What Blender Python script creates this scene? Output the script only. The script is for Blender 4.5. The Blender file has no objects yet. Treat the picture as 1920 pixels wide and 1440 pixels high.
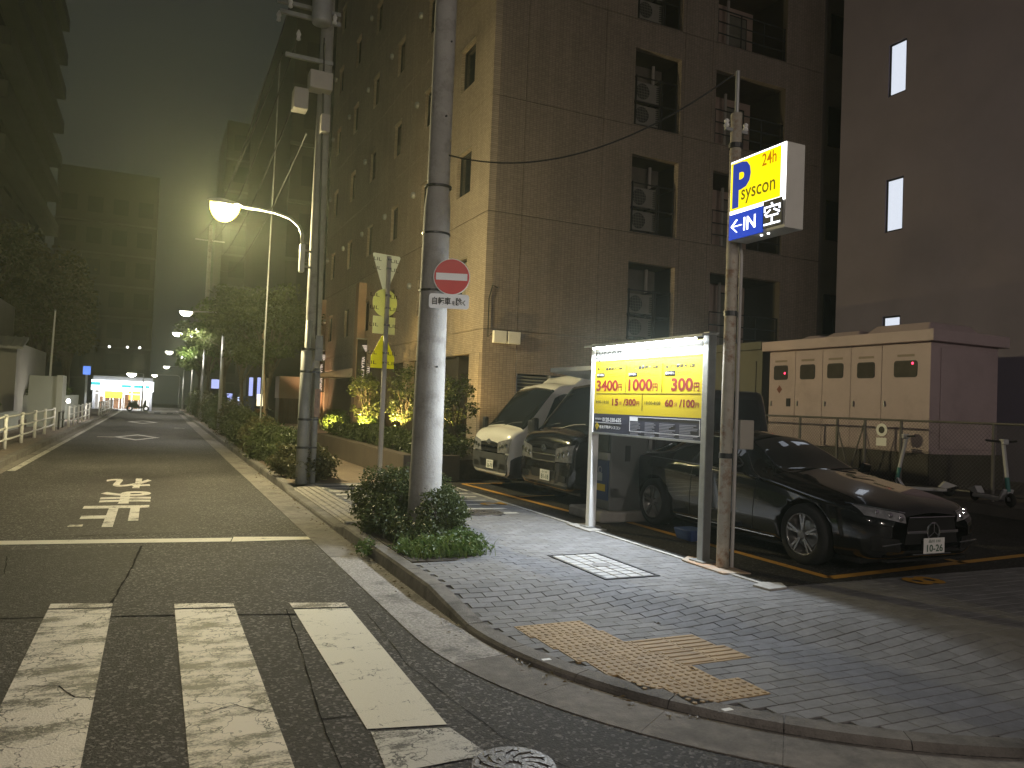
import bpy, math, random
import numpy as np
from mathutils import Vector, Matrix
from mathutils.bvhtree import BVHTree

R = random.Random(7)
SC = bpy.context.scene
COL = SC.collection
PI = math.pi

# ------------------------------------------------------------------ camera
FPX, CAMH, ROLL, VPX, VPY = 1442.0, 1.62, 0.04, 290.0, 736.0
_yc = VPY + (960 - VPX) * math.tan(ROLL)
_pitch = math.atan((_yc - 720) * math.cos(ROLL) / FPX)
_up = Vector((math.sin(ROLL) * math.cos(_pitch), -math.cos(ROLL) * math.cos(_pitch), math.sin(_pitch)))
_v = Vector(((VPX - 960) / FPX, (VPY - 720) / FPX, 1)).normalized()
_Y = (_v - _up * _v.dot(_up)).normalized()
_X = _Y.cross(_up)
BAS = Matrix((_X, _Y, _up))            # photo camera frame -> street frame (X across, Y along the road, Z up)
cam = bpy.data.cameras.new('camera')
camo = bpy.data.objects.new('camera', cam)
COL.objects.link(camo)
_r, _d, _f = BAS.col[0], BAS.col[1], BAS.col[2]
M = Matrix((( _r[0], -_d[0], -_f[0], 0), (_r[1], -_d[1], -_f[1], 0), (_r[2], -_d[2], -_f[2], CAMH), (0, 0, 0, 1)))
camo.matrix_world = M
cam.sensor_width = 36.0
cam.lens = FPX / 1920 * 36.0
cam.clip_start = 0.05
cam.clip_end = 2000
SC.camera = camo

# ------------------------------------------------------------------ world: night sky over a lit city
W = bpy.data.worlds.new('World')
SC.world = W
W.use_nodes = True
wn = W.node_tree.nodes
wl = W.node_tree.links
bg = wn['Background']
sky = wn.new('ShaderNodeTexSky')
sky.sky_type = 'NISHITA'
sky.sun_disc = False
sky.sun_elevation = math.radians(-4)
sky.sun_rotation = math.radians(200)
glow = wn.new('ShaderNodeRGB')
glow.outputs[0].default_value = (0.0125, 0.0135, 0.0130, 1)
mx = wn.new('ShaderNodeMix')
mx.data_type = 'RGBA'
mx.blend_type = 'ADD'
mx.inputs[0].default_value = 1.0
sm = wn.new('ShaderNodeVectorMath')
sm.operation = 'SCALE'
sm.inputs['Scale'].default_value = 0.05
wl.new(sky.outputs[0], sm.inputs[0])
wl.new(sm.outputs[0], mx.inputs[6])
wl.new(glow.outputs[0], mx.inputs[7])
wl.new(mx.outputs[2], bg.inputs['Color'])
bg.inputs['Strength'].default_value = 1.0

sun = bpy.data.lights.new('moon', 'SUN')
sun.energy = 0.02
sun.angle = math.radians(10)
sun.color = (0.85, 0.9, 1.0)
suno = bpy.data.objects.new('moon', sun)
COL.objects.link(suno)
suno.rotation_euler = (math.radians(35), 0, math.radians(200))

SC.view_settings.view_transform = 'Standard'
SC.view_settings.look = 'None'
SC.view_settings.exposure = 0.6
SC.view_settings.gamma = 1.0
SC.view_settings.use_curve_mapping = False
SC.render.engine = 'CYCLES'
SC.cycles.use_denoising = True
SC.cycles.denoiser = 'OPENIMAGEDENOISE'
SC.cycles.max_bounces = 6
SC.cycles.diffuse_bounces = 3
SC.cycles.glossy_bounces = 3
SC.cycles.transmission_bounces = 4
SC.cycles.transparent_max_bounces = 12
SC.cycles.volume_bounces = 0
SC.cycles.sample_clamp_indirect = 3.0
SC.cycles.caustics_reflective = False
SC.cycles.caustics_refractive = False
SC.cycles.use_light_tree = True


# ------------------------------------------------------------------ photo pixel -> street point
def ray(x, y):
    return BAS @ Vector(((x - 960) / FPX, (y - 720) / FPX, 1.0))


def G(x, y, z=0.0):
    d = ray(x, y)
    t = (z - CAMH) / d.z
    return Vector((d.x * t, d.y * t, z))


def AX(x, y, X):
    d = ray(x, y)
    t = X / d.x
    return Vector((X, d.y * t, CAMH + d.z * t))


def AY(x, y, Y):
    d = ray(x, y)
    t = Y / d.y
    return Vector((d.x * t, Y, CAMH + d.z * t))


def PX(p):
    c = BAS.transposed() @ (Vector(p) - Vector((0, 0, CAMH)))
    if c.z < .05:
        return (-9e3, -9e3)
    return (c.x / c.z * FPX + 960, c.y / c.z * FPX + 720)


# ------------------------------------------------------------------ mesh helpers
class MB:
    def __init__(s):
        s.v = []
        s.f = []

    def add(s, vs, fs):
        o = len(s.v)
        s.v += [tuple(v) for v in vs]
        s.f += [tuple(i + o for i in f) for f in fs]
        return s

    def box(s, x0, x1, y0, y1, z0, z1):
        return s.add([(x0, y0, z0), (x1, y0, z0), (x1, y1, z0), (x0, y1, z0), (x0, y0, z1), (x1, y0, z1), (x1, y1, z1), (x0, y1, z1)],
                     [(0, 3, 2, 1), (4, 5, 6, 7), (0, 1, 5, 4), (1, 2, 6, 5), (2, 3, 7, 6), (3, 0, 4, 7)])

    def bar(s, p, q, w, h, up=(0, 0, 1)):
        p, q = Vector(p), Vector(q)
        d = (q - p).normalized()
        u = Vector(up)
        if abs(d.dot(u)) > .98:
            u = Vector((1, 0, 0))
        a = d.cross(u).normalized() * w / 2
        b = a.cross(d).normalized() * h / 2
        vs = [p - a - b, p + a - b, p + a + b, p - a + b, q - a - b, q + a - b, q + a + b, q - a + b]
        return s.add(vs, [(0, 3, 2, 1), (4, 5, 6, 7), (0, 1, 5, 4), (1, 2, 6, 5), (2, 3, 7, 6), (3, 0, 4, 7)])

    def cyl(s, p, q, r0, r1=None, n=16, caps=True):
        r1 = r0 if r1 is None else r1
        return s.tube([p, q], [r0, r1], n, caps)

    def tube(s, pts, r, n=10, caps=True):
        pts = [Vector(p) for p in pts]
        rs = r if isinstance(r, (list, tuple)) else [r] * len(pts)
        vs, fs = [], []
        a = None
        for i, p in enumerate(pts):
            d = (pts[min(i + 1, len(pts) - 1)] - pts[max(i - 1, 0)]).normalized()
            if a is None:
                a = d.cross(Vector((0, 0, 1)))
                if a.length < .05:
                    a = d.cross(Vector((1, 0, 0)))
            a = (a - d * a.dot(d)).normalized()
            b = d.cross(a)
            for k in range(n):
                t = 2 * PI * k / n
                vs.append(p + (a * math.cos(t) + b * math.sin(t)) * rs[i])
        for i in range(len(pts) - 1):
            for k in range(n):
                k2 = (k + 1) % n
                fs.append((i * n + k, i * n + k2, (i + 1) * n + k2, (i + 1) * n + k))
        if caps:
            fs.append(tuple(reversed(range(n))))
            fs.append(tuple(range((len(pts) - 1) * n, len(pts) * n)))
        return s.add(vs, fs)

    def prism(s, poly, o, ax, ay, az, depth):
        """poly: 2d points; o origin, ax/ay/az axes; extruded by depth along az"""
        o, ax, ay, az = Vector(o), Vector(ax), Vector(ay), Vector(az)
        n = len(poly)
        vs = [o + ax * x + ay * y for x, y in poly] + [o + ax * x + ay * y + az * depth for x, y in poly]
        fs = [tuple(reversed(range(n))), tuple(range(n, 2 * n))]
        fs += [(i, (i + 1) % n, n + (i + 1) % n, n + i) for i in range(n)]
        return s.add(vs, fs)

    def lathe(s, prof, n=20, o=(0, 0, 0), ax=(0, 0, 1)):
        """prof: list of (r, h) along axis"""
        ax = Vector(ax).normalized()
        a = ax.orthogonal().normalized()
        b = ax.cross(a)
        o = Vector(o)
        vs, fs = [], []
        for r, h in prof:
            for k in range(n):
                t = 2 * PI * k / n
                vs.append(o + ax * h + (a * math.cos(t) + b * math.sin(t)) * max(r, 1e-4))
        for i in range(len(prof) - 1):
            for k in range(n):
                k2 = (k + 1) % n
                fs.append((i * n + k, i * n + k2, (i + 1) * n + k2, (i + 1) * n + k))
        return s.add(vs, fs)

    def quad(s, a, b, c, d):
        return s.add([a, b, c, d], [(0, 1, 2, 3)])

    def mesh(s, name, smooth=False):
        me = bpy.data.meshes.new(name)
        me.from_pydata(s.v, [], s.f)
        me.update()
        if smooth:
            me.polygons.foreach_set('use_smooth', [True] * len(me.polygons))
        return me

    def build(s, name, m, parent=None, smooth=False, bevel=0, local=None):
        return obj(name, s.mesh(name, smooth), m, parent, bevel, local)


LOCAL = set()


def world_offset(p):
    t = Vector((0, 0, 0))
    while p is not None:
        if p.name in LOCAL:
            return Vector((0, 0, 0))            # parts of these are given in the thing's own coordinates
        t += p.location
        p = p.parent
    return t


def obj(name, me, m=None, parent=None, bevel=0, loc=None):
    o = bpy.data.objects.new(name, me)
    COL.objects.link(o)
    if m is not None and not me.materials:
        me.materials.append(m)
    if parent is not None:
        o.parent = parent
        o.location = -world_offset(parent)     # parts are given in street coordinates
    if loc is not None:
        o.location = loc
    if bevel:
        b = o.modifiers.new('edge', 'BEVEL')
        b.width = bevel
        b.segments = 2
        b.limit_method = 'ANGLE'
        b.harden_normals = False
    return o


def tag(o, label, cat, group=None):
    o['label'] = label
    o['category'] = cat
    if group:
        o['group'] = group
    return o


def thing(name, label, cat, loc=(0, 0, 0), group=None, local=False):
    o = bpy.data.objects.new(name, None)
    COL.objects.link(o)
    o.location = loc
    o.empty_display_size = .1
    if local:
        LOCAL.add(o.name)
    return tag(o, label, cat, group)


def struct(name, me, m, kind='structure'):
    o = obj(name, me, m)
    o['kind'] = kind
    return o


def dup(root, loc=None, rz=None, label=None):
    r = root.copy()
    COL.objects.link(r)
    if loc is not None:
        r.location = loc
    if rz is not None:
        r.rotation_euler = (0, 0, rz)
    if label:
        r['label'] = label
    for ch in root.children:
        c = ch.copy()
        COL.objects.link(c)
        c.parent = r
        for g in ch.children:
            d = g.copy()
            COL.objects.link(d)
            d.parent = c
    return r


# ------------------------------------------------------------------ materials
def nodes(name):
    m = bpy.data.materials.new(name)
    m.use_nodes = True
    nt = m.node_tree
    return m, nt, nt.nodes, nt.links, nt.nodes['Principled BSDF']


def mat(name, col, rough=.6, metal=0., var=.18, scale=3., bump=0., bscale=60., spec=.5, coat=0., rand=0., dirt=None, dscale=1.2, space='Object'):
    m, nt, N, L, b = nodes(name)
    b.inputs['Roughness'].default_value = rough
    b.inputs['Metallic'].default_value = metal
    b.inputs['Specular IOR Level'].default_value = spec
    b.inputs['Coat Weight'].default_value = coat
    b.inputs['Coat Roughness'].default_value = .05
    if space == 'World':
        tc = N.new('ShaderNodeNewGeometry').outputs['Position']
    else:
        tc = N.new('ShaderNodeTexCoord').outputs['Object']
    n1 = N.new('ShaderNodeTexNoise')
    n1.inputs['Scale'].default_value = scale
    n1.inputs['Detail'].default_value = 6
    n1.inputs['Roughness'].default_value = .65
    L.new(tc, n1.inputs['Vector'])
    mr = N.new('ShaderNodeMapRange')
    mr.inputs[1].default_value = .25
    mr.inputs[2].default_value = .75
    mr.inputs[3].default_value = 1 - var
    mr.inputs[4].default_value = 1 + var
    L.new(n1.outputs[0], mr.inputs[0])
    fac = mr.outputs[0]
    if rand:
        oi = N.new('ShaderNodeObjectInfo')
        gi = N.new('ShaderNodeNewGeometry')
        ad = N.new('ShaderNodeMath')
        ad.operation = 'ADD'
        L.new(oi.outputs['Random'], ad.inputs[0])
        L.new(gi.outputs['Random Per Island'], ad.inputs[1])
        fr = N.new('ShaderNodeMath')
        fr.operation = 'FRACT'
        L.new(ad.outputs[0], fr.inputs[0])
        m2 = N.new('ShaderNodeMapRange')
        m2.inputs[3].default_value = 1 - rand
        m2.inputs[4].default_value = 1 + rand
        L.new(fr.outputs[0], m2.inputs[0])
        mu = N.new('ShaderNodeMath')
        mu.operation = 'MULTIPLY'
        L.new(fac, mu.inputs[0])
        L.new(m2.outputs[0], mu.inputs[1])
        fac = mu.outputs[0]
    sc = N.new('ShaderNodeVectorMath')
    sc.operation = 'SCALE'
    sc.inputs[0].default_value = col[:3]
    L.new(fac, sc.inputs['Scale'])
    out = sc.outputs[0]
    if dirt:
        n3 = N.new('ShaderNodeTexNoise')
        n3.inputs['Scale'].default_value = dscale
        n3.inputs['Detail'].default_value = 8
        n3.inputs['Roughness'].default_value = .7
        L.new(tc, n3.inputs['Vector'])
        m3 = N.new('ShaderNodeMapRange')
        m3.inputs[1].default_value = .5
        m3.inputs[2].default_value = .68
        L.new(n3.outputs[0], m3.inputs[0])
        mixn = N.new('ShaderNodeMix')
        mixn.data_type = 'RGBA'
        L.new(m3.outputs[0], mixn.inputs[0])
        L.new(out, mixn.inputs[6])
        mixn.inputs[7].default_value = (*dirt, 1)
        out = mixn.outputs[2]
    L.new(out, b.inputs['Base Color'])
    if bump:
        n2 = N.new('ShaderNodeTexNoise')
        n2.inputs['Scale'].default_value = bscale
        n2.inputs['Detail'].default_value = 4
        L.new(tc, n2.inputs['Vector'])
        bp = N.new('ShaderNodeBump')
        bp.inputs['Strength'].default_value = bump
        bp.inputs['Distance'].default_value = .01
        L.new(n2.outputs[0], bp.inputs['Height'])
        L.new(bp.outputs[0], b.inputs['Normal'])
    return m


def emit(name, col, strength):
    m, nt, N, L, b = nodes(name)
    b.inputs['Base Color'].default_value = (*[min(c, .8) * .25 for c in col], 1)
    b.inputs['Emission Color'].default_value = (*col, 1)
    b.inputs['Emission Strength'].default_value = strength
    b.inputs['Specular IOR Level'].default_value = .1
    b.inputs['Roughness'].default_value = .5
    return m


def glass(name, col=(.02, .022, .025), rough=.03):
    m, nt, N, L, b = nodes(name)
    b.inputs['Base Color'].default_value = (*col, 1)
    b.inputs['Roughness'].default_value = rough
    b.inputs['Specular IOR Level'].default_value = .6
    return m


def leafmat(name, c0, c1):
    m, nt, N, L, b = nodes(name)
    gi = N.new('ShaderNodeNewGeometry')
    ra = N.new('ShaderNodeMix')
    ra.data_type = 'RGBA'
    L.new(gi.outputs['Random Per Island'], ra.inputs[0])
    ra.inputs[6].default_value = (*c0, 1)
    ra.inputs[7].default_value = (*c1, 1)
    L.new(ra.outputs[2], b.inputs['Base Color'])
    b.inputs['Roughness'].default_value = .45
    b.inputs['Specular IOR Level'].default_value = .35
    tr = N.new('ShaderNodeBsdfTranslucent')
    L.new(ra.outputs[2], tr.inputs['Color'])
    ms = N.new('ShaderNodeMixShader')
    ms.inputs[0].default_value = .35
    L.new(b.outputs[0], ms.inputs[1])
    L.new(tr.outputs[0], ms.inputs[2])
    L.new(ms.outputs[0], N['Material Output'].inputs['Surface'])
    return m


def paintmat(name, col, asph, wear=.5, scale=2.5):
    """worn road paint: the asphalt shows where the paint has gone"""
    m, nt, N, L, b = nodes(name)
    pos = N.new('ShaderNodeNewGeometry').outputs['Position']
    a = N.new('ShaderNodeTexNoise')
    a.inputs['Scale'].default_value = scale
    a.inputs['Detail'].default_value = 9
    a.inputs['Roughness'].default_value = .72
    st_ = N.new('ShaderNodeVectorMath')
    st_.operation = 'MULTIPLY'
    st_.inputs[1].default_value = (1.0, 2.3, 1.0)
    L.new(pos, st_.inputs[0])
    L.new(st_.outputs[0], a.inputs['Vector'])
    v = N.new('ShaderNodeTexVoronoi')
    v.feature = 'DISTANCE_TO_EDGE'
    v.inputs['Scale'].default_value = 5
    nz = N.new('ShaderNodeTexNoise')
    nz.inputs['Scale'].default_value = 6
    nz.inputs['Detail'].default_value = 5
    L.new(pos, nz.inputs['Vector'])
    mixv = N.new('ShaderNodeMix')
    mixv.data_type = 'RGBA'
    mixv.inputs[0].default_value = .35
    L.new(pos, mixv.inputs[6])
    L.new(nz.outputs[1], mixv.inputs[7])
    L.new(mixv.outputs[2], v.inputs['Vector'])
    f = N.new('ShaderNodeTexNoise')
    f.inputs['Scale'].default_value = 90
    f.inputs['Detail'].default_value = 3
    L.new(pos, f.inputs['Vector'])
    cr = N.new('ShaderNodeMapRange')
    cr.inputs[1].default_value = 0
    cr.inputs[2].default_value = .022
    cr.inputs[3].default_value = .30 * wear
    cr.inputs[4].default_value = 0
    L.new(v.outputs['Distance'], cr.inputs[0])
    s1 = N.new('ShaderNodeMath')
    s1.operation = 'ADD'
    L.new(a.outputs[0], s1.inputs[0])
    L.new(cr.outputs[0], s1.inputs[1])
    s2 = N.new('ShaderNodeMath')
    s2.operation = 'MULTIPLY_ADD'
    L.new(f.outputs[0], s2.inputs[0])
    s2.inputs[1].default_value = .22
    L.new(s1.outputs[0], s2.inputs[2])
    th = N.new('ShaderNodeMapRange')
    th.inputs[1].default_value = .77 - .2 * wear
    th.inputs[2].default_value = .88 - .2 * wear
    L.new(s2.outputs[0], th.inputs[0])
    mx_ = N.new('ShaderNodeMix')
    mx_.data_type = 'RGBA'
    L.new(th.outputs[0], mx_.inputs[0])
    mx_.inputs[6].default_value = (*col, 1)
    mx_.inputs[7].default_value = (*asph, 1)
    L.new(mx_.outputs[2], b.inputs['Base Color'])
    b.inputs['Roughness'].default_value = .6
    bp = N.new('ShaderNodeBump')
    bp.inputs['Strength'].default_value = .5
    bp.inputs['Distance'].default_value = .006
    L.new(f.outputs[0], bp.inputs['Height'])
    L.new(bp.outputs[0], b.inputs['Normal'])
    return m


def asphaltmat(name, col, tint=.25, sparkle=.5, bump=.8):
    m, nt, N, L, b = nodes(name)
    pos = N.new('ShaderNodeNewGeometry').outputs['Position']
    a = N.new('ShaderNodeTexNoise')
    a.inputs['Scale'].default_value = .5
    a.inputs['Detail'].default_value = 8
    a.inputs['Roughness'].default_value = .6
    L.new(pos, a.inputs['Vector'])
    f = N.new('ShaderNodeTexVoronoi')
    f.inputs['Scale'].default_value = 62
    L.new(pos, f.inputs['Vector'])
    f2 = N.new('ShaderNodeTexNoise')
    f2.inputs['Scale'].default_value = 75
    f2.inputs['Detail'].default_value = 5
    L.new(pos, f2.inputs['Vector'])
    mr = N.new('ShaderNodeMapRange')
    mr.inputs[1].default_value = .3
    mr.inputs[2].default_value = .7
    mr.inputs[3].default_value = 1 - tint
    mr.inputs[4].default_value = 1 + tint
    L.new(a.outputs[0], mr.inputs[0])
    rr = N.new('ShaderNodeSeparateColor')
    L.new(f.outputs['Color'], rr.inputs[0])
    pw = N.new('ShaderNodeMath')
    pw.operation = 'POWER'
    L.new(rr.outputs[0], pw.inputs[0])
    pw.inputs[1].default_value = 6
    st = N.new('ShaderNodeMath')
    st.operation = 'MULTIPLY_ADD'
    L.new(pw.outputs[0], st.inputs[0])
    st.inputs[1].default_value = 5.5 * sparkle
    st.inputs[2].default_value = .62
    mu = N.new('ShaderNodeMath')
    mu.operation = 'MULTIPLY'
    L.new(st.outputs[0], mu.inputs[0])
    L.new(mr.outputs[0], mu.inputs[1])
    sc = N.new('ShaderNodeVectorMath')
    sc.operation = 'SCALE'
    sc.inputs[0].default_value = col
    L.new(mu.outputs[0], sc.inputs['Scale'])
    L.new(sc.outputs[0], b.inputs['Base Color'])
    b.inputs['Roughness'].default_value = .75
    b.inputs['Specular IOR Level'].default_value = .22
    bp = N.new('ShaderNodeBump')
    bp.inputs['Strength'].default_value = bump
    bp.inputs['Distance'].default_value = .012
    L.new(f2.outputs[0], bp.inputs['Height'])
    L.new(bp.outputs[0], b.inputs['Normal'])
    return m


def tilemat(name, col, grout, axis='XZ', tw=.1, th=.05, var=.12):
    """small ceramic facade tiles, too small to pick apart from the street"""
    m, nt, N, L, b = nodes(name)
    pos = N.new('ShaderNodeNewGeometry').outputs['Position']
    sp = N.new('ShaderNodeSeparateXYZ')
    L.new(pos, sp.inputs[0])
    cb = N.new('ShaderNodeCombineXYZ')
    L.new(sp.outputs[0 if axis[0] == 'X' else 1], cb.inputs[0])
    L.new(sp.outputs[2], cb.inputs[1])
    bt = N.new('ShaderNodeTexBrick')
    bt.offset = 0
    bt.inputs['Scale'].default_value = 1
    bt.inputs['Brick Width'].default_value = tw
    bt.inputs['Row Height'].default_value = th
    bt.inputs['Mortar Size'].default_value = .004
    bt.inputs['Mortar Smooth'].default_value = .2
    bt.inputs['Bias'].default_value = 0
    bt.inputs['Color1'].default_value = (*[c * (1 - var) for c in col], 1)
    bt.inputs['Color2'].default_value = (*[c * (1 + var) for c in col], 1)
    bt.inputs['Mortar'].default_value = (*grout, 1)
    L.new(cb.outputs[0], bt.inputs['Vector'])
    n = N.new('ShaderNodeTexNoise')
    n.inputs['Scale'].default_value = .7
    n.inputs['Detail'].default_value = 6
    L.new(pos, n.inputs['Vector'])
    mr = N.new('ShaderNodeMapRange')
    mr.inputs[1].default_value = .3
    mr.inputs[2].default_value = .7
    mr.inputs[3].default_value = .8
    mr.inputs[4].default_value = 1.15
    sk = N.new('ShaderNodeTexNoise')            # rain streaks running down the wall
    sk.inputs['Scale'].default_value = 1.0
    sk.inputs['Detail'].default_value = 5
    sm_ = N.new('ShaderNodeVectorMath')
    sm_.operation = 'MULTIPLY'
    sm_.inputs[1].default_value = (4.5, 4.5, .22)
    L.new(pos, sm_.inputs[0])
    L.new(sm_.outputs[0], sk.inputs['Vector'])
    av = N.new('ShaderNodeMath')
    av.operation = 'MULTIPLY_ADD'
    L.new(sk.outputs[0], av.inputs[0])
    av.inputs[1].default_value = .55
    hf = N.new('ShaderNodeMath')
    hf.operation = 'MULTIPLY'
    L.new(n.outputs[0], hf.inputs[0])
    hf.inputs[1].default_value = .5
    L.new(hf.outputs[0], av.inputs[2])
    L.new(av.outputs[0], mr.inputs[0])
    sc = N.new('ShaderNodeVectorMath')
    sc.operation = 'SCALE'
    L.new(bt.outputs[0], sc.inputs[0])
    L.new(mr.outputs[0], sc.inputs['Scale'])
    L.new(sc.outputs[0], b.inputs['Base Color'])
    b.inputs['Roughness'].default_value = .55
    bp = N.new('ShaderNodeBump')
    bp.invert = True
    bp.inputs['Strength'].default_value = .6
    bp.inputs['Distance'].default_value = .008
    L.new(bt.outputs['Fac'], bp.inputs['Height'])
    L.new(bp.outputs[0], b.inputs['Normal'])
    return m


MT = {
    'steel': mat('galvanised steel', (.35, .36, .36), .45, .7, .2, 6),
    'white_metal': mat('white painted metal', (.72, .72, .70), .4, 0, .08, 5),
    'grey_metal': mat('grey painted metal', (.36, .37, .38), .45, .2, .12, 5),
    'dark_metal': mat('dark metal', (.03, .03, .032), .4, .4, .2, 6),
    'black': mat('black plastic', (.012, .012, .013), .45, 0, .2, 8),
    'rubber': mat('rubber', (.014, .014, .014), .8, 0, .25, 12, .3),
    'concrete': mat('concrete', (.30, .29, .27), .85, 0, .22, 2.2, .35, 90, dirt=(.16, .15, .14)),
    'pole': mat('spun concrete', (.34, .33, .31), .75, 0, .18, 3, .4, 45, dirt=(.22, .21, .19), dscale=4),
    'kerb': mat('kerb concrete', (.15, .138, .125), .85, 0, .35, 7, .8, 90, dirt=(.06, .055, .05), dscale=2.6, rand=.15),
    'gutter': mat('gutter concrete', (.185, .168, .15), .85, 0, .4, 9, .7, 100, dirt=(.085, .078, .07), dscale=1.8, rand=.06),
    'aggregate': mat('exposed aggregate', (.30, .28, .26), .8, 0, .65, 45, 1.0, 60, dirt=(.10, .095, .09), dscale=3),
    'wood': mat('weathered timber', (.34, .25, .15), .8, 0, .3, 7, .4, 30),
    'bark': mat('bark', (.11, .09, .065), .9, 0, .35, 12, .8, 40),
    'soil': mat('soil', (.045, .036, .026), .95, 0, .4, 9, .9, 30),
    'chrome': mat('chrome', (.75, .75, .77), .12, 1., .05, 5),
    'rust': mat('rusty painted steel', (.42, .38, .31), .7, .1, .2, 6, .3, 50, dirt=(.20, .09, .035), dscale=7),
    'red': mat('red sheeting', (.55, .025, .022), .4, 0, .06, 4),
    'white': mat('white sheeting', (.78, .78, .76), .4, 0, .05, 4),
    'ink': mat('black ink', (.012, .012, .012), .5, 0, .1, 4),
    'leaf': leafmat('evergreen leaves', (.036, .052, .016), (.085, .105, .035)),
    'leaf2': leafmat('fresh green leaves', (.05, .095, .02), (.12, .17, .045)),
    'leaf3': leafmat('dull olive leaves', (.05, .055, .022), (.11, .10, .04)),
    'grass': leafmat('grass blades', (.06, .12, .02), (.16, .20, .06)),
    'pane': glass('dark window glass'),
    'wire': mat('cable', (.02, .02, .02), .6, 0, .1, 5),
}


def text_mesh(s, offset=0.0):
    cu = bpy.data.curves.new('lettering', 'FONT')
    cu.body = s
    cu.size = 1
    cu.offset = offset
    cu.resolution_u = 3
    o = bpy.data.objects.new('lettering', cu)
    COL.objects.link(o)
    dg = bpy.context.evaluated_depsgraph_get()
    me = bpy.data.meshes.new_from_object(o.evaluated_get(dg))
    bpy.data.objects.remove(o)
    bpy.data.curves.remove(cu)
    return me


def text(s, o, ax, ay, w, h, m, parent, name='lettering', offset=.012, lift=.003):
    """flat lettering filling a w x h box with its lower left corner at o, reading along ax"""
    me = text_mesh(s, offset)
    n = len(me.vertices)
    co = np.empty(n * 3)
    me.vertices.foreach_get('co', co)
    co = co.reshape(-1, 3)
    lo, hi = co[:, :2].min(0), co[:, :2].max(0)
    co[:, 0] = (co[:, 0] - lo[0]) / (hi[0] - lo[0]) * w
    co[:, 1] = (co[:, 1] - lo[1]) / (hi[1] - lo[1]) * h
    ax, ay = Vector(ax).normalized(), Vector(ay).normalized()
    az = ax.cross(ay)
    A = np.array([ax, ay])
    out = co[:, :2] @ A + np.array(Vector(o) + az * lift)
    me.vertices.foreach_set('co', out.ravel())
    me.update()
    me.materials.clear()
    return obj(name, me, m, parent)


def smooth01(a, b, x):
    t = max(0., min(1., (x - a) / (b - a)))
    return t * t * (3 - 2 * t)
# ================================================================== GROUND, ROAD, KERBS, PAVEMENT
ASPH = (.063, .059, .056)
KX, CX, CY, CR = 2.11, 5.2, 5.2, 3.09          # kerb line, corner centre and radius
LOTX, LOTY = 5.05, 5.2                          # edge of the car park


def segdist(x, y, a, b):
    ax, ay = a
    dx, dy = b[0] - ax, b[1] - ay
    t = max(0, min(1, ((x - ax) * dx + (y - ay) * dy) / (dx * dx + dy * dy)))
    return math.hypot(x - ax - t * dx, y - ay - t * dy)


def zs(x, y):
    """pavement height: lowered at the crossing"""
    return .035 + .085 * smooth01(.75, 1.6, segdist(x, y, (2.6, 4.6), (4.6, 2.3)))


def ground_sheet():
    b = MB()
    b.quad((-110, -45, -.03), (110, -45, -.03), (110, 125, -.03), (-110, 125, -.03))
    return b.mesh('ground')


struct('ground', ground_sheet(), asphaltmat('distant ground', (.05, .05, .05)))
rb = MB()
rb.quad((-2.75, -40, 0), (60, -40, 0), (60, 90, 0), (-2.75, 90, 0))
rb.quad((-60, -40, 0), (-2.75, -40, 0), (-2.75, 16.8, 0), (-60, 16.8, 0))
rb.quad((-60, 72, 0), (-2.75, 72, 0), (-2.75, 90, 0), (-60, 90, 0))
road = struct('road', rb.mesh('road'), asphaltmat('road asphalt', ASPH))
M_PATCH = asphaltmat('newer asphalt patch', (.042, .040, .038), .2, .35, .6)
M_SEAM = mat('bitumen seam', (.016, .0155, .015), .95, 0, .3, 8, spec=.05)


def flat(name, poly, m, parent, z=.004):
    b = MB()
    b.add([(x, y, z) for x, y in poly], [tuple(range(len(poly)))])
    return b.build(name, m, parent)


# resurfaced patch between stop line and crossing, seams, cracks
flat('asphalt_patch', [(-9, 6.3), (-.25, 6.25), (-.05, 9.0), (-9, 9.4)], M_PATCH, road, .0015)
flat('asphalt_patch', [(-.9, 9.75), (.55, 9.75), (.62, 16.4), (-1.0, 16.4)], asphaltmat('old trench patch', (.066, .060, .058), .25, .3, .5), road, .0025)


def seam(pts, w=.014, z=.003):
    b = MB()
    rr = random.Random(len(pts) * 13 + int(pts[0][0] * 50))
    fine = []
    for (x0, y0), (x1, y1) in zip(pts[:-1], pts[1:]):
        n = max(2, int(math.hypot(x1 - x0, y1 - y0) / .12))
        for i in range(n):
            t = i / n
            fine.append((x0 + (x1 - x0) * t + rr.uniform(-.006, .006), y0 + (y1 - y0) * t + rr.uniform(-.006, .006)))
    fine.append(pts[-1])
    vs, fs = [], []
    for i, (x, y) in enumerate(fine):
        a = fine[max(i - 1, 0)]
        c = fine[min(i + 1, len(fine) - 1)]
        d = Vector((c[0] - a[0], c[1] - a[1], 0)).normalized()
        nn = Vector((-d.y, d.x, 0)) * w * rr.uniform(.12, .5)
        vs += [(x + nn.x, y + nn.y, z), (x - nn.x, y - nn.y, z)]
    for i in range(len(fine) - 1):
        fs.append((2 * i, 2 * i + 1, 2 * i + 3, 2 * i + 2))
    b.add(vs, fs)
    return b.build('seam', M_SEAM, road)


seam([(-4, 6.75), (-.9, 6.39), (.4, 6.1), (1.44, 5.82)], .042)
seam([(-.05, 9.0), (-.12, 7.8), (-.25, 6.3)], .026)
seam([(1.0, 6.1), (.93, 5.0), (.84, 3.9), (.8, 2.6)], .010)
seam([(.84, 3.95), (1.5, 3.9)], .012)
seam([(-1.2, 8.7), (-1.1, 7.9), (-1.6, 7.0)], .014)
seam([(1.55, 5.8), (1.5, 4.6), (1.62, 3.5), (1.9, 2.7)], .007)
seam([(.3, 4.2), (.45, 4.28), (.62, 4.1)], .008, .006)
seam([(-.55, 4.9), (-.4, 4.85), (-.3, 4.65), (-.2, 4.6)], .010, .006)

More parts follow.
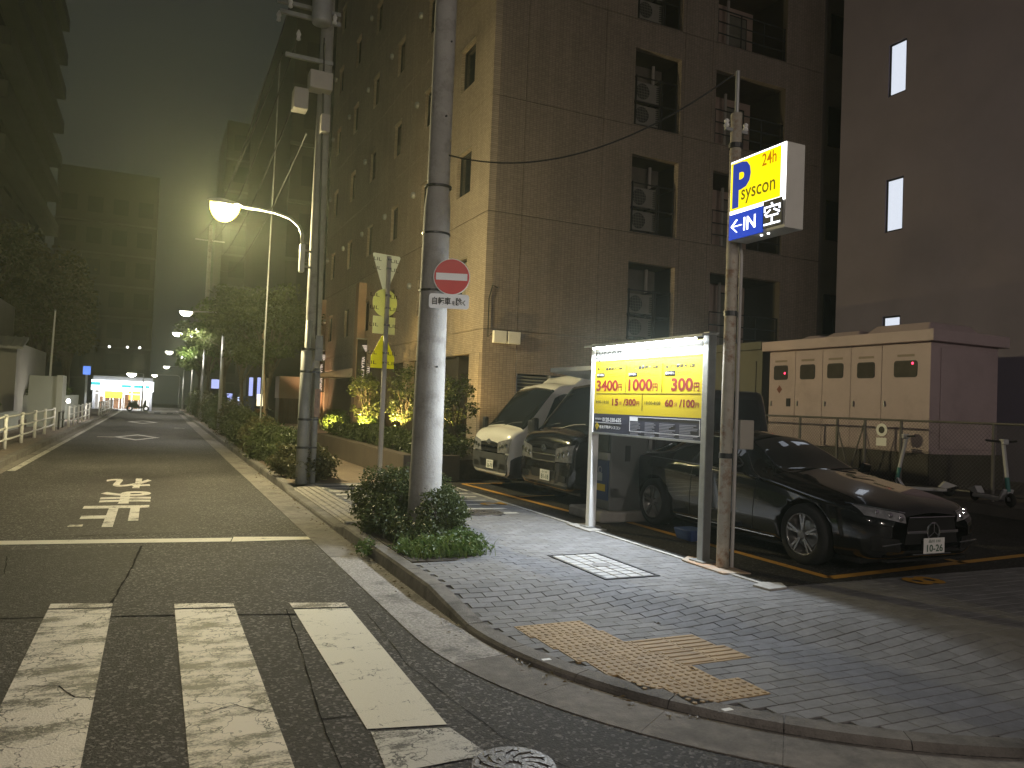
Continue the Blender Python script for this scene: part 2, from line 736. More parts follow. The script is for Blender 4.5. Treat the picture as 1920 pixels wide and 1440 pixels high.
# crossing stripes, stop line, lettering
M_Z1 = paintmat('worn white road paint', (.62, .565, .49), ASPH, .92, 1.9)
M_Z2 = paintmat('fresher white road paint', (.66, .62, .51), ASPH, .36, 3)
M_Z3 = paintmat('very worn road paint', (.50, .48, .43), ASPH, .8, 3)


def stripe(name, poly, m):
    return flat(name, poly, m, road, .0045)


for x0 in (-2.31, -1.47, -.63, .215):
    stripe('crosswalk_stripe', [(x0, 2.6), (x0 + .42, 2.55), (x0 + .42, 6.28 - .28 * x0), (x0, 6.36 - .28 * x0)], M_Z1)
    stripe('crosswalk_stripe', [(x0, 6.40 - .28 * x0), (x0 + .42, 6.32 - .28 * x0), (x0 + .42, 6.44 - .28 * x0), (x0, 6.54 - .28 * x0)], M_Z1)
stripe('crosswalk_stripe', [(1.03, 3.76), (1.42, 3.68), (1.46, 5.98), (1.045, 6.06)], M_Z2)
stripe('crosswalk_stripe', [(1.045, 6.10), (1.46, 6.02), (1.46, 6.15), (1.045, 6.27)], M_Z1)
stripe('crosswalk_stripe', [(1.04, 3.72), (1.42, 3.64), (1.49, 3.30), (1.0, 3.28)], M_Z3)
stripe('stop_line', [(.85, 9.05), (1.74, 9.02), (1.72, 9.2), (.9, 9.36)], M_Z2)
stripe('stop_line', [(-3.0, 9.55), (.84, 9.07), (.88, 9.3), (-3.0, 9.78)], paintmat('worn stop line paint', (.6, .57, .5), ASPH, .3, 3))
M_RL = paintmat('road lettering paint', (.58, .56, .53), ASPH, .6, 3)
for ch, yc, h, x, wd in (('止', 11.25, 1.9, -.40, .82), ('ま', 13.15, 1.5, -.33, .72), ('れ', 15.15, 1.6, -.34, .74)):
    text(ch, (x + wd / 2, yc + h / 2, .005), (-1, 0, 0), (0, -1, 0), wd, h, M_RL, road, 'road_lettering', .03)
stripe('paint_mark', [(-.86, 10.42), (-.7, 10.40), (-.7, 10.56), (-.84, 10.56)], M_Z1)


def diamond(y, h, w, x=-.5):
    b = MB()
    o = [(x - w, y), (x, y - h), (x + w, y), (x, y + h)]
    i = [(x - w + .22, y), (x, y - h + .45), (x + w - .22, y), (x, y + h - .45)]
    b.add([(p[0], p[1], .0045) for p in o + i], [(k, (k + 1) % 4, 4 + (k + 1) % 4, 4 + k) for k in range(4)])
    return b.build('diamond_marking', M_RL, road)


diamond(30.5, 1.9, .75)
diamond(46, 2.2, .75)
stripe('paint_mark', [(-1.75, 30.3), (-1.2, 30.2), (-1.2, 30.5), (-1.75, 30.6)], M_Z1)
stripe('paint_mark', [(.9, 39.0), (1.35, 38.9), (1.35, 39.3), (.9, 39.3)], M_Z1)
for i in range(9):
    stripe('edge_line', [(-2.50, 17.5 + i * 6), (-2.36, 17.5 + i * 6), (-2.36, 23.4 + i * 6), (-2.50, 23.4 + i * 6)], M_Z3)
for k in range(6):
    stripe('crosswalk_stripe', [(-.4 + k * .9, 66), (.05 + k * .9, 66), (.05 + k * .9, 69), (-.4 + k * .9, 69)], M_Z1)

# ---------------------------------------------------------------- kerb and gutter, stone by stone
path = []
y = 78.0
while y > 5.2 + .3:
    path.append((KX, y))
    y -= .62 if y < 30 else 2.48
na = 8
for k in range(na + 1):
    a = PI + k / na * PI / 2
    path.append((CX + CR * math.cos(a), CY + CR * math.sin(a)))
x = CX
while x < 30:
    x += .62
    path.append((x, CY - CR))


def hk(x, y):
    if 9.55 < y < 13.85:
        return .045
    return zs(x, y) + .004


def kerb_normal(x, y):
    if y >= CY:
        return Vector((1, 0, 0))
    if x >= CX:
        return Vector((0, 1, 0))
    return Vector((CX - x, CY - y, 0)).normalized()


def strip_piece(a, b, prof, gap=.004, n=1):
    """profile (offset to the pavement side, height as a function of the place) swept along the kerb line from a to b"""
    d = (Vector(b) - Vector(a)).normalized()
    a2, b2 = Vector(a) + d * gap, Vector(b) - d * gap
    vs = []
    for i in range(n + 1):
        q = a2.lerp(b2, i / n)
        if q.y < CY and q.x < CX:
            v = Vector((q.x - CX, q.y - CY)).normalized() * CR
            q = Vector((CX + v.x, CY + v.y))
        nn = kerb_normal(q.x, q.y)
        for off, h in prof:
            z = h((q.x, q.y)) if callable(h) else h
            vs.append(Vector((q.x, q.y, z)) + nn * off)
    k = len(prof)
    mb = MB()
    fs = [(j * k + i, j * k + (i + 1) % k, (j + 1) * k + (i + 1) % k, (j + 1) * k + i) for j in range(n) for i in range(k)]
    mb.add(vs, fs + [tuple(reversed(range(k))), tuple(range(n * k, (n + 1) * k))])
    return mb


kerb = struct('kerb', MB().box(2.14, 2.2, 16, 78, -.02, .06).mesh('kerb'), MT['kerb'])
gutter = struct('gutter', MB().box(1.76, 2.0, 40, 78, -.02, .001).mesh('gutter'), MT['gutter'])
for a, b in zip(path[:-1], path[1:]):
    top = lambda q: hk(*q)
    nn_ = 4 if a[1] <= CY and a[0] < CX else 1
    strip_piece(a, b, [(0, -.02), (.010, lambda q: hk(*q) - .02), (.028, top), (.15, top), (.15, -.02)], .003, nn_).build('kerb_stone', MT['kerb'], kerb)
    if a[1] > 50:
        continue
    agg = 4.9 < a[1] < 8.2 and a[0] < 2.2
    strip_piece(a, b, [(-.40, -.02), (-.40, .006), (-.01, .002 if not agg else .004), (-.01, -.02)], .0012, nn_).build('gutter_slab', MT['aggregate' if agg else 'gutter'], gutter)
# catch-eye reflectors set in the kerb top
M_REF = mat('white reflector', (.8, .8, .78), .3, 0, .05, 5)
for px, py in ((898, 1163), (1013, 1238), (1355, 1345)):
    p = G(px, py, .045)
    if p.y < CY and p.x < CX:
        v = Vector((p.x - CX, p.y - CY)).normalized() * (CR - .075)
        p = Vector((CX + v.x, CY + v.y, .045))
    else:
        p.x = KX + .075
    MB().box(p.x - .03, p.x + .03, p.y - .016, p.y + .016, 0, hk(p.x, p.y) + .0025).build('reflector', M_REF, kerb)

# ---------------------------------------------------------------- pavement bedding and pavers
def left_edge(y):
    if y >= CY:
        return KX + .14
    t = CR - .14
    return CX - math.sqrt(max(0, t * t - (CY - y) ** 2))


sb = MB()
M_BED = mat('joint sand', (.095, .092, .09), .95, 0, .3, 20, .6, 80, space='World')


def sheet(rows, ncol, xr, dz):
    vs, fs = [], []
    for y in rows:
        x0, x1 = left_edge(y), xr(y)
        for i in range(ncol + 1):
            x = x0 + (x1 - x0) * (i / ncol) ** 1.0
            vs.append((x, y, zs(x, y) - dz))
    w = ncol + 1
    for j in range(len(rows) - 1):
        for i in range(ncol):
            fs.append((j * w + i, j * w + i + 1, (j + 1) * w + i + 1, (j + 1) * w + i))
    return vs, fs


sb.add(*sheet([CY - CR + .145 + i * (CR - .145) / 24 for i in range(25)], 60, lambda y: 26, .010))
sb.add(*sheet([CY + i * (9.55 - CY) / 12 for i in range(13)], 10, lambda y: LOTX + .01, .010))
sb.quad((2.61, 9.55, .110), (LOTX + .01, 9.55, .110), (LOTX + .01, 13.85, .110), (2.61, 13.85, .110))
sb.quad((KX + .14, 13.85, .110), (LOTX + .01, 13.85, .110), (LOTX + .01, 14.0, .110), (KX + .14, 14.0, .110))
sidewalk = struct('sidewalk', sb.mesh('sidewalk'), M_BED)
far = MB()
far.quad((KX + .1, 13.95, .118), (4.5, 13.95, .118), (4.5, 80, .118), (KX + .1, 80, .118))
struct('footpath', far.mesh('footpath'), mat('footpath asphalt', (.16, .12, .085), .9, 0, .25, 4, .5, 90, space='World'))

M_PAV = mat('grey concrete paver', (.165, .164, .168), .8, 0, .2, 14, .5, 130, rand=.14, dirt=(.125, .122, .12), dscale=2.5, space='World')
M_PAVD = mat('dark concrete paver', (.10, .10, .10), .8, 0, .2, 14, .5, 130, rand=.22, space='World')


def paver_mesh(w, d, name, m, t=.045):
    b = MB()
    e = .003
    hw, hd = w / 2 - .0018, d / 2 - .0018
    b.add([(-hw, -hd, -t), (hw, -hd, -t), (hw, hd, -t), (-hw, hd, -t), (-hw, -hd, -e), (hw, -hd, -e), (hw, hd, -e), (-hw, hd, -e),
           (-hw + e, -hd + e, 0), (hw - e, -hd + e, 0), (hw - e, hd - e, 0), (-hw + e, hd - e, 0)],
          [(0, 1, 5, 4), (1, 2, 6, 5), (2, 3, 7, 6), (3, 0, 4, 7), (4, 5, 9, 8), (5, 6, 10, 9), (6, 7, 11, 10), (7, 4, 8, 11), (8, 9, 10, 11)])
    me = b.mesh(name)
    me.materials.append(m)
    return me


PW, PD = .20, .10
PAV = paver_mesh(PW, PD, 'paver', M_PAV)
# tactile blocks, 30 cm: rows of dot tiles stepping with the kerb, line tiles beside
TILE = .275
tac_rows = []                                   # (x0, y top, n tiles)
zt_ = .045
for px, py, n in ((963, 1173, 2), (1000, 1191, 2.4), (1039, 1211, 2.4), (1090, 1233, 2), (1146, 1256, 2), (1229, 1279, 1.9)):
    p = G(px, py, zt_)
    tac_rows.append([p.x, p.y, n])
y0 = tac_rows[0][1]
for i, r_ in enumerate(tac_rows):
    r_[1] = y0 - i * TILE
tac = []
for i, (tx, ty, n) in enumerate(tac_rows):
    tac += [(tx + k * TILE, ty, 'dot') for k in range(2)]
lx = tac_rows[2][0] + 2 * TILE
for i in (2, 3):
    for k in range(2):
        tac.append((tac_rows[i][0] + (2 + k) * TILE, tac_rows[i][1], 'line'))


def tac_mesh(kind, m):
    b = MB()
    h = TILE / 2 - .002
    b.box(-h, h, -h, h, -.05, .001)
    if kind == 'dot':
        for i in range(5):
            for j in range(5):
                x, y = (i - 2) * TILE / 5, (j - 2) * TILE / 5
                b.lathe([(.016, .0005), (.0155, .004), (.0115, .006), (0, .0062)], 8, (x, y, 0))
    else:
        for i in range(4):
            y = (i - 1.5) * TILE / 4
            b.add([(-h + .012, y - .014, 0), (h - .012, y - .014, 0), (h - .012, y + .014, 0), (-h + .012, y + .014, 0),
                   (-h + .016, y - .009, .006), (h - .016, y - .009, .006), (h - .016, y + .009, .006), (-h + .016, y + .009, .006)],
                  [(4, 5, 6, 7), (0, 1, 5, 4), (1, 2, 6, 5), (2, 3, 7, 6), (3, 0, 4, 7)])
    me = b.mesh('tactile_tile')
    me.materials.append(m)
    return me


M_TAC = mat('yellow tactile block', (.36, .25, .12), .75, 0, .18, 8, .4, 120, rand=.08, dirt=(.26, .18, .09), dscale=4, space='World')
TM = {k: tac_mesh(k, M_TAC) for k in ('dot', 'line')}


def tilt(o, x, y):
    e = .05
    o.rotation_euler = (math.atan((zs(x, y + e) - zs(x, y - e)) / (2 * e)), -math.atan((zs(x + e, y) - zs(x - e, y)) / (2 * e)), 0)


tac_boxes = []
for tx, ty, k in tac:
    cx, cy = tx + TILE / 2, ty - TILE / 2
    o = obj('tactile_tile', TM[k], None, sidewalk, loc=(cx, cy, zs(cx, cy) + .003))
    tilt(o, cx, cy)
    tac_boxes.append((tx, tx + TILE, ty - TILE, ty))

COVER = (3.70, 4.29, 5.85, 6.96)               # tiled access cover
BED = [(2.27, 9.35), (2.27, 7.0), (2.7, 6.95), (3.05, 7.2), (3.35, 8.2), (3.4, 9.35)]   # planting bed round the pole
RC = (4.24, 9.94, .33)


def inpoly(x, y, poly):
    c = False
    n = len(poly)
    for i in range(n):
        (x1, y1), (x2, y2) = poly[i], poly[i - 1]
        if (y1 > y) != (y2 > y) and x < (x2 - x1) * (y - y1) / (y2 - y1) + x1:
            c = not c
    return c


cand = []
row = 0
y = 2.15
while y < 13.9:
    x = KX - .4 + (PW / 2 if row % 2 else 0)
    xm = 16 if y < LOTY - .02 else LOTX - .06
    while x < xm:
        cx, cy = x + PW / 2, y + PD / 2
        if cy < CY and cx < CX:
            rad = [math.hypot(cx + sx * PW / 2 - CX, cy + sy * PD / 2 - CY) for sx in (-1, 1) for sy in (-1, 1)]
            ok = min(rad) < CR - .14 and max(rad) < CR - .02
        else:
            ok = x > KX + .03 and cy > CY - CR + .08
        if ok and 2.2 < cx < 4 and 3 < cy < 5.5:
            ok = not all(any(a <= cx + sx * .09 <= b and c <= cy + sy * .04 <= d for a, b, c, d in tac_boxes) for sx, sy in ((0, 0), (-1, -1), (-1, 1), (1, -1), (1, 1)))
        ok = ok and not (COVER[0] < cx - .08 and cx + .08 < COVER[1] and COVER[2] < cy - .04 and cy + .04 < COVER[3])
        ok = ok and not inpoly(cx, cy, BED) and math.hypot(cx - RC[0], cy - RC[1]) > RC[2] - .06
        if x < 2.60 and 9.5 < cy < 13.9:
            ok = False
        if ok:
            u, v = PX((cx, cy, .1))
            vis = -30 < u < 1950 and 0 < v < 1470
            dist = math.hypot(cx, cy)
            cand.append((0 if vis else 1, dist, cx, cy))
        x += PW
    y += PD
    row += 1
cand.sort()
for _, _, cx, cy in cand[:300]:
    o = obj('paver', PAV, None, sidewalk, loc=(cx, cy, zs(cx, cy) + R.uniform(-.0015, .0015)))
    tilt(o, cx, cy)
pv = np.empty(len(PAV.vertices) * 3)
PAV.vertices.foreach_get('co', pv)
pv = pv.reshape(-1, 3)
pf = [tuple(p.vertices) for p in PAV.polygons]
rest = MB()
for _, _, cx, cy in cand[300:]:
    e = .05
    gx, gy = (zs(cx + e, cy) - zs(cx - e, cy)) / (2 * e), (zs(cx, cy + e) - zs(cx, cy - e)) / (2 * e)
    dz = zs(cx, cy) + R.uniform(-.0015, .0015)
    rest.add([(cx + a, cy + b_, dz + c + gx * a + gy * b_) for a, b_, c in pv], pf)
o = rest.build('paver_field', M_PAV, sidewalk)
o['kind'] = 'stuff'

# white bicycle-crossing lines on the pavement, driveway ramp slabs
M_WL = paintmat('pavement line paint', (.55, .54, .50), (.16, .155, .15), .25, 5)
for k in range(9):
    yy = 13.55 - k * .46
    b = MB()
    b.add([(2.62 + .02 * k, yy, .1245), (4.98 - .03 * k, yy - .06, .1245), (4.98 - .03 * k, yy + .05, .1245), (2.62 + .02 * k, yy + .11, .1245)], [(0, 1, 2, 3)])
    b.build('white_line', M_WL, sidewalk)
M_RAMP = mat('ramp slab', (.30, .275, .24), .85, 0, .25, 10, .8, 40, rand=.1, dirt=(.16, .14, .12), dscale=9)
for k in range(7):
    ya = 9.6 + k * .6
    b = MB()
    b.add([(2.265, ya + .004, .0), (2.62, ya + .004, .0), (2.62, ya + .596, .0), (2.265, ya + .596, .0),
           (2.265, ya + .004, .052), (2.62, ya + .004, .126), (2.62, ya + .596, .126), (2.265, ya + .596, .052)],
          [(4, 5, 6, 7), (0, 1, 5, 4), (1, 2, 6, 5), (2, 3, 7, 6), (3, 0, 4, 7)])
    for i in range(4):
        for j in range(7):
            xx, yy2 = 2.31 + i * .085, ya + .05 + j * .083
            b.lathe([(.017, .0), (.015, .006), (.0, .007)], 6, (xx, yy2, .052 + (xx - 2.265) / .355 * .074))
    b.build('ramp_slab', M_RAMP, sidewalk)

# tiled access cover in the pavement
cov = thing('access_cover', 'rectangular access cover of white tiles in a steel frame on the pavement', 'access cover', (4.0, 6.4, .12))
fr = MB()
x0, x1, y0, y1 = COVER
fr.box(x0, x1, y0, y0 + .025, .06, .1285).box(x0, x1, y1 - .025, y1, .06, .1285).box(x0, x0 + .025, y0 + .025, y1 - .025, .06, .1285).box(x1 - .025, x1, y0 + .025, y1 - .025, .06, .1285)
fr.build('frame', MT['dark_metal'], cov)
MB().box(x0 + .025, x1 - .025, y0 + .025, y1 - .025, .05, .1215).build('bedding', M_SEAM, cov)
M_CT = mat('white glazed paving tile', (.36, .36, .36), .45, 0, .12, 6, rand=.12, space='World')
tw, td = (x1 - x0 - .06) / 4, (y1 - y0 - .06) / 9
ct = paver_mesh(tw - .015, td - .015, 'tile', M_CT, .02)
for i in range(4):
    for j in range(9):
        obj('tile', ct, None, cov, loc=Vector((x0 + .03 + (i + .5) * tw, y0 + .03 + (j + .5) * td, .1270)) - Vector(cov.location))
ring = MB()
ring.lathe([(.0, .1295), (.075, .1295), (.078, .1310), (.09, .1310), (.092, .122)], 24, ((x0 + x1) / 2, (y0 + y1) / 2, 0))
ring.build('inspection_lid', mat('worn lid iron', (.16, .155, .15), .5, .3, .4, 30), cov)


def manhole(name, label, x, y, z, r, m):
    t = thing(name, label, 'manhole cover', (x, y, z))
    b = MB().lathe([(r - .035, z + .001), (r - .035, z + .012), (r, z + .012), (r + .004, z)], 40, (x, y, 0))
    b.build('ring', m, t)
    b = MB().lathe([(0, z + .009), (r - .042, z + .009), (r - .042, z - .01)], 40, (x, y, 0))
    lid = b.build('lid', m, t)
    k = MB()
    for i in range(12):
        a = 2 * PI * i / 12
        for q in (.35, .58, .8):
            c = Vector((x + math.cos(a + q) * r * q, y + math.sin(a + q) * r * q, z + .011))
            k.bar(c - Vector((math.cos(a) * .028, math.sin(a) * .028, 0)), c + Vector((math.cos(a) * .028, math.sin(a) * .028, 0)), .028, .008)
    k.build('lid_pattern', m, lid)
    return t


M_IRON = mat('cast iron', (.14, .13, .12), .45, .5, .3, 20, .5, 60)
manhole('manhole_cover', 'round iron manhole cover in the road at the picture edge', 1.54, 3.14, .004, .19, M_IRON)
manhole('manhole_cover', 'round iron manhole cover in the pavement behind the bush', RC[0], RC[1], .1215, .29, M_IRON)

# ---------------------------------------------------------------- car park
lb = MB()
lb.add([(LOTX, LOTY, 0), (26, LOTY, 0), (26, 18.2, 0), (LOTX + .45, 18.2, 0), (LOTX + .45, 14.3, 0), (LOTX, 13.9, 0),
        (LOTX, LOTY, .125), (26, LOTY, .125), (26, 18.2, .125), (LOTX + .45, 18.2, .125), (LOTX + .45, 14.3, .125), (LOTX, 13.9, .125)],
       [(6, 7, 8, 9, 10, 11)] + [(i, (i + 1) % 6, 6 + (i + 1) % 6, 6 + i) for i in range(6)])
lot = struct('parking_lot', lb.mesh('parking_lot'), asphaltmat('dark car park asphalt', (.034, .032, .031), .25, .4, .7))
M_YEL = paintmat('yellow bay paint', (.50, .26, .035), (.034, .032, .031), .3, 4)


def bayline(a, b, w=.11):
    A, B = Vector((a[0], a[1], .129)), Vector((b[0], b[1], .129))
    d = (B - A).normalized()
    n = Vector((-d.y, d.x, 0)) * w / 2
    MB().quad(A - n, B - n, B + n, A + n).build('bay_line', M_YEL, lot)


pts_ = [G(px, py, .129) for px, py in ((868, 907), (985, 935), (1085, 963))]
bayline(pts_[0], pts_[2])
bayline(pts_[2], (6.4, pts_[2].y + .05))
bayline(G(975, 931, .129), (6.5, G(975, 931, .129).y + .15), .08)
bayline(G(868, 907, .129), (6.4, G(868, 907, .129).y + .1), .06)
bayline(G(1165, 975, .129), G(1555, 1083, .129))
bayline(G(1555, 1083, .129), G(1920, 1042, .129) + Vector((2, .2, 0)))
bayline(G(1810, 1056, .129), G(1740, 1040, .129), .1)
for ch, px, py in (('2', 965, 943), ('8', 1775, 1082)):
    p = G(px, py, .129)
    text(ch, p + Vector((-.2, -.2, 0)), (0, 1, 0), (-1, 0, 0), .3, .4, M_YEL, lot, 'bay_number', .02)
# concrete edging and mortar under the price board posts
M_EDGE = mat('mortar', (.34, .33, .31), .9, 0, .25, 8, .5, 90, dirt=(.2, .18, .15), dscale=6)
for k in range(12):
    ya = LOTY + .1 + k * .7
    MB().box(LOTX - .055, LOTX - .003, ya + .004, ya + .696, .02, .131).build('edging_stone', M_EDGE, sidewalk)
b = MB()
b.prism([(-.12, -.35), (.16, -.42), (.2, .2), (.1, .45), (-.1, .3)], (LOTX + .0, 6.1, .121), (1, 0, 0), (0, 1, 0), (0, 0, 1), .014)
b.build('mortar_pad', mat('rust stained mortar', (.36, .30, .24), .9, 0, .3, 8, .5, 90, dirt=(.40, .18, .06), dscale=4), lot)
b = MB()
b.prism([(-.13, -.3), (.15, -.25), (.16, .28), (-.12, .3)], (LOTX, 8.48, .121), (1, 0, 0), (0, 1, 0), (0, 0, 1), .014)
b.build('mortar_pad', M_EDGE, lot)
b = MB()
b.prism([(-.1, -.12), (.12, -.1), (.2, .05), (.05, .12), (-.12, .06)], (LOTX - .06, 5.22, .118), (1, 0, 0), (0, 1, 0), (0, 0, 1), .02)
b.build('mortar_pad', M_EDGE, lot)

# ---------------------------------------------------------------- opposite pavement
lw = MB()
lw.box(-2.86, -2.70, 16.8, 72, -.02, .125)
lkerb = struct('opposite_kerb', lw.mesh('kerb'), MT['kerb'])
for k in range(60):
    ya = 16.8 + k * .9
    MB().box(-2.875, -2.685, ya + .004, ya + .896, -.02, .13).build('kerb_stone', MT['kerb'], lkerb)
lg = MB()
lg.box(-2.68, -2.52, 16.8, 72, -.01, .005)
struct('opposite_gutter', lg.mesh('gutter'), MT['gutter'])
lp = MB()
lp.box(-60, -2.88, 16.8, 72, -.02, .12)
struct('opposite_sidewalk', lp.mesh('sidewalk'), mat('opposite pavement', (.17, .14, .12), .9, 0, .25, 3, .4, 60, space='World'))
# ================================================================== BUILDINGS
HX, HY, HEND = 7.6, 18.3, 39.5                 # hotel corner and far end
F0, FH = 3.62, 3.07                             # first floor line and storey height
NFL = 10
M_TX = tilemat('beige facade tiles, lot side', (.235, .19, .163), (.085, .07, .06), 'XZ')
M_TY = tilemat('beige facade tiles, street side', (.36, .295, .235), (.12, .10, .08), 'YZ')  # same tile toned lighter, street lamplight put into the colour
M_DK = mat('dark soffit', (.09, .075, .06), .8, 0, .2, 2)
M_BRW = mat('brown stone wall', (.10, .075, .055), .7, 0, .25, 2, .2, 40)
M_JOINT = mat('joint sealant', (.045, .038, .032), .8, 0, .1, 3)

hotel = thing('hotel_building', 'tall beige tiled hotel standing between the street and the car park', 'building', (13, 28, 0))
core = MB()
core.box(HX + .2, 20.5, HY + 2.2, HEND - .05, 0, F0 + NFL * FH)
core.box(HX + .2, 11.9, HY + .2, HY + 2.2, F0, F0 + NFL * FH)
core.box(13.62, 14.8, HY + .2, HY + 2.2, 0, F0 + NFL * FH)
core.box(17.65, 20.5, HY + .2, HY + 2.2, 0, F0 + NFL * FH)
core.box(11.9, 17.65, HY + .2, HY + 2.2, 0, F0 - .1)
core.box(8.6, 11.9, HY + .2, HY + 2.2, 0, F0)
core.build('wall', M_JOINT, hotel)


def panel(face, a0, a1, z0, z1, hole, m, t=.2):
    """facade panel, thickness t, with one rectangular opening; face 'S' lies on Y = HY, 'W' on X = HX"""
    g = .007
    a0, a1, z0, z1 = a0 + g, a1 - g, z0 + g, z1 - g
    b = MB()

    def bx(p, q, r, s):
        if q - p < .01 or s - r < .01:
            return
        if face == 'S':
            b.box(p, q, HY, HY + t, r, s)
        else:
            b.box(HX, HX + t, p, q, r, s)
    if hole is None:
        bx(a0, a1, z0, z1)
    else:
        h0, h1, k0, k1 = hole
        k0, k1 = max(k0, z0), min(k1, z1)
        bx(a0, h0, z0, z1)
        bx(h1, a1, z0, z1)
        bx(h0, h1, z0, k0)
        bx(h0, h1, k1, z1)
    return b.build('wall_panel', m, hotel)


SX = [HX + .2, 8.57, 10.97, 13.68, 14.7, 19.2]
for fl in range(NFL):
    z0 = F0 + fl * FH
    z1 = z0 + FH
    for i in range(5):
        hole = None
        if i == 2:
            hole = (11.96, 13.57, z0 + .03, z0 + 2.25)
        if i == 4:
            hole = (14.85, 17.6, z0 + .03, z0 + 2.25)
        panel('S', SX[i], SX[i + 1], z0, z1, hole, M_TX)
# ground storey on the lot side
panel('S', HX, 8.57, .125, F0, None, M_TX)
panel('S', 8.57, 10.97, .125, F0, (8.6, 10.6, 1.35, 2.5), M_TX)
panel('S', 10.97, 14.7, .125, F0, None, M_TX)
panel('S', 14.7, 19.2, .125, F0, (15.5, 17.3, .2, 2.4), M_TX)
lv = MB()
for k in range(13):
    z = 1.38 + k * .087
    lv.bar((8.62, HY + .09, z), (10.58, HY + .09, z + .0), .09, .012, (0, .5, 1))
lv.box(8.6, 8.64, HY + .02, HY + .14, 1.35, 2.5).box(9.58, 9.63, HY + .02, HY + .14, 1.35, 2.5).box(10.56, 10.6, HY + .02, HY + .14, 1.35, 2.5)
lv.build('louvre', MT['grey_metal'], hotel)
for x0 in (7.86, 8.26):
    MB().box(x0, x0 + .36, HY - .14, HY - .002, 3.26, 3.58).build('junction_box', MT['white_metal'], hotel, bevel=.012)
MB().tube([(7.84, HY - .03, 3.5), (7.72, HY - .05, 3.4), (7.72, HY - .03, 4.4), (7.8, HY - .04, 4.75), (7.95, HY - .03, 4.7)], .015, 6).build('conduit', MT['wire'], hotel)

# street side: one column of narrow windows every 3.5 m
WY = [19.65 + 3.53 * k for k in range(6)]
YB = [HY] + [w - 1.2 for w in WY[1:]] + [HEND]
M_HOOD = mat('dull window hood', (.26, .235, .20), .6, 0, .1, 4)
M_CURT = mat('curtain', (.20, .19, .16), .8, 0, .25, 3)
for fl in range(NFL):
    z0 = F0 + fl * FH
    for k, w in enumerate(WY):
        wid = 1.06 if k in (0,) else .85
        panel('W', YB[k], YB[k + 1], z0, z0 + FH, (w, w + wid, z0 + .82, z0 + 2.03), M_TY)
        f = MB()
        for a, b_ in ((w, w + .05), (w + wid - .05, w + wid)):
            f.box(HX + .1, HX + .16, a, b_, z0 + .82, z0 + 2.03)
        f.box(HX + .1, HX + .16, w + .05, w + wid - .05, z0 + .82, z0 + .87).box(HX + .1, HX + .16, w + .05, w + wid - .05, z0 + 1.98, z0 + 2.03)
        fo = f.build('window', MT['dark_metal'], hotel)
        MB().box(HX + .125, HX + .135, w + .05, w + wid - .05, z0 + .87, z0 + 1.98).build('pane', MT['pane'], fo)
        if (fl * 5 + k * 3) % 4 == 0:
            MB().box(HX + .115, HX + .124, w + .05, w + wid * .55, z0 + .87, z0 + 1.98).build('curtain', M_CURT, fo)
        MB().box(HX - .05, HX + .003, w - .03, w + wid + .03, z0 + 2.05, z0 + 2.07).build('window_hood', M_HOOD, hotel)
        if k % 2 == 1 or fl % 2:
            MB().lathe([(0, -.11), (.09, -.10), (.11, -.05), (.11, .0)], 12, (HX - .01, w + wid + .75, z0 + 1.9), (1, 0, 0)).build('vent_cap', MT['grey_metal'], hotel, smooth=True)
# ground storey to the street: corner pier, recess, soffit, far pier
pr = MB()
pr.box(HX, HX + .75, HY + .2, HY + .9, .12, F0 - .62)
pr.build('corner_pier', M_TY, hotel)
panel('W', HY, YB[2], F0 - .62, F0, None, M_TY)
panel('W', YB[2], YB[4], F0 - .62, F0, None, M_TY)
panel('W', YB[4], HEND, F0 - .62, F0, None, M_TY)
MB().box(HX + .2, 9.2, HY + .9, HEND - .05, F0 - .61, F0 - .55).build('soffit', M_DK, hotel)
for a, b_ in ((24.6, 25.3), (31.5, 32.1), (38.4, 39.2)):
    MB().box(HX + .02, HX + .72, a, b_, .12, F0 - .63).build('pier', M_TY, hotel)
MB().box(8.95, 9.15, HY + .9, HEND, .12, F0 - .62).build('recessed_wall', M_BRW, hotel)
for k in range(5):
    ya = 20.0 + k * 2.1
    if k in (2,):
        continue
    f = MB().box(8.90, 8.948, ya, ya + 1.5, .5, 2.7).build('ground_window', MT['dark_metal'], hotel)
    MB().box(8.89, 8.899, ya + .06, ya + 1.44, .56, 2.64).build('pane', MT['pane'], f)
# pinkish lit entrance piers standing proud of the facade
M_PINK = mat('salmon stone cladding', (.30, .205, .155), .65, 0, .15, 2)
for yy, ww, zt in ((38.9, .5, 6.6), (30.75, .5, 6.4)):
    MB().box(HX - .32, HX - .003, yy, yy + ww, .12, zt).build('entrance_pier', M_PINK, hotel)
MB().box(19.21, 20.9, HY + .01, HY + 8, 0, 28).build('stair_shaft', mat('shade-toned stair render', (.10, .088, .08), .85, 0, .2, 1.0), hotel)  # shade of the recess put into the colour of a flush wall
for k in range(8):
    MB().box(19.45, 20.3, HY - .02, HY + .009, 1.3 + k * FH, 2.6 + k * FH).build('stair_opening', MT['pane'], hotel)

# balconies with railings (second bay), pipe niches (first bay)
M_PIPE = mat('pale pipe', (.42, .38, .34), .6, 0, .1, 4)
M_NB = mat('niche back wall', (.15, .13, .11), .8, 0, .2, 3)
M_DOOR = mat('pinkish balcony wall', (.42, .31, .26), .7, 0, .15, 3)
M_AC = mat('outdoor unit casing', (.24, .225, .20), .5, 0, .1, 6)
M_ACF = mat('outdoor unit fan well', (.03, .03, .03), .6, 0, .2, 6)


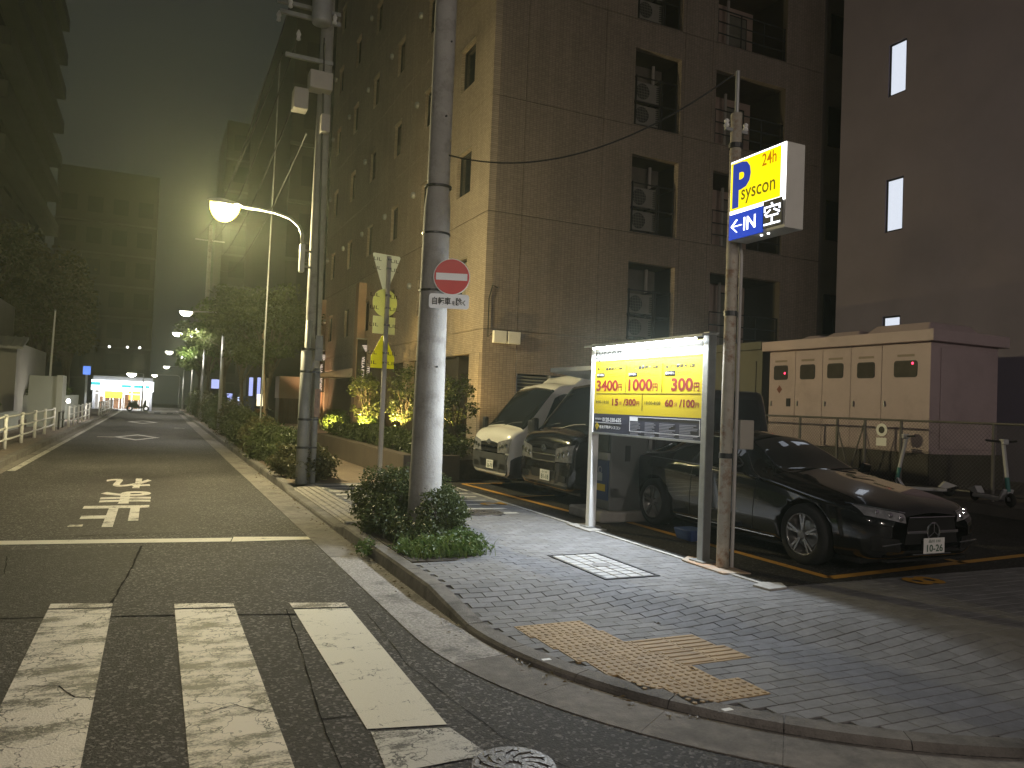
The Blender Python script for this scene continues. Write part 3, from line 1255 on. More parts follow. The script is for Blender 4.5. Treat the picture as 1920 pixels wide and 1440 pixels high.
def ac_unit(fl, which, x, y, z, rz, desc):
    t = thing('air_conditioner_unit', desc, 'air conditioner', (x, y, z), 'outdoor air conditioner units in the facade niches', True)
    t.rotation_euler = (0, 0, rz)
    w, d, h = .78, .28, .60
    MB().box(-w / 2, w / 2, 0, d, .04, h).build('casing', M_AC, t, bevel=.02)
    MB().lathe([(0, .004), (.2, .004), (.215, .012), (.23, .012)], 24, (-.1, 0, .32), (0, -1, 0)).build('fan_grille', M_ACF, t)
    g = MB()
    for k in range(-3, 4):
        hh = math.sqrt(max(.001, .22 ** 2 - (k * .055) ** 2))
        g.bar((-.1 + k * .055, -.02, .32 - hh), (-.1 + k * .055, -.02, .32 + hh), .008, .008)
    for k in range(-2, 3):
        hh = math.sqrt(max(.001, .22 ** 2 - (k * .08) ** 2))
        g.bar((-.1 - hh, -.024, .32 + k * .08), (-.1 + hh, -.024, .32 + k * .08), .008, .008)
    g.build('fan_guard', M_AC, t)
    fn_ = MB()
    for k in range(8):
        fn_.box(-w / 2 - .012, -w / 2 - .002, .03, d - .03, .1 + k * .058, .125 + k * .058)
    fn_.build('side_fins', M_ACF, t)['kind'] = 'stuff'
    f = MB()
    f.box(-w / 2 + .08, -w / 2 + .14, .02, d - .02, 0, .04).box(w / 2 - .14, w / 2 - .08, .02, d - .02, 0, .04)
    f.build('foot', MT['dark_metal'], t)
    return t


FLN = ['first floor', 'second floor', 'third floor', 'fourth floor']
for fl in range(NFL):
    z0 = F0 + fl * FH
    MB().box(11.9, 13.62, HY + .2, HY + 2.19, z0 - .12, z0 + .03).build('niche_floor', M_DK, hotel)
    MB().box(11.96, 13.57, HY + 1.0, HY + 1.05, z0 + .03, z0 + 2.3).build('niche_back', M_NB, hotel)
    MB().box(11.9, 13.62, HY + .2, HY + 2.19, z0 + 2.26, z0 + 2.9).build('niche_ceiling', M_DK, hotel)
    MB().cyl((13.12, HY + .8, z0 + .03), (13.12, HY + .8, z0 + 2.25), .05, n=10).build('drain_pipe', M_PIPE, hotel)
    if fl < 4:
        rk = thing('air_conditioner_rack', 'steel rack carrying outdoor units in the %s facade niche' % FLN[fl], 'rack', (12.7, HY + .4, z0 + .03), 'unit racks in the facade niches')
        r_ = MB()
        for xx in (12.05, 12.87, 12.95, 13.45):
            for yy in (HY + .06, HY + .95):
                r_.bar((xx, yy, z0 + .03), (xx, yy, z0 + 1.5), .035, .035)
        for zz in (.06, .74, 1.46):
            for yy in (HY + .06, HY + .95):
                r_.bar((12.05, yy, z0 + zz), (13.45, yy, z0 + zz), .03, .035)
        for xx in (12.05, 12.87, 12.95, 13.45):
            for zz in (.06, .74, 1.46):
                r_.bar((xx, HY + .06, z0 + zz), (xx, HY + .95, z0 + zz), .03, .03)
        r_.build('frame', MT['dark_metal'], rk)
        ac_unit(fl, 0, 12.44, HY + .16, z0 + .1, 0, 'front-facing outdoor air conditioner unit low in the %s niche' % FLN[fl])
        ac_unit(fl, 1, 12.44, HY + .16, z0 + .78, 0, 'front-facing outdoor air conditioner unit high in the %s niche' % FLN[fl])
        ac_unit(fl, 2, 13.05, HY + .52, z0 + .1, 1.35, 'turned outdoor air conditioner unit low right in the %s niche' % FLN[fl])
        ac_unit(fl, 3, 13.05, HY + .52, z0 + .78, 1.35, 'turned outdoor air conditioner unit high right in the %s niche' % FLN[fl])
    # balcony
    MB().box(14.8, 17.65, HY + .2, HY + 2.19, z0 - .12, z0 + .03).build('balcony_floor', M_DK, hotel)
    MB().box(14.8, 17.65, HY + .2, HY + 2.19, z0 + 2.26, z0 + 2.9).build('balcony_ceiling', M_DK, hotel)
    MB().box(14.85, 17.6, HY + 1.6, HY + 1.65, z0 + .03, z0 + 2.3).build('balcony_wall', M_DOOR, hotel)
    d = MB().box(15.0, 15.9, HY + 1.54, HY + 1.595, z0 + .05, z0 + 2.0).box(16.5, 17.3, HY + 1.54, HY + 1.595, z0 + .05, z0 + 2.0).build('balcony_door', MT['dark_metal'], hotel)
    MB().box(15.05, 15.85, HY + 1.53, HY + 1.538, z0 + .1, z0 + 1.95).box(16.55, 17.25, HY + 1.53, HY + 1.538, z0 + .1, z0 + 1.95).build('pane', M_CURT, d)
    MB().cyl((16.3, HY + 1.3, z0 + .03), (16.3, HY + 1.3, z0 + 2.26), .05, n=8).build('drain_pipe', M_PIPE, hotel)
    r_ = MB()
    for zz in (.35, .7, 1.08):
        r_.bar((14.86, HY + .06, z0 + zz), (17.59, HY + .06, z0 + zz), .03, .03)
    for xx in (14.9, 15.8, 16.7, 17.55):
        r_.bar((xx, HY + .06, z0 + .03), (xx, HY + .06, z0 + 1.08), .03, .03)
    r_.build('railing', MT['dark_metal'], hotel)

# wall lamp in the recess
wlp = thing('wall_lamp', 'small glowing orange wall lamp in the recess beside the corner pier', 'lamp', (8.88, 21.5, 2.45))
p = AX(847, 700, 8.8)
wlp.location = p
MB().box(p.x + .03, p.x + .09, p.y - .07, p.y + .07, p.z - .16, p.z + .16).build('back_plate', MT['dark_metal'], wlp)
M_WARM = emit('warm lamp glow', (1.0, .50, .16), 28)
MB().lathe([(.001, -.13), (.045, -.12), (.05, 0), (.045, .12), (.001, .13)], 14, (p.x - .03, p.y, p.z)).build('lamp_glass', M_WARM, wlp, smooth=True)


def point(name, loc, col, power, radius=.05, parent=None):
    l = bpy.data.lights.new(name, 'POINT')
    l.energy = power
    l.color = col
    l.shadow_soft_size = radius
    o = bpy.data.objects.new(name, l)
    COL.objects.link(o)
    if parent is not None:
        o.parent = parent
        loc = Vector(loc) - world_offset(parent)
    o.location = loc
    return o


def spot(name, loc, target, col, power, angle=60, blend=.5, radius=.05, parent=None):
    l = bpy.data.lights.new(name, 'SPOT')
    l.energy = power
    l.color = col
    l.shadow_soft_size = radius
    l.spot_size = math.radians(angle)
    l.spot_blend = blend
    o = bpy.data.objects.new(name, l)
    COL.objects.link(o)
    d = Vector(target) - Vector(loc)
    o.rotation_euler = d.to_track_quat('-Z', 'Y').to_euler()
    if parent is not None:
        o.parent = parent
        loc = Vector(loc) - world_offset(parent)
    o.location = loc
    return o


point('wall_lamp_light', (p.x - .15, p.y, p.z), (1, .55, .25), 16, .06, wlp)

# banners hanging square to the street from wall brackets
M_BAN = mat('black banner cloth', (.018, .016, .015), .8, 0, .15, 5)
M_BLT = emit('self-glowing banner lettering', (.75, .62, .50), .7)  # glow put into the printed lettering, which is no lamp
for yb, px0, px1, pt, pb, lab in ((30.3, 671, 697, 636, 738, 'near black hotel banner with white vertical lettering beside the leafy tree'),
                                  (38.6, 593, 618, 657, 736, 'far black hotel banner with white vertical lettering beside the utility pole')):
    a, b_ = AY(px0, pt, yb), AY(px1, pb, yb)
    t = thing('hanging_banner', lab, 'banner', ((a.x + b_.x) / 2, yb, b_.z), 'hotel banners on the facade')
    MB().box(a.x, b_.x, yb, yb + .02, b_.z, a.z).build('cloth', M_BAN, t)
    MB().tube([(a.x - .05, yb + .01, a.z + .03), (HX + .02, yb + .01, a.z + .03)], .025, 8).build('bracket', MT['steel'], t)
    w, h = b_.x - a.x, a.z - b_.z
    tri = MB()
    cx, cz, s = a.x + w * .52, a.z - h * .16, w * .24
    for q, (k0, k1) in enumerate(((1.0, .78), (.60, .40), (.24, 0))):
        for sx in (-1, 1):
            tri.add([(cx, yb - .003, cz - s * k0 * .9), (cx + sx * s * k0, yb - .003, cz + s * k0 * .75), (cx + sx * s * k1, yb - .003, cz + s * k1 * .75), (cx, yb - .003, cz - s * k1 * .9)], [(0, 1, 2, 3)])
        tri.add([(cx - s * k0, yb - .004, cz + s * k0 * .75), (cx + s * k0, yb - .004, cz + s * k0 * .75), (cx + s * k1, yb - .004, cz + s * k0 * .75 - s * .16), (cx - s * k1, yb - .004, cz + s * k0 * .75 - s * .16)], [(0, 1, 2, 3)])
    tri.build('emblem', M_BLT, t)
    text('HOTEL', (a.x + w * .62, yb - .001, b_.z + h * .62), (0, 0, -1), (1, 0, 0), h * .26, w * .17, M_BLT, t, 'lettering', .02)
    text('VILLA FONTAINE', (a.x + w * .30, yb - .001, b_.z + h * .68), (0, 0, -1), (1, 0, 0), h * .64, w * .17, M_BLT, t, 'lettering', .02)
# pale awning over the hotel entrance
aw = thing('entrance_awning', 'pale pitched awning projecting over the hotel entrance between the banners', 'awning', (6.9, 33.5, 2.6))
b = MB()
b.add([(5.9, 32.2, 2.62), (7.58, 32.2, 3.0), (7.58, 35.4, 3.0), (5.9, 35.4, 2.62), (5.9, 32.2, 2.54), (7.58, 32.2, 2.6), (7.58, 35.4, 2.6), (5.9, 35.4, 2.54)],
      [(0, 1, 2, 3), (4, 7, 6, 5), (0, 4, 5, 1), (1, 5, 6, 2), (2, 6, 7, 3), (3, 7, 4, 0)])
b.build('canopy', mat('pale awning', (.55, .46, .40), .7, 0, .1, 3), aw)
b = MB()
for yy in (32.4, 35.2):
    b.bar((5.95, yy, .12), (5.95, yy, 2.55), .06, .06)
b.build('post', MT['steel'], aw)

# ------------------------------------------------------------------ grey building on the right
GX = 19.0
gb = thing('grey_building', 'plain dark grey office block with three lit windows behind the electrical cabinet', 'building', (24, 12, 0))
M_GREY = mat('grey render', (.215, .19, .255), .85, 0, .12, .6, .2, 30, space='World')
gwin = []
for (l, t_, r_, bt) in ((1667, 75, 1698, 170), (1662, 338, 1692, 430), (1655, 596, 1686, 700)):
    a, c = AX(l, t_, GX), AX(r_, bt, GX)
    gwin.append((c.y, a.y, c.z, a.z))
yl, yr = -12.0, AX(1572, 400, GX).y
wy0, wy1 = min(w[0] for w in gwin), max(w[1] for w in gwin)
zs_ = sorted(gwin, key=lambda w: w[2])
step = zs_[2][2] - zs_[1][2]
wz = []
wh = zs_[1][3] - zs_[1][2]
for k in range(-1, 6):
    wz.append((zs_[1][2] + k * step, zs_[1][2] + k * step + wh))
top = 30.0
b = MB()
ys = sum(w[0] for w in gwin) / 3
ye = sum(w[1] for w in gwin) / 3
b.box(GX, GX + .3, yl, ys, 0, top).box(GX, GX + .3, ye, yr, 0, top)
last = 0
for z0, z1 in wz:
    b.box(GX, GX + .3, ys, ye, last, max(z0, last))
    last = z1
b.box(GX, GX + .3, ys, ye, last, top)
b.box(GX + .3, 34, yl, yl + .3, 0, top).box(GX + .3, 34, yr - .3, yr, 0, top).box(GX + .3, 34, yl + .3, yr - .3, top - .3, top)
b.build('wall', M_GREY, gb)
M_LITW = emit('frosted lit window', (.80, .87, 1.0), .60)
for k, (z0, z1) in enumerate(wz):
    lit = 0 <= k <= 6
    f = MB()
    f.box(GX + .04, GX + .10, ys, ys + .05, z0, z1).box(GX + .04, GX + .10, ye - .05, ye, z0, z1).box(GX + .04, GX + .10, ys + .05, ye - .05, z0, z0 + .05).box(GX + .04, GX + .10, ys + .05, ye - .05, z1 - .05, z1)
    fo = f.build('window', MT['dark_metal'], gb)
    MB().box(GX + .06, GX + .08, ys + .05, ye - .05, z0 + .05, z1 - .05).build('pane', M_LITW, fo)
# dark service strip between the two buildings, with balconies and vent hoods
sv = thing('rear_building', 'dark rear block with stacked service balconies between hotel and grey building', 'building', (24, 20, 0))
M_SV = mat('shade-toned render', (.13, .115, .105), .85, 0, .15, 1.2, space='World')  # dark tone puts the shade of the gap into the render colour
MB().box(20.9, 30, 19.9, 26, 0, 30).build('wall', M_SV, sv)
for fl in range(8):
    z0 = 1.0 + fl * FH
    MB().box(19.5, 23, 18.7, 19.9, z0, z0 + 1.15).build('balcony', M_SV, sv)
    for xx in (21.4, 22.3):
        MB().box(xx, xx + .6, 19.84, 19.905, z0 + 1.2, z0 + 2.4).build('window', MT['pane'], sv)
    MB().lathe([(.02, -.2), (.13, -.18), (.16, 0)], 10, (21.15, 19.9, z0 + 2.2), (0, 1, 0)).build('vent_cap', MT['grey_metal'], sv)

# ------------------------------------------------------------------ convenience store at the end of the road
SY = 74.0
store = thing('convenience_store', 'brightly lit convenience store with white and turquoise fascia closing the road', 'store', (-2, SY + 3, 0))
pL, pR = AY(172, 760, SY).x, AY(284, 760, SY).x
zt = AY(230, 714, SY).z
zf = AY(230, 733, SY).z
M_ST = mat('store wall', (.35, .35, .36), .7, 0, .1, 1)
b = MB()
b.box(pL, pR, SY + .05, SY + .25, zt - .05, zt + .35)
b.box(pL, pL + .2, SY + .05, SY + 8, 0, zt).box(pR - .2, pR, SY + .05, SY + 8, 0, zt).box(pL, pR, SY + 7.8, SY + 8, 0, zt).box(pL, pR, SY + .25, SY + 8, zt - .05, zt)
b.build('wall', M_ST, store)
M_FW = emit('white lit fascia', (.92, .97, 1.0), 2.4)
M_FT = emit('turquoise lit fascia band', (.08, .62, .66), 1.0)
fas = MB().box(pL - .1, pR + .1, SY - .35, SY + .02, zf, zt).build('fascia', M_FW, store)
w = pR - pL
hz = zt - zf
MB().box(pL - .1, pL + w * .13, SY - .362, SY - .352, zf + hz * .48, zf + hz * .78).box(pL + w * .48, pL + w * .64, SY - .362, SY - .352, zf + hz * .34, zf + hz * .60).box(pL + w * .68, pL + w * .84, SY - .362, SY - .352, zf + hz * .34, zf + hz * .60).box(pL + w * .88, pL + w * .95, SY - .362, SY - .352, zf + hz * .34, zf + hz * .60).build('fascia_band', M_FT, fas)
M_INT = emit('lit shop interior', (1.0, .97, .90), 1.1)
M_YELS = emit('yellow lit poster', (1.0, .80, .05), 1.1)
M_ORG = emit('orange lit goods', (.95, .45, .08), .9)
MB().box(pL + .2, pR - .2, SY + 4.5, SY + 4.6, .1, zf + .4).build('interior_wall', M_INT, store)
MB().box(pL + .2, pR - .2, SY + .3, SY + 4.5, zf + .45, zf + .5).build('interior_ceiling', M_INT, store)
MB().box(pL + .2, pR - .2, SY + .3, SY + 4.5, .0, .08).build('interior_floor', mat('shop floor', (.6, .6, .58), .3, 0, .05, 2), store)
f = MB()
for k in range(7):
    xx = pL + .1 + (w - .3) * k / 6
    f.box(xx, xx + .08, SY + .1, SY + .18, .0, zf)
f.box(pL, pR, SY + .1, SY + .18, zf * .82, zf * .86)
f.build('window_frame', MT['white_metal'], store)
MB().box(pL + w * .20, pL + w * .50, SY + .04, SY + .07, zf - .62, zf - .08).build('yellow_poster', M_YELS, store)
MB().box(pL + w * .60, pL + w * .82, SY + .22, SY + .26, .9, 2.0).build('orange_poster', M_ORG, store)
sh = MB()
for k in range(9):
    xx = pL + .5 + k * (w - 1.2) / 9
    sh.box(xx, xx + w * .07, SY + 1.2 + (k % 3) * .8, SY + 1.6 + (k % 3) * .8, .08, 1.1 + .35 * (k % 2))
sh.build('shelf', mat('shelf goods', (.35, .18, .1), .6, 0, .9, 9), store)
MB().box(pL - .55, pL - .4, SY - .5, SY - .35, 0, 2.9).build('sign_post', MT['white_metal'], store)
MB().box(pL - .75, pL - .2, SY - .55, SY - .35, 2.9, 3.6).build('sign_box', emit('blue lit sign', (.12, .25, .85), 1.0), store)
al = bpy.data.lights.new('store_light', 'AREA')
al.shape = 'RECTANGLE'
al.size, al.size_y = w, 1.2
al.energy = 160
al.color = (.92, .95, 1.0)
ao = bpy.data.objects.new('store_light', al)
COL.objects.link(ao)
ao.parent = store
ao.location = Vector(((pL + pR) / 2, SY - .5, zf - .15)) - Vector(store.location)
ao.rotation_euler = (math.radians(35), 0, 0)

# ------------------------------------------------------------------ dark blocks round the far junction
M_FAR = mat('far facade', (.035, .035, .034), .85, 0, .2, .3, space='World')
M_FARP = mat('far facade glass', (.03, .033, .035), .25, 0, .2, 1)
M_BAL = mat('pale balcony front', (.07, .07, .068), .8, 0, .15, .6, space='World')


def block(label, x0, x1, y0, y1, h, fl_h, face, wins, ncol, lit=(), name='apartment_block', balcony=False):
    """slab block with floor bands and real windows on the face towards the street"""
    t = thing(name, label, 'building', ((x0 + x1) / 2, (y0 + y1) / 2, 0))
    MB().box(x0, x1, y0, y1, 0, h).build('wall', M_FAR, t)
    nfl = int((h - 3) / fl_h)
    for f in range(nfl):
        z = 3 + f * fl_h
        for fc in face:
            if fc == 'S':
                MB().box(x0 - .05, x1 + .05, y0 - (1.1 if balcony else .12), y0 - .003, z - .2, z + (.85 if balcony else 0)).build('balcony_front', M_BAL, t)
            if fc == 'E':
                MB().box(x1 + .003, x1 + (1.0 if balcony else .12), y0, y1, z - .2, z + (.85 if balcony else 0)).build('balcony_front', M_BAL, t)
        for c in range(ncol):
            for fc in face:
                if fc == 'S':
                    wd = (x1 - x0) / ncol
                    a = x0 + c * wd + wd * .2
                    MB().box(a, a + wd * .6, y0 - .03, y0 + .05, z + .9 * (not balcony), z + fl_h - .75).build('window', M_WINL if (f, c, fc) in lit else M_FARP, t)
                if fc == 'E':
                    wd = (y1 - y0) / ncol
                    a = y0 + c * wd + wd * .2
                    MB().box(x1 - .05, x1 + .03, a, a + wd * .6, z + .9 * (not balcony), z + fl_h - .75).build('window', M_WINL if (f, c, fc) in lit else M_FARP, t)
    return t


M_WINL = emit('lit flat window', (1.0, .52, .26), .75)
twr = block('dark apartment tower rising behind the convenience store', -10.2, -.6, 92, 104, 25, 3.3, 'S', 0, 4)
q = AY(122, 507, 91.8)
MB().box(q.x - .65, q.x + .65, 91.82, 91.86, q.z - .5, q.z + .5).build('window', M_WINL, twr)
block('tall slab with pale rounded balcony fronts along the opposite pavement', -26, -9.8, 54, 82, 46, 3.2, 'ES', 0, 5, balcony=True)
block('dark office block on the right beyond the street trees', 6.5, 20, 46, 70, 26, 3.4, 'S', 0, 4)
block('dark block closing the view to the right of the store', 5.5, 24, 84, 96, 30, 3.3, 'S', 0, 5)
# ================================================================== STREET FURNITURE
# ---- price board
BX = 5.07
pb = thing('price_board', 'yellow and navy parking price board on two steel posts with lamp hood', 'price board', (BX, 7.37, .12))
Y1, Y2 = 8.48, 6.26                          # far post, near post
zl, zr = AX(1105, 652, BX).z, AX(1322, 633, BX).z
ZT = (zl + zr) / 2
ZB = (AX(1107, 812, BX).z + AX(1315, 823, BX).z) / 2
ZM = (AX(1107, 774, BX).z + AX(1318, 785, BX).z) / 2     # yellow / navy border
for yy, nm in ((Y1, 'far'), (Y2, 'near')):
    b = MB().box(BX - .01, BX + .09, yy - .045, yy + .045, .13, ZT + .05)
    b.build('post', MT['steel'] if nm == 'near' else MT['white_metal'], pb, bevel=.008)
    MB().box(BX - .06, BX + .14, yy - .1, yy + .1, .136, .15).build('base_plate', MT['steel'], pb)
M_YP = mat('yellow sign sheet', (.58, .435, .003), .5, 0, .03, 2)
M_NV = mat('navy sign sheet', (.028, .03, .055), .45, 0, .08, 3)
M_WS = mat('lamp-washed sign sheet', (.20, .20, .185), .5, 0, .02, 2)
ya, yb_ = Y1 - .046, Y2 + .046
pan = MB().box(BX, BX + .03, yb_, ya, ZM, ZT - .02).build('yellow_panel', M_YP, pb)
nav = MB().box(BX, BX + .03, yb_, ya, ZB, ZM - .001).build('navy_panel', M_NV, pb)
MB().box(BX - .012, BX + .04, yb_ - .0, ya, ZB - .025, ZB - .001).build('bottom_rail', MT['steel'], pb)
zw = AX(1210, 668, BX).z
MB().box(BX - .0035, BX - .001, yb_ + .01, ya - .01, zw - .02, ZT - .03).build('lamp_washed_header', M_WS, pan)  # pale strip stands in for yellow panel washed out by the tube
hood = MB()
hood.prism([(-.11, -.005), (-.11, .02), (.1, .045), (.1, .02), (-.02, .012)], (BX, Y1 + .06, ZT), (1, 0, 0), (0, 0, 1), (0, -1, 0), Y1 - Y2 + .12)
hood.build('hood', MT['grey_metal'], pb)
tube = MB().tube([(BX - .065, ya - .05, ZT - .018), (BX - .065, yb_ + .05, ZT - .018)], .012, 10).build('lamp_tube', emit('white tube glow', (.95, 1.0, 1.0), 25), pb)
al = bpy.data.lights.new('board_light', 'AREA')
al.shape = 'RECTANGLE'
al.size, al.size_y = 2.05, .05
al.energy = 122
al.color = (.84, .92, 1.0)
ao = bpy.data.objects.new('board_light', al)
COL.objects.link(ao)
ao.parent = pb
ao.location = Vector((BX - .07, 7.37, ZT - .035)) - Vector(pb.location)
ao.rotation_euler = (Matrix.Rotation(math.radians(38), 3, 'Y') @ Matrix(((0, -1, 0), (1, 0, 0), (0, 0, 1)))).to_euler()     # long side along the board, shining down and out
RD = mat('red sign print', (.22, .008, .003), .5, 0, .05, 3)
BK = mat('dark sign print', (.005, .004, .003), .5, 0, .05, 3)
GD = mat('grey sign print', (.006, .0055, .005), .5, 0, .05, 3)
WP = mat('white sign print', (.80, .80, .82), .5, 0, .05, 3)
TX, TY = (0, -1, 0), (0, 0, 1)


def bt(s, x0, y0, x1, y1, m, parent=pan, off=.014, X=BX):
    """lettering on the board between the photo points (x0,y0) lower left and (x1,y1) upper right"""
    a, c = AX(x0, y0, X), AX(x1, y1, X)
    slope = AX(x0, y0, X).z
    h = abs(AX(x0, y1 + (y0 - y0), X).z - a.z)
    w = a.y - AX(x1, y0, X).y
    return text(s, (X, a.y, a.z), TX, TY, w, h, m, parent, 'lettering', off)


def zp(x, y):
    return AX(1080 + x / 6, 600 + y / 6, BX)        # board close-up coordinates


def zt_text(s, x0, x1, yb0, yt0, m, parent=pan, off=.014):
    a = zp(x0, yb0)
    w = a.y - zp(x1, yb0).y
    h = zp(x0, yt0).z - a.z
    return text(s, (BX, a.y, a.z), TX, TY, w, h, m, parent, 'lettering', off, .0045 if yt0 < 480 else .0012)


zt_text('syscon', 220, 512, 478, 368, GD, off=.012)
zt_text('システムパーク日本橋箱崎町', 975, 1395, 366, 334, GD, off=0)
zt_text('月〜土', 238, 330, 576, 540, BK, off=.05)
zt_text('昼間最大料金', 335, 525, 572, 534, BK, off=.05)
zt_text('日・祝', 593, 680, 563, 520, RD)
zt_text('昼間最大料金', 702, 928, 556, 512, BK, off=.05)
zt_text('全日夜間最大料金', 1005, 1345, 548, 500, BK, off=.05)
for x0, x1, y0, y1, tw in ((238, 325, 640, 600, 445), (590, 690, 632, 590, 835), (1003, 1118, 622, 574, 1285)):
    a, c = zp(x0, y0), zp(x1, y0)
    hh = zp(x0, y1).z - a.z
    tgo = MB().box(BX - .003, BX - .0008, c.y, a.y, a.z, a.z + hh).build('tag_plate', BK, pan)
    text('繰り返し', (BX - .003, a.y - .012, a.z + hh * .2), TX, TY, a.y - c.y - .024, hh * .6, WP, tgo, 'lettering', .01, .002)
    zt_text('8:00-18:00' if x0 < 900 else '18:00-8:00', x1 + 12, tw, y0 - 25, y1 + 2, BK, off=.005)
    zt_text('表示時間以外は別途料金がかかります', x1 + 12, tw + 90, y0 - 4, y0 - 16, GD, off=0)
zt_text('3400', 230, 472, 800, 678, RD, off=.035)
zt_text('円', 474, 517, 794, 716, RD, off=.02)
zt_text('1000', 588, 858, 798, 664, RD, off=.035)
zt_text('円', 862, 917, 800, 712, RD, off=.02)
zt_text('300', 1070, 1315, 800, 652, RD, off=.035)
zt_text('円', 1325, 1385, 800, 702, RD, off=.02)
zt_text('8:00-18:00', 224, 370, 935, 905, BK, off=.005)
zt_text('15', 405, 475, 962, 885, RD, off=.035)
zt_text('分', 486, 514, 950, 912, RD, off=.02)
zt_text('/300', 530, 672, 962, 885, RD, off=.035)
zt_text('円', 678, 710, 962, 915, RD, off=.02)
zt_text('18:00-8:00', 772, 948, 950, 915, BK, off=.005)
zt_text('60', 998, 1092, 975, 892, RD, off=.035)
zt_text('分', 1104, 1138, 972, 925, RD, off=.02)
zt_text('/100', 1158, 1336, 982, 893, RD, off=.035)
zt_text('円', 1342, 1382, 985, 930, RD, off=.02)


def rule(x0, y0, x1, y1, w, m, parent=pan):
    a, c = zp(x0, y0), zp(x1, y1)
    MB().bar((BX - .0007, a.y, a.z), (BX - .0007, c.y, c.z), .001, w, (1, 0, 0)).build('rule', m, parent)


for q in ((215, 520, 208, 820), (565, 510, 556, 815), (975, 482, 963, 815), (208, 830, 200, 1000), (748, 832, 742, 1022)):
    rule(*q, .006, BK)
a_, c_ = zp(205, 828), zp(1400, 828)
MB().box(BX - .0014, BX - .0004, yb_ + .03, ya - .05, zp(800, 829).z - .002, zp(800, 829).z + .002).build('rule', BK, pan)
MB().box(BX - .0045, BX - .0037, yb_ + .03, ya - .05, zp(800, 432).z - .002, zp(800, 432).z + .002).build('rule', GD, pan)
zt_text('管理連絡先', 216, 288, 1118, 1098, WP, nav, .008)
zt_text('0120-330-635', 298, 505, 1140, 1095, WP, nav, .02)
a = zp(212, 1148)
MB().box(BX - .003, BX - .0008, zp(512, 1148).y, a.y, a.z - .003, a.z + .003).build('rule', WP, nav)
a = zp(238, 1190)
MB().prism([(-.045, 0), (0, -.05), (.045, 0), (0, .05)], (BX - .003, a.y, a.z), (0, 1, 0), (0, 0, 1), (1, 0, 0), .002).build('emblem', M_YP, nav)
MB().prism([(-.012, 0), (0, -.014), (.012, 0), (0, .014)], (BX - .0045, a.y, a.z), (0, 1, 0), (0, 0, 1), (1, 0, 0), .0012).build('emblem', M_NV, nav)
zt_text('住友不動産シスコン', 262, 500, 1218, 1180, WP, nav, .015)
p0, p1 = zp(600, 1255), zp(1392, 1255)
zb0, zb1 = zp(600, 1250).z, zp(600, 1085).z
for y0_, y1_, z0_, z1_ in ((p1.y, p0.y, zb1 - .006, zb1), (p1.y, p0.y, zb0, zb0 + .006), (p1.y, p1.y + .006, zb0 + .006, zb1 - .006), (p0.y - .006, p0.y, zb0 + .006, zb1 - .006)):
    MB().box(BX - .003, BX - .0008, y0_, y1_, z0_, z1_).build('rule', WP, nav)
MB().box(BX - .0032, BX - .001, zp(695, 1100).y, p0.y - .008, zb1 - .05, zb1 - .008).build('tag_plate', WP, nav)
M_FP = mat('faint small print', (.20, .20, .24), .6, 0, .1, 4)
rr = random.Random(3)
for c0, c1 in ((612, 745), (775, 905), (938, 1130), (1165, 1375)):
    m_ = MB()
    ya_, yb2 = zp(c0, 1200).y, zp(c1, 1200).y
    for k in range(11):
        z_ = zb1 - .065 - k * .0165
        L_ = (ya_ - yb2) * rr.uniform(.55, 1)
        m_.box(BX - .003, BX - .0008, ya_ - L_, ya_, z_ - .0045, z_ + .0045)
    m_.build('small_print', M_FP, nav)

# ---- pole carrying the parking sign
pp = thing('sign_pole', 'rusty slender steel pole carrying the lit parking sign', 'pole', (5.12, 5.98, .12))
zt1 = AY(1374, 212, 5.98).z
zt2 = AY(1378, 132, 5.98).z
MB().cyl((5.12, 5.98, .12), (5.12, 5.98, zt1), .062, .055, 16).build('pole', MT['rust'], pp, smooth=True)
MB().cyl((5.12, 5.98, zt1), (5.12, 5.98, zt2), .022, n=10).build('pole_extension', MT['steel'], pp)
MB().tube([(5.21, 5.95, .13), (5.21, 5.95, 3.2), (5.19, 5.97, 3.4)], .018, 8).build('conduit', mat('grey conduit', (.42, .40, .38), .5, 0, .1, 5), pp)
for z in (1.2, 2.6, zt1 - .35):
    MB().cyl((5.12, 5.98, z), (5.12, 5.98, z + .05), .067, n=16).build('clamp', MT['dark_metal'], pp)
for s in (-1, 1):
    MB().lathe([(.012, 0), (.03, .02), (.018, .05), (.028, .07), (.01, .09)], 10, (5.12 + s * .12, 5.98, zt1 - .16)).build('insulator', MT['white_metal'], pp)
MB().bar((4.98, 5.98, zt1 - .17), (5.26, 5.98, zt1 - .17), .03, .03).build('cross_arm', MT['steel'], pp)
mb_ = thing('meter_box', 'beige meter box with looping cable strapped behind the sign pole', 'meter box', (5.4, 6.0, 1.4))
q0, q1 = AY(1380, 842, 6.05), AY(1407, 788, 6.05)
MB().box(q0.x, q1.x, 5.99, 6.11, q0.z, q1.z).build('case', mat('beige plastic', (.36, .33, .28), .5, 0, .08, 4), mb_, bevel=.01)
MB().bar((5.17, 6.05, (q0.z + q1.z) / 2), (q0.x, 6.05, (q0.z + q1.z) / 2), .03, .1).build('bracket', MT['steel'], mb_)
lp_ = []
for k in range(15):
    t = k / 14
    lp_.append((q0.x + .02 + .05 * math.cos(t * 9), 6.05 + .03 * math.sin(t * 7), q0.z - .01 - .16 * math.sin(PI * t)))
MB().tube(lp_, .008, 6).build('cable', MT['wire'], mb_)

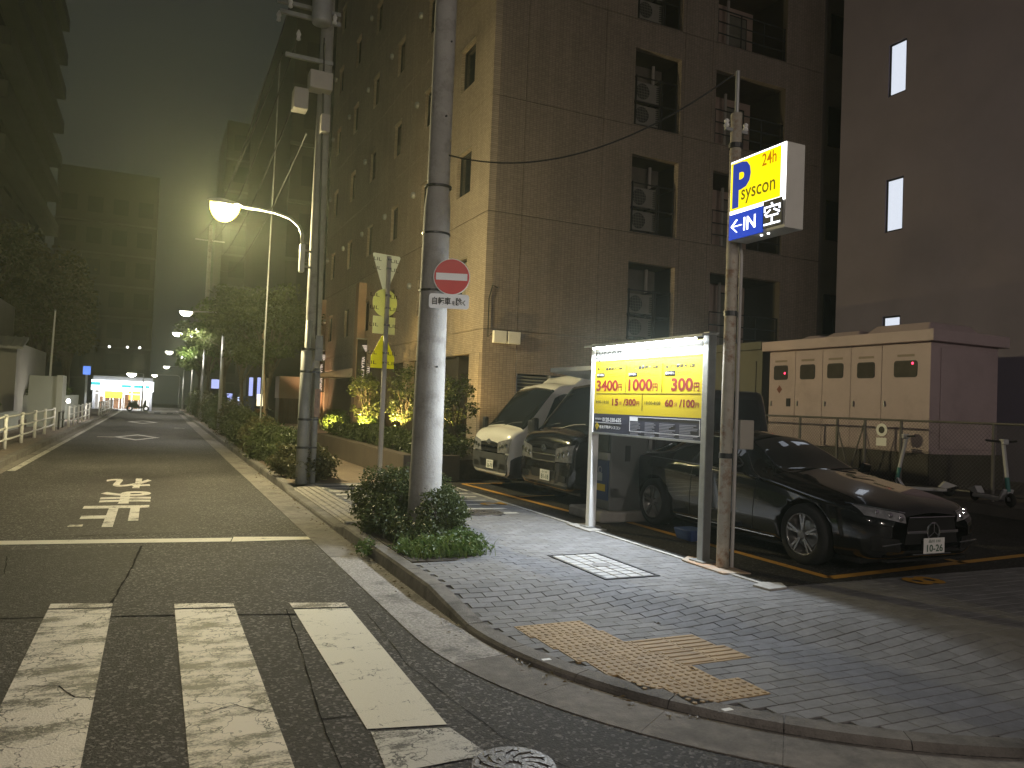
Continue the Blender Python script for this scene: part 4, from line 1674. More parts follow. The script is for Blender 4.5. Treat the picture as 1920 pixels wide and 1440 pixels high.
# ---- lit parking sign
sg = thing('parking_sign', 'lit yellow and blue parking sign box with white arrow and P', 'sign', (5.06, 5.6, 3.5))
SX_ = 5.02
yA = AX(1368, 380, SX_).y
yB = AX(1473, 320, SX_).y
z_t = (AX(1368, 304, SX_).z + AX(1475, 265, SX_).z) / 2
z_b = (AX(1367, 452, SX_).z + AX(1425, 437, SX_).z) / 2
z_m = (AX(1368, 405, SX_).z + AX(1470, 372, SX_).z) / 2
M_CAB = mat('sign cabinet', (.58, .57, .53), .5, 0, .08, 3)
MB().box(SX_ + .012, SX_ + .23, yB, yA, z_b, z_t).build('cabinet', M_CAB, sg, bevel=.008)
MB().box(SX_ + .10, SX_ + .16, yA + .0, 5.93, z_b + .15, z_b + .2).box(SX_ + .10, SX_ + .16, yA, 5.93, z_t - .2, z_t - .15).build('bracket', MT['steel'], sg)
M_EW = emit('white lit edge', (1, 1, .97), 2.2)
M_EY = emit('yellow lit face', (1.0, .80, .0), .85)
M_EB = emit('blue lit face', (.008, .05, .46), .75)
M_EBP = emit('blue lit letter', (.01, .035, .30), .8)
M_EG = emit('dark letter on lit face', (.10, .08, .003), .8)
M_ER = emit('brown letter on lit face', (.42, .14, .0), .8)
rim = MB().box(SX_ + .004, SX_ + .011, yB + .004, yA - .004, z_m + .002, z_t - .004).build('white_rim', M_EW, sg)
yel = MB().box(SX_ - .002, SX_ + .003, yB + .06, yA - .012, z_m + .035, z_t - .022).build('yellow_face', M_EY, sg)
ySp = AX(1429, 420, SX_).y
blu = MB().box(SX_ - .002, SX_ + .011, ySp, yA - .004, z_b + .006, z_m - .004).build('blue_face', M_EB, sg)
led = MB().box(SX_ + .002, SX_ + .011, yB + .03, ySp - .006, z_b + .035, z_m + .03).build('led_panel', mat('led panel', (.05, .05, .06), .4, 0, .1, 4), sg)
kw = (yA - yB) / 530.0
kh = (z_t - z_m) / 480.0


def st(s, x0, x1, f0, f1, m, parent, off=.01, lift=.004, X=SX_ - .002):
    """x in fractions of sign width from the pole side, f in fractions of face height"""
    a = yA - (yA - yB) * x0
    return text(s, (X, a, z_m + (z_t - z_m) * f0), TX, TY, (yA - yB) * (x1 - x0), (z_t - z_m) * (f1 - f0), m, parent, 'lettering', off, lift)


st('P', .06, .40, .10, .93, M_EBP, yel, .045)
st('syscon', .23, .84, .13, .40, M_EG, yel, .008)
st('24h', .60, .85, .70, .92, M_ER, yel, .012)
zh = z_m - z_b
text('IN', (SX_ - .002, yA - (yA - yB) * .29, z_b + zh * .26), TX, TY, (yA - yB) * .22, zh * .5, M_EW, blu, 'lettering', .012)
ar = MB()
ac = Vector((SX_ - .005, yA - (yA - yB) * .07, z_b + zh * .50))
ar.bar(ac, ac + Vector((0, -(yA - yB) * .19, 0)), .004, zh * .09, (1, 0, 0))
for s in (-1, 1):
    ar.bar(ac, ac + Vector((0, -(yA - yB) * .10, s * zh * .24)), .004, zh * .10, (1, 0, 0))
ar.build('arrow', M_EW, blu)
text('空', (SX_ + .002, ySp - .02, z_b + .055), TX, TY, (ySp - yB) - .07, z_m - z_b - .05, emit('led letter', (.85, .9, 1.0), 2.6), led, 'lettering', .0)
for k in (0, 1):
    MB().lathe([(.012, 0), (.012, -.012), (.001, -.013)], 8, (SX_ + .06, ySp + .07 - k * .09, z_b)).build('lamp_stud', M_EW, sg)

# ---- payment machine with its own rain roof
pm = thing('payment_machine', 'grey and blue parking payment machine on a concrete base', 'payment machine', (5.75, 9.6, .125))
MB().box(5.42, 6.35, 8.75, 9.62, .125, .27).build('base', MT['concrete'], pm, bevel=.03)
zM = AY(1100, 770, 9.2).z
MB().box(5.62, 6.22, 8.86, 9.40, .27, zM).build('cabinet', mat('machine casing', (.13, .135, .135), .45, .1, .1, 3), pm, bevel=.015)
zz = lambda f: .27 + (zM - .27) * f
MB().box(5.595, 5.618, 8.89, 9.37, zz(.60), zz(.97)).build('screen_panel', mat('machine glass panel', (.06, .07, .06), .15, 0, .3, 6), pm)
M_BLU = mat('blue machine panel', (.03, .055, .13), .5, 0, .1, 3)
bp_ = MB().box(5.597, 5.618, 8.89, 9.37, zz(.10), zz(.50)).build('blue_panel', M_BLU, pm)
MB().box(5.592, 5.596, 8.94, 9.25, zz(.19), zz(.26)).build('yellow_notice', mat('yellow notice', (.55, .40, .03), .5, 0, .1, 4), bp_)
hl = MB()
hl.box(5.592, 5.596, 9.02, 9.15, zz(.29), zz(.37)).lathe([(.035, 0), (.05, .004), (.05, 0)], 12, (5.597, 9.085, zz(.40)), (-1, 0, 0))
hl.build('key_symbol', mat('grey print', (.3, .32, .33), .5, 0, .1, 4), bp_)
MB().box(5.58, 5.618, 8.87, 9.39, zz(.51), zz(.58)).build('coin_shelf', MT['steel'], pm)
MB().box(5.85, 5.93, 8.852, 8.862, zz(.50), zz(.66)).build('lock_plate', MT['dark_metal'], pm)
ro = AY(1040, 712, 9.6)
rf = MB()
ra, rb2 = AX(1037, 713, 5.1), AX(1066, 706, 5.1)
rf.add([(5.25, 10.0, 2.15), (5.25, 8.75, 2.15), (6.5, 8.75, 2.0), (6.5, 10.0, 2.0), (5.25, 10.0, 2.21), (5.25, 8.75, 2.21), (6.5, 8.75, 2.06), (6.5, 10.0, 2.06)],
       [(0, 1, 2, 3), (4, 7, 6, 5), (0, 4, 5, 1), (1, 5, 6, 2), (2, 6, 7, 3), (3, 7, 4, 0)])
rf.build('rain_roof', MT['white_metal'], pm)
MB().bar((6.3, 8.95, .26), (6.3, 8.95, 2.05), .06, .06).bar((6.3, 9.85, .13), (6.3, 9.85, 2.05), .06, .06).build('roof_post', MT['steel'], pm)
yb = thing('guard_hoop', 'yellow tubular guard post beside the payment machine', 'guard post', (6.25, 8.62, .125))
MB().tube([(6.3, 8.62, .125), (6.3, 8.62, .85), (6.36, 8.62, .98), (6.5, 8.62, 1.04)], .04, 10).build('tube', mat('yellow guard paint', (.42, .30, .03), .5, 0, .15, 5), yb, smooth=True)
MB().box(6.22, 6.38, 8.54, 8.70, .125, .14).build('foot_plate', MT['steel'], yb)

# ---- big concrete utility pole with no-entry sign
BPX, BPY = 2.93, 8.62
bp = thing('utility_pole', 'thick concrete utility pole rising out of the bush on the pavement', 'utility pole', (BPX, BPY, .12))
zj = AY(812, 372, BPY).z
MB().lathe([(.20, .1), (.185, .9), (.155, zj - .12), (.132, zj + .12), (.122, 11.5), (.11, 11.52), (0, 11.53)], 28, (BPX, BPY, 0)).build('shaft', MT['pole'], bp, smooth=True)
for z in (AY(810, 350, BPY).z, AY(800, 545, BPY).z, 3.62):
    r0 = .205 - .0125 * z + .008
    MB().lathe([(r0 - .02, z - .012), (r0, z - .012), (r0, z + .012), (r0 - .02, z + .012)], 24, (BPX, BPY, 0)).build('steel_band', MT['dark_metal'], bp)
bl = MB()
for k, z in enumerate((2.05, 2.85, 5.0, 5.9, 6.8, 7.7)):
    a = -PI / 2 + (.35 if k % 2 else .1)
    r0 = .19 - .012 * z
    c = Vector((BPX + math.cos(a) * r0, BPY + math.sin(a) * r0, z))
    bl.cyl(c, c + Vector((math.cos(a) * .02, math.sin(a) * .02, 0)), .012, n=8)
bl.build('step_bolt_hole', MT['dark_metal'], bp)

ns = thing('no_entry_sign', 'round red no entry sign with white bar clamped to the thick concrete pole', 'road sign', (3.1, 8.4, 3.3))
SYn = 8.36
c = AY(847, 519, SYn)
rad = abs(AY(879, 521, SYn).x - c.x) * 1.0
fx = Vector((.93, -.36, 0)).normalized()      # sign faces the camera side of the crossing
fz = Vector((0, 0, 1))
fn = fx.cross(fz)
circ = [(math.cos(2 * PI * k / 40), math.sin(2 * PI * k / 40)) for k in range(40)]
MB().prism([(x * rad, y_ * rad) for x, y_ in circ], c - fn * .012, fx, fz, fn, .012).build('white_rim', MT['white'], ns)
MB().prism([(x * rad * .955, y_ * rad * .955) for x, y_ in circ], c + fn * .001, fx, fz, fn, .002).build('red_face', MT['red'], ns)
MB().prism([(-rad * .85, -rad * .19), (rad * .85, -rad * .19), (rad * .85, rad * .19), (-rad * .85, rad * .19)], c + fn * .0035, fx, fz, fn, .0015).build('white_bar', MT['white'], ns)
MB().bar(c - fn * .02 - fz * .18, Vector((BPX + .05, BPY, c.z - .18)), .03, .04).bar(c - fn * .02 + fz * .1, Vector((BPX + .05, BPY, c.z + .1)), .03, .04).build('bracket', MT['steel'], ns)
es = thing('exception_plate', 'small white plate with black lettering below the no entry sign', 'road sign', (3.1, 8.4, 3.0))
c2 = AY(842, 565, SYn)
pw, ph = abs(AY(875, 566, SYn).x - c2.x) * 1.06, rad * .40
rc = []
for (sx, sz) in ((1, 1), (-1, 1), (-1, -1), (1, -1)):
    for k in range(5):
        a = {(1, 1): 0, (-1, 1): PI / 2, (-1, -1): PI, (1, -1): 1.5 * PI}[(sx, sz)] + k / 4 * PI / 2
        rc.append((sx * (pw - .03) + .03 * math.cos(a), sz * (ph - .03) + .03 * math.sin(a)))
MB().prism(rc, c2 - fn * .008, fx, fz, fn, .008).build('plate', MT['white'], es)
org = c2 - fx * pw * .84 - fz * ph * .52
text('自転車', org, fx, fz, pw * .92, ph * 1.05, MT['ink'], es, 'lettering', .022)
text('を', org + fx * pw * .98, fx, fz, pw * .17, ph * .6, MT['ink'], es, 'lettering', .02)
text('除', org + fx * pw * 1.18, fx, fz, pw * .30, ph * 1.05, MT['ink'], es, 'lettering', .022)
text('く', org + fx * pw * 1.51, fx, fz, pw * .15, ph * .75, MT['ink'], es, 'lettering', .02)
MB().bar(c2 - fn * .02, Vector((BPX + .05, BPY, c2.z)), .03, .04).build('bracket', MT['steel'], es)

# ---- sign post seen from behind, four plates
SPx, SPy = 3.77, 13.69
sp = thing('sign_post', 'white steel post with four road sign plates seen from behind', 'sign post', (SPx, SPy, .12))
ztop = AY(724, 480, SPy).z
MB().cyl((SPx, SPy, .12), (SPx, SPy, ztop), .045, .042, 16).build('post', mat('off white post', (.50, .47, .44), .45, 0, .08, 4), sp, smooth=True)
gx = Vector((.97, .24, 0)).normalized()        # plates turned a little away
gn = gx.cross(fz)


def transl(name, col):
    m, nt, N, L, b = nodes(name)
    b.inputs['Base Color'].default_value = (*col, 1)
    b.inputs['Roughness'].default_value = .5
    t_ = N.new('ShaderNodeBsdfTranslucent')
    t_.inputs['Color'].default_value = (*col, 1)
    s_ = N.new('ShaderNodeMixShader')
    s_.inputs[0].default_value = .4
    L.new(b.outputs[0], s_.inputs[1])
    L.new(t_.outputs[0], s_.inputs[2])
    L.new(s_.outputs[0], N['Material Output'].inputs['Surface'])
    return m


def plate(name, poly, cpx, m, lab, rows, tw):
    c = AY(*cpx, SPy + .055)
    o = MB().prism(poly, c, gx, fz, -gn, .006).build(name, m, sp)
    o['label'] = lab
    for dz in rows:
        for s in (-1, 1):
            text('LIL', c + gx * (s * tw * .62 - tw * .30) + fz * (dz - .03), gx, fz, tw * .55, .06, MT['ink'], o, 'lettering', .0)
        zc = c.z + dz
        MB().lathe([(.046, zc - .018), (.052, zc - .018), (.052, zc + .018), (.046, zc + .018)], 16, (SPx, SPy, 0)).build('clamp_band', MT['chrome'], sp)


k = abs(AY(750, 480, SPy).x - AY(700, 480, SPy).x) / .86
hh = AY(725, 478, SPy).z - AY(717, 553, SPy).z
plate('triangular_plate', [(-k / 2 + .02, hh / 2), (-k / 2, hh / 2 - .03), (-.02, -hh / 2), (.02, -hh / 2), (k / 2, hh / 2 - .03), (k / 2 - .02, hh / 2)], (724, 515), transl('white plate back', (.85, .88, .82)), 'white triangular plate, topmost on the post', (hh * .36, hh * .14), k * .5)
rr_ = abs(AY(744, 567, SPy).x - AY(700, 567, SPy).x) / .86 / 2
plate('round_plate', [(x * rr_, y_ * rr_) for x, y_ in circ], (722, 568), transl('pale yellow plate back', (.85, .88, .45)), 'pale yellow round plate', (.13, -.1), rr_ * 1.3)
w2, h2 = abs(AY(740, 610, SPy).x - AY(700, 610, SPy).x) / .86 / 2, .16
plate('rectangular_plate', [(-w2, -h2), (w2, -h2), (w2, h2), (-w2, h2)], (720, 610), transl('cream plate back', (.85, .87, .58)), 'small cream rectangular plate', (0,), w2 * 1.4)
w3, h3 = abs(AY(739, 665, SPy).x - AY(697, 665, SPy).x) / .86 / 2, .30
plate('pentagonal_plate', [(-w3, -h3), (w3, -h3), (w3, -h3 * .3), (.03, h3), (-.03, h3), (-w3, -h3 * .3)], (718, 660), transl('bright yellow plate back', (.86, .86, .02)), 'bright yellow pentagonal plate, lowest on the post', (-.02, -.2), w3 * 1.4)

# ---- far pole pair with lamp, boxes and transformers
UX, UY = 2.56, 14.22
M_DUCT = mat('dull duct paint', (.24, .245, .235), .6, .1, .2, 5)
up_ = thing('utility_pole', 'slender concrete utility pole loaded with boxes behind the street lamp', 'utility pole', (UX, UY, .12))
MB().lathe([(.15, .1), (.10, 12.6), (.0, 12.62)], 20, (UX, UY, 0)).build('shaft', MT['pole'], up_, smooth=True)
MB().cyl((2.46, 14.05, .1), (2.46, 14.05, AY(572, 600, 14).z), .07, .06, 14).build('steel_riser', M_DUCT, up_, smooth=True)
zA, zB_ = AY(565, 657, 14).z, AY(583, 690, 14).z
MB().cyl((2.43, 14.0, .1), (2.43, 14.0, zA), .10, n=18).build('cable_duct', M_DUCT, up_, smooth=True)
MB().cyl((2.63, 14.02, .1), (2.63, 14.02, zB_), .055, n=14).build('cable_duct', M_DUCT, up_, smooth=True)
bn = MB()
for z in (.75, 1.25, 2.1, 2.5):
    bn.lathe([(.1, z - .02), (.108, z - .02), (.108, z + .02), (.1, z + .02)], 18, (2.43, 14.0, 0))
    bn.bar((2.43, 13.93, z), (2.68, 13.97, z), .02, .03)
bn.build('strap', MT['dark_metal'], up_)
M_BOX = mat('pale equipment box', (.46, .43, .40), .6, 0, .1, 3)


def pbox(x0, y0, x1, y1, dy, m, nm):
    a, c = AY(x0, y1, UY - .2), AY(x1, y0, UY - .2)
    return MB().box(a.x, c.x, UY - .2 - dy / 2, UY - .2 + dy / 2, a.z, c.z).build(nm, m, up_, bevel=.015)


pbox(578, 143, 622, 167, .3, M_BOX, 'junction_box')
pbox(548, 172, 577, 205, .3, M_BOX, 'junction_box')
pbox(600, 218, 618, 248, .2, M_BOX, 'junction_box')
a, c = AY(583, 55, UY), AY(612, 0, UY)
MB().lathe([(.0, a.z), (.16, a.z), (.17, a.z + .05), (.17, c.z + .4), (.12, c.z + .5), (0, c.z + .5)], 20, ((a.x + c.x) / 2, UY - .3, 0)).build('transformer', MT['grey_metal'], up_, smooth=True)
for py, x0, x1 in ((101, 535, 625), (20, 525, 640), (0, 520, 640)):
    q, r = AY(x0, py, UY - .1), AY(x1, py, UY - .1)
    MB().bar(q, (r.x, r.y, q.z), .06, .07).build('cross_arm', MT['steel'], up_)
for px, py in ((523, 30), (628, 36), (545, 5), (560, 66)):
    q = AY(px, py, UY - .15)
    MB().lathe([(.01, -.1), (.04, -.08), (.03, -.02), (.045, .02), (.02, .08), (.01, .1)], 10, q).build('insulator', MT['white_metal'], up_)
nt_ = MB()
rr = random.Random(5)
q = AY(575, 600, 14)
for s in range(2):
    pts = []
    for k in range(26):
        t = k / 25
        a_ = t * 9 + s
        pts.append((2.50 + .10 * math.cos(.5 + a_ * .12), 14.03 + .09 * math.sin(a_ * .12) - .02, 2.6 + s * .1 + t * 5.5))
    nt_.tube(pts, .013, 5)
nt_.build('cable', MT['wire'], up_)
pl_ = MB().box(UX - .01, UX + .12, 13.86, 13.875, 2.3, 2.75).build('address_plate', mat('pale address plate', (.16, .16, .15), .5, 0, .1, 4), up_)
ar = MB()
ar.bar((UX + .01, 13.857, 2.52), (UX + .1, 13.857, 2.52), .003, .015, (0, 1, 0)).bar((UX + .01, 13.857, 2.52), (UX + .04, 13.857, 2.55), .003, .015, (0, 1, 0)).bar((UX + .01, 13.857, 2.52), (UX + .04, 13.857, 2.49), .003, .015, (0, 1, 0))
ar.build('arrow', MT['ink'], pl_)
ad_ = MB().box(UX + .02, UX + .12, 13.87, 13.885, 1.3, 1.8).build('notice_plate', mat('orange notice', (.22, .13, .08), .5, 0, .4, 12), up_)

LAMP_W = (1.0, .80, .46)
M_LAMP = emit('street lamp glow', (1.0, .80, .13), 6)
M_LAMPF = emit('far street lamp glow', (1.0, .95, .78), 14)


def lamp_head(t, c, d, m, sc=1.0):
    """cobra head seen from below: c centre, d unit vector along the arm"""
    d = Vector(d).normalized()
    s = d.cross(Vector((0, 0, 1))).normalized()
    u = s.cross(d)
    b = MB()
    prof = [(-.30, .05, .02), (-.2, .11, .045), (.05, .14, .06), (.22, .11, .045), (.30, .03, .02)]
    vs = []
    n = 10
    for x, w, h in prof:
        for k in range(n + 1):
            a = PI * k / n
            vs.append(Vector(c) + d * x * sc + s * w * math.cos(a) * sc + u * h * math.sin(a) * sc)
    fs = [(i * (n + 1) + k, i * (n + 1) + k + 1, (i + 1) * (n + 1) + k + 1, (i + 1) * (n + 1) + k) for i in range(len(prof) - 1) for k in range(n)]
    b.add(vs, fs)
    h = b.build('lamp_housing', MT['grey_metal'], t, smooth=True)
    g = MB()
    V, F = [], []
    n1, n2 = 20, 8
    for j in range(n2 + 1):
        an = PI / 2 * j / n2
        rr_, dd = math.cos(an), math.sin(an)
        for k in range(n1):
            a = 2 * PI * k / n1
            V.append(Vector(c) + (d * .26 * math.cos(a) + s * .14 * math.sin(a)) * rr_ * sc - u * (.01 + .21 * dd * sc))
    for j in range(n2):
        for k in range(n1):
            F.append((j * n1 + k, j * n1 + (k + 1) % n1, (j + 1) * n1 + (k + 1) % n1, (j + 1) * n1 + k))
    g.add(V, F)
    g.build('lamp_lens', m, t, smooth=True)


sl = thing('street_lamp', 'glowing yellow street lamp on a curved arm over the road, nearest of the row', 'street lamp', (2.46, 14.05, 4), 'street lamps along the road')
q = AY(566, 455, 14.0)
e_ = AY(422, 382, 16.6)
pts = [q]
for px, py in ((567, 440), (561, 424), (545, 410), (520, 400), (490, 393), (455, 388)):
    f_ = (566 - px) / (566 - 422)
    pts.append(AY(px, py, 14.0 + 2.6 * f_))
MB().tube(pts, [.03] * len(pts), 10).build('arm', MT['steel'], sl, smooth=True)
b0, b1 = AY(560, 510, 14), AY(572, 458, 14)
MB().box(b0.x, b1.x, 13.93, 14.07, b0.z, b1.z).build('ballast_box', mat('pale ballast box', (.5, .52, .48), .5, .1, .1, 3), sl, bevel=.02)
MB().bar(((b0.x + b1.x) / 2, 14.0, b0.z + .12), (UX, UY, b0.z + .12), .04, .03).bar(((b0.x + b1.x) / 2, 14.0, b1.z - .1), (UX, UY, b1.z - .1), .04, .03).build('bracket', MT['steel'], sl)
lamp_head(sl, e_, e_ - pts[-1], M_LAMP, 1.7)
NEAR_LAMP = e_.copy()

# further lamps of the row
ORD = ['second', 'third', 'fourth', 'fifth', 'sixth']
for k, (px, py, Y, sc) in enumerate(((349, 584, 33, 1.3), (333, 624, 46, 1.4), (318, 659, 60, 1.5), (312, 687, 78, 1.4), (290, 703, 90, 1.5))):
    e = AY(px, py, Y)
    X0 = 2.4
    t = thing('street_lamp', 'lit street lamp on its pole among the trees, %s of the row' % ORD[k], 'street lamp', (X0, Y, .12), 'street lamps along the road')
    MB().cyl((X0, Y, .1), (X0, Y, e.z - .1), .085, .05, 12).build('pole', MT['grey_metal'], t, smooth=True)
    MB().tube([(X0, Y, e.z - .15), (X0 - .1, Y, e.z), (X0 - .4, Y, e.z + .06), (e.x + .2, Y, e.z + .02)], .03, 8).build('arm', MT['steel'], t)
    lamp_head(t, e, (-1, 0, 0), M_LAMPF, sc * .68)
    spot('street_lamp_light', e - Vector((0, 0, .30)), e - Vector((0, 0, 5)), (1, .93, .80), 620, 148, .6, .1, t)

# thin mast among the poles, overhead wires
tm = thing('thin_mast', 'thin pale steel mast standing beside the utility pole behind the lamp', 'mast', (2.6, 21, .12))
q0, q1 = AY(500, 545, 21), AY(525, 112, 21)
MB().cyl((q1.x - .05, 21, .12), (q1.x, 21, q1.z), .022, .015, 8).build('shaft', MT['steel'], tm)


def wire(lab, p, q, sag, r=.012, n=24):
    p, q = Vector(p), Vector(q)
    pts = []
    for k in range(n + 1):
        t = k / n
        pts.append(p.lerp(q, t) - Vector((0, 0, sag * 4 * t * (1 - t))))
    return tag(MB().tube(pts, r, 5).build('overhead_wire', MT['wire']), lab, 'wire', 'overhead wires')


wa, wb = AY(845, 290, BPY), AY(1376, 140, 5.98)
wire('sagging service wire from thick concrete pole to the parking sign pole', (BPX, BPY, wa.z), wb, .42, .009)
far_p = (2.5, 48.0)
fp = thing('utility_pole', 'distant utility pole hidden in the street trees', 'utility pole', (*far_p, .12))
MB().lathe([(.15, .1), (.1, 11.5), (0, 11.52)], 14, (*far_p, 0)).build('shaft', MT['pole'], fp, smooth=True)
MB().bar((1.7, 48, 10.6), (3.3, 48, 10.6), .07, .07).build('cross_arm', MT['steel'], fp)
for k, (px, py, z, sg_) in enumerate(((530, 100, 10.9, .7), (545, 6, 11.2, .8), (560, 66, 10.5, .9), (548, 200, 9.6, .8), (575, 250, 9.0, 1.0))):
    wire(['topmost', 'second', 'third', 'fourth', 'lowest'][k] + ' wire running from utility pole along the road', AY(px, py, UY - .1), (far_p[0] - .6 + .3 * k, far_p[1], z), sg_, .014)

# ---- white pipe fences on the opposite pavement
M_FEN = mat('white fence paint', (.86, .86, .84), .45, 0, .08, 5)


def pipe_fence(lab, ys, x):
    t = thing('pipe_fence', lab, 'fence', (x, ys[0], .12), 'white pipe fences on the opposite pavement')
    for y in ys:
        MB().cyl((x, y, .12), (x, y, .95), .045, n=10).build('post', M_FEN, t, smooth=True)
    for z in (.35, .62, .90):
        for a, b_ in zip(ys[:-1], ys[1:]):
            n = 5
            pts = [(x, a + (b_ - a) * i / n, z - .018 * 4 * (i / n) * (1 - i / n)) for i in range(n + 1)]
            MB().tube(pts, .026, 8).build('rail', M_FEN, t, smooth=True)


pipe_fence('long white three-rail pipe fence nearest the camera on the opposite pavement', [17.2, 19.5, 21.85, 24.4, 26.9, 29.2, 31.7], -3.2)
pipe_fence('middle white three-rail pipe fence in front of the low hedge', [35.2, 37.3, 39.4, 41.5, 43.6, 45.7], -3.05)
pipe_fence('far white pipe fence before the lit store', [52, 54.2, 56.4, 58.6, 60.8, 63, 65.2, 67.4], -2.95)
gt = thing('park_barrier', 'dark low barrier hoop in the gap between the white fences', 'barrier', (-3.15, 33.4, .12))
MB().tube([(-3.15, 32.7, .12), (-3.15, 32.7, .75), (-3.15, 34.1, .75), (-3.15, 34.1, .12)], .03, 8).tube([(-3.15, 32.7, .45), (-3.15, 34.1, .45)], .02, 8).build('hoop', MT['dark_metal'], gt)

# ---- pale slab and low buildings on the left
slab = thing('entrance_slab', 'tall pale grey-green slab wall behind the white fence', 'wall', (-3.9, 35, .12))
a, c = G(61, 800, .12), G(108, 802, .12)
hS = AY(85, 705, 35).z
M_SLAB = mat('pale painted slab', (.40, .43, .41), .7, 0, .08, 1.2)
MB().box(a.x - .2, c.x - .15, 34.6, 35.0, .12, hS).build('wall', M_SLAB, slab)
MB().box(c.x - .15 + .002, c.x + .05, 34.55, 36.0, .12, hS + .05).build('end_pier', mat('pale pier', (.46, .48, .45), .7, 0, .08, 1.2), slab)
hs = thing('low_house', 'low pale house with a ribbed porch roof at the left edge', 'house', (-9, 40, .12))
M_HS = mat('pale house wall', (.36, .35, .32), .8, 0, .12, 1.2)
MB().box(-13, -5.6, 40, 50, .12, 3.6).build('wall', M_HS, hs)
MB().box(-13, -7.2, 41, 50, 3.6, 6.0).build('upper_wall', M_HS, hs)
rf = MB()
rf.add([(-13, 38.6, 3.35), (-5.2, 38.6, 3.35), (-5.2, 40.2, 3.85), (-13, 40.2, 3.85), (-13, 38.6, 3.25), (-5.2, 38.6, 3.25), (-5.2, 40.2, 3.75), (-13, 40.2, 3.75)],
       [(0, 1, 2, 3), (4, 7, 6, 5), (0, 4, 5, 1), (1, 5, 6, 2), (2, 6, 7, 3), (3, 7, 4, 0)])
for k in range(26):
    x = -12.9 + k * .3
    rf.bar((x, 38.6, 3.37), (x, 40.2, 3.87), .06, .05)
rf.build('porch_roof', mat('pale sheet roof', (.40, .40, .38), .5, .2, .1, 2), hs)
for x in (-6.2, -8.3, -10.5):
    MB().bar((x, 38.8, .12), (x, 38.8, 3.3), .14, .14).build('porch_post', MT['white_metal'], hs)
for x0, x1 in ((-7.6, -6.6), (-10.2, -8.8), (-12.4, -11)):
    f = MB().box(x0, x1, 39.93, 39.998, .2 if x0 > -8 else 1.1, 2.4).build('window', MT['dark_metal'], hs)
    MB().box(x0 + .06, x1 - .06, 39.91, 39.928, .3 if x0 > -8 else 1.16, 2.34).build('pane', MT['pane'], f)
r_ = MB()
for k in range(8):
    r_.bar((-7.2 - k * .7, 41.1, 6.0), (-7.2 - k * .7, 41.1, 6.9), .04, .04)
r_.bar((-7.2, 41.1, 6.9), (-12.1, 41.1, 6.9), .04, .04)
r_.build('roof_railing', MT['steel'], hs)
fl_ = thing('flag_pole', 'pale slender flag pole rising behind the grey-green slab', 'pole', (-4.2, 37, .12))
q = AY(104, 582, 37)
MB().cyl((q.x - .1, 37, .12), (q.x, 37, q.z), .05, .03, 10).build('shaft', MT['white_metal'], fl_)
MB().lathe([(0, -.05), (.05, 0), (0, .05)], 10, q).build('finial', MT['steel'], fl_)
bw = thing('planter_wall', 'low pale planter wall with a garden light beyond the slab', 'wall', (-4.5, 44, .12))
MB().box(-7, -3.9, 42.5, 42.8, .12, 1.25).box(-4.2, -3.9, 42.8, 50, .12, 1.3).build('wall', M_SLAB, bw)
MB().box(-7, -4.2, 42.8, 50, .12, 1.1).build('soil', MT['soil'], bw)
nw = thing('planter_wall', 'low pale planter wall carrying the clipped hedge at the left edge', 'wall', (-5, 27, .12))
MB().box(-9, -4.45, 24.2, 24.4, .12, .75).box(-4.65, -4.45, 24.4, 33, .12, .75).build('wall', M_SLAB, nw)
MB().box(-9, -4.65, 24.4, 33, .12, .6).build('soil', MT['soil'], nw)
gl = thing('garden_light', 'small bright garden light on the planter wall', 'lamp', (-4.35, 42.3, 1.2))
q = AY(127, 752, 42.3)
gl.location = q
MB().cyl((q.x, 42.6, 1.1), (q.x, 42.6, q.z - .08), .03, n=8).build('stem', MT['dark_metal'], gl)
MB().lathe([(0, -.1), (.08, -.06), (.09, 0), (.06, .08), (0, .1)], 14, (q.x, 42.6, q.z)).build('globe', emit('garden globe', (1, .95, .82), 22), gl, smooth=True)
point('garden_light_light', (q.x + .2, 42.3, q.z + .1), (1, .93, .8), 60, .08, gl)
for i, (px, py) in enumerate(((205, 650), (239, 651), (262, 652))):
    q = AY(px, py, 91.2)
    t = thing('balcony_lamp', '%s of three small white lamps on the dark tower above the store' % ('leftmost', 'middle one', 'rightmost')[i], 'lamp', q, 'small lamps on the dark tower')
    MB().lathe([(0, -.14), (.14, 0), (0, .14)], 10, q).build('globe', emit('small far lamp', (1, .97, .9), 5), t)
    MB().box(q.x - .04, q.x + .04, q.y, q.y + .82, q.z - .04, q.z + .04).build('bracket', MT['dark_metal'], t)
q = AY(247, 700, 72)
t = thing('street_lamp', 'lone lit street lamp above the store roof', 'street lamp', (q.x, 72, 0), 'street lamps along the road')
MB().cyl((q.x + .9, 72, 0), (q.x + .9, 72, q.z), .06, .04, 10).build('pole', MT['grey_metal'], t)
MB().bar((q.x + .9, 72, q.z), (q.x, 72, q.z + .03), .04, .04).build('arm', MT['steel'], t)
lamp_head(t, q, (-1, 0, 0), M_LAMPF, 1.4)

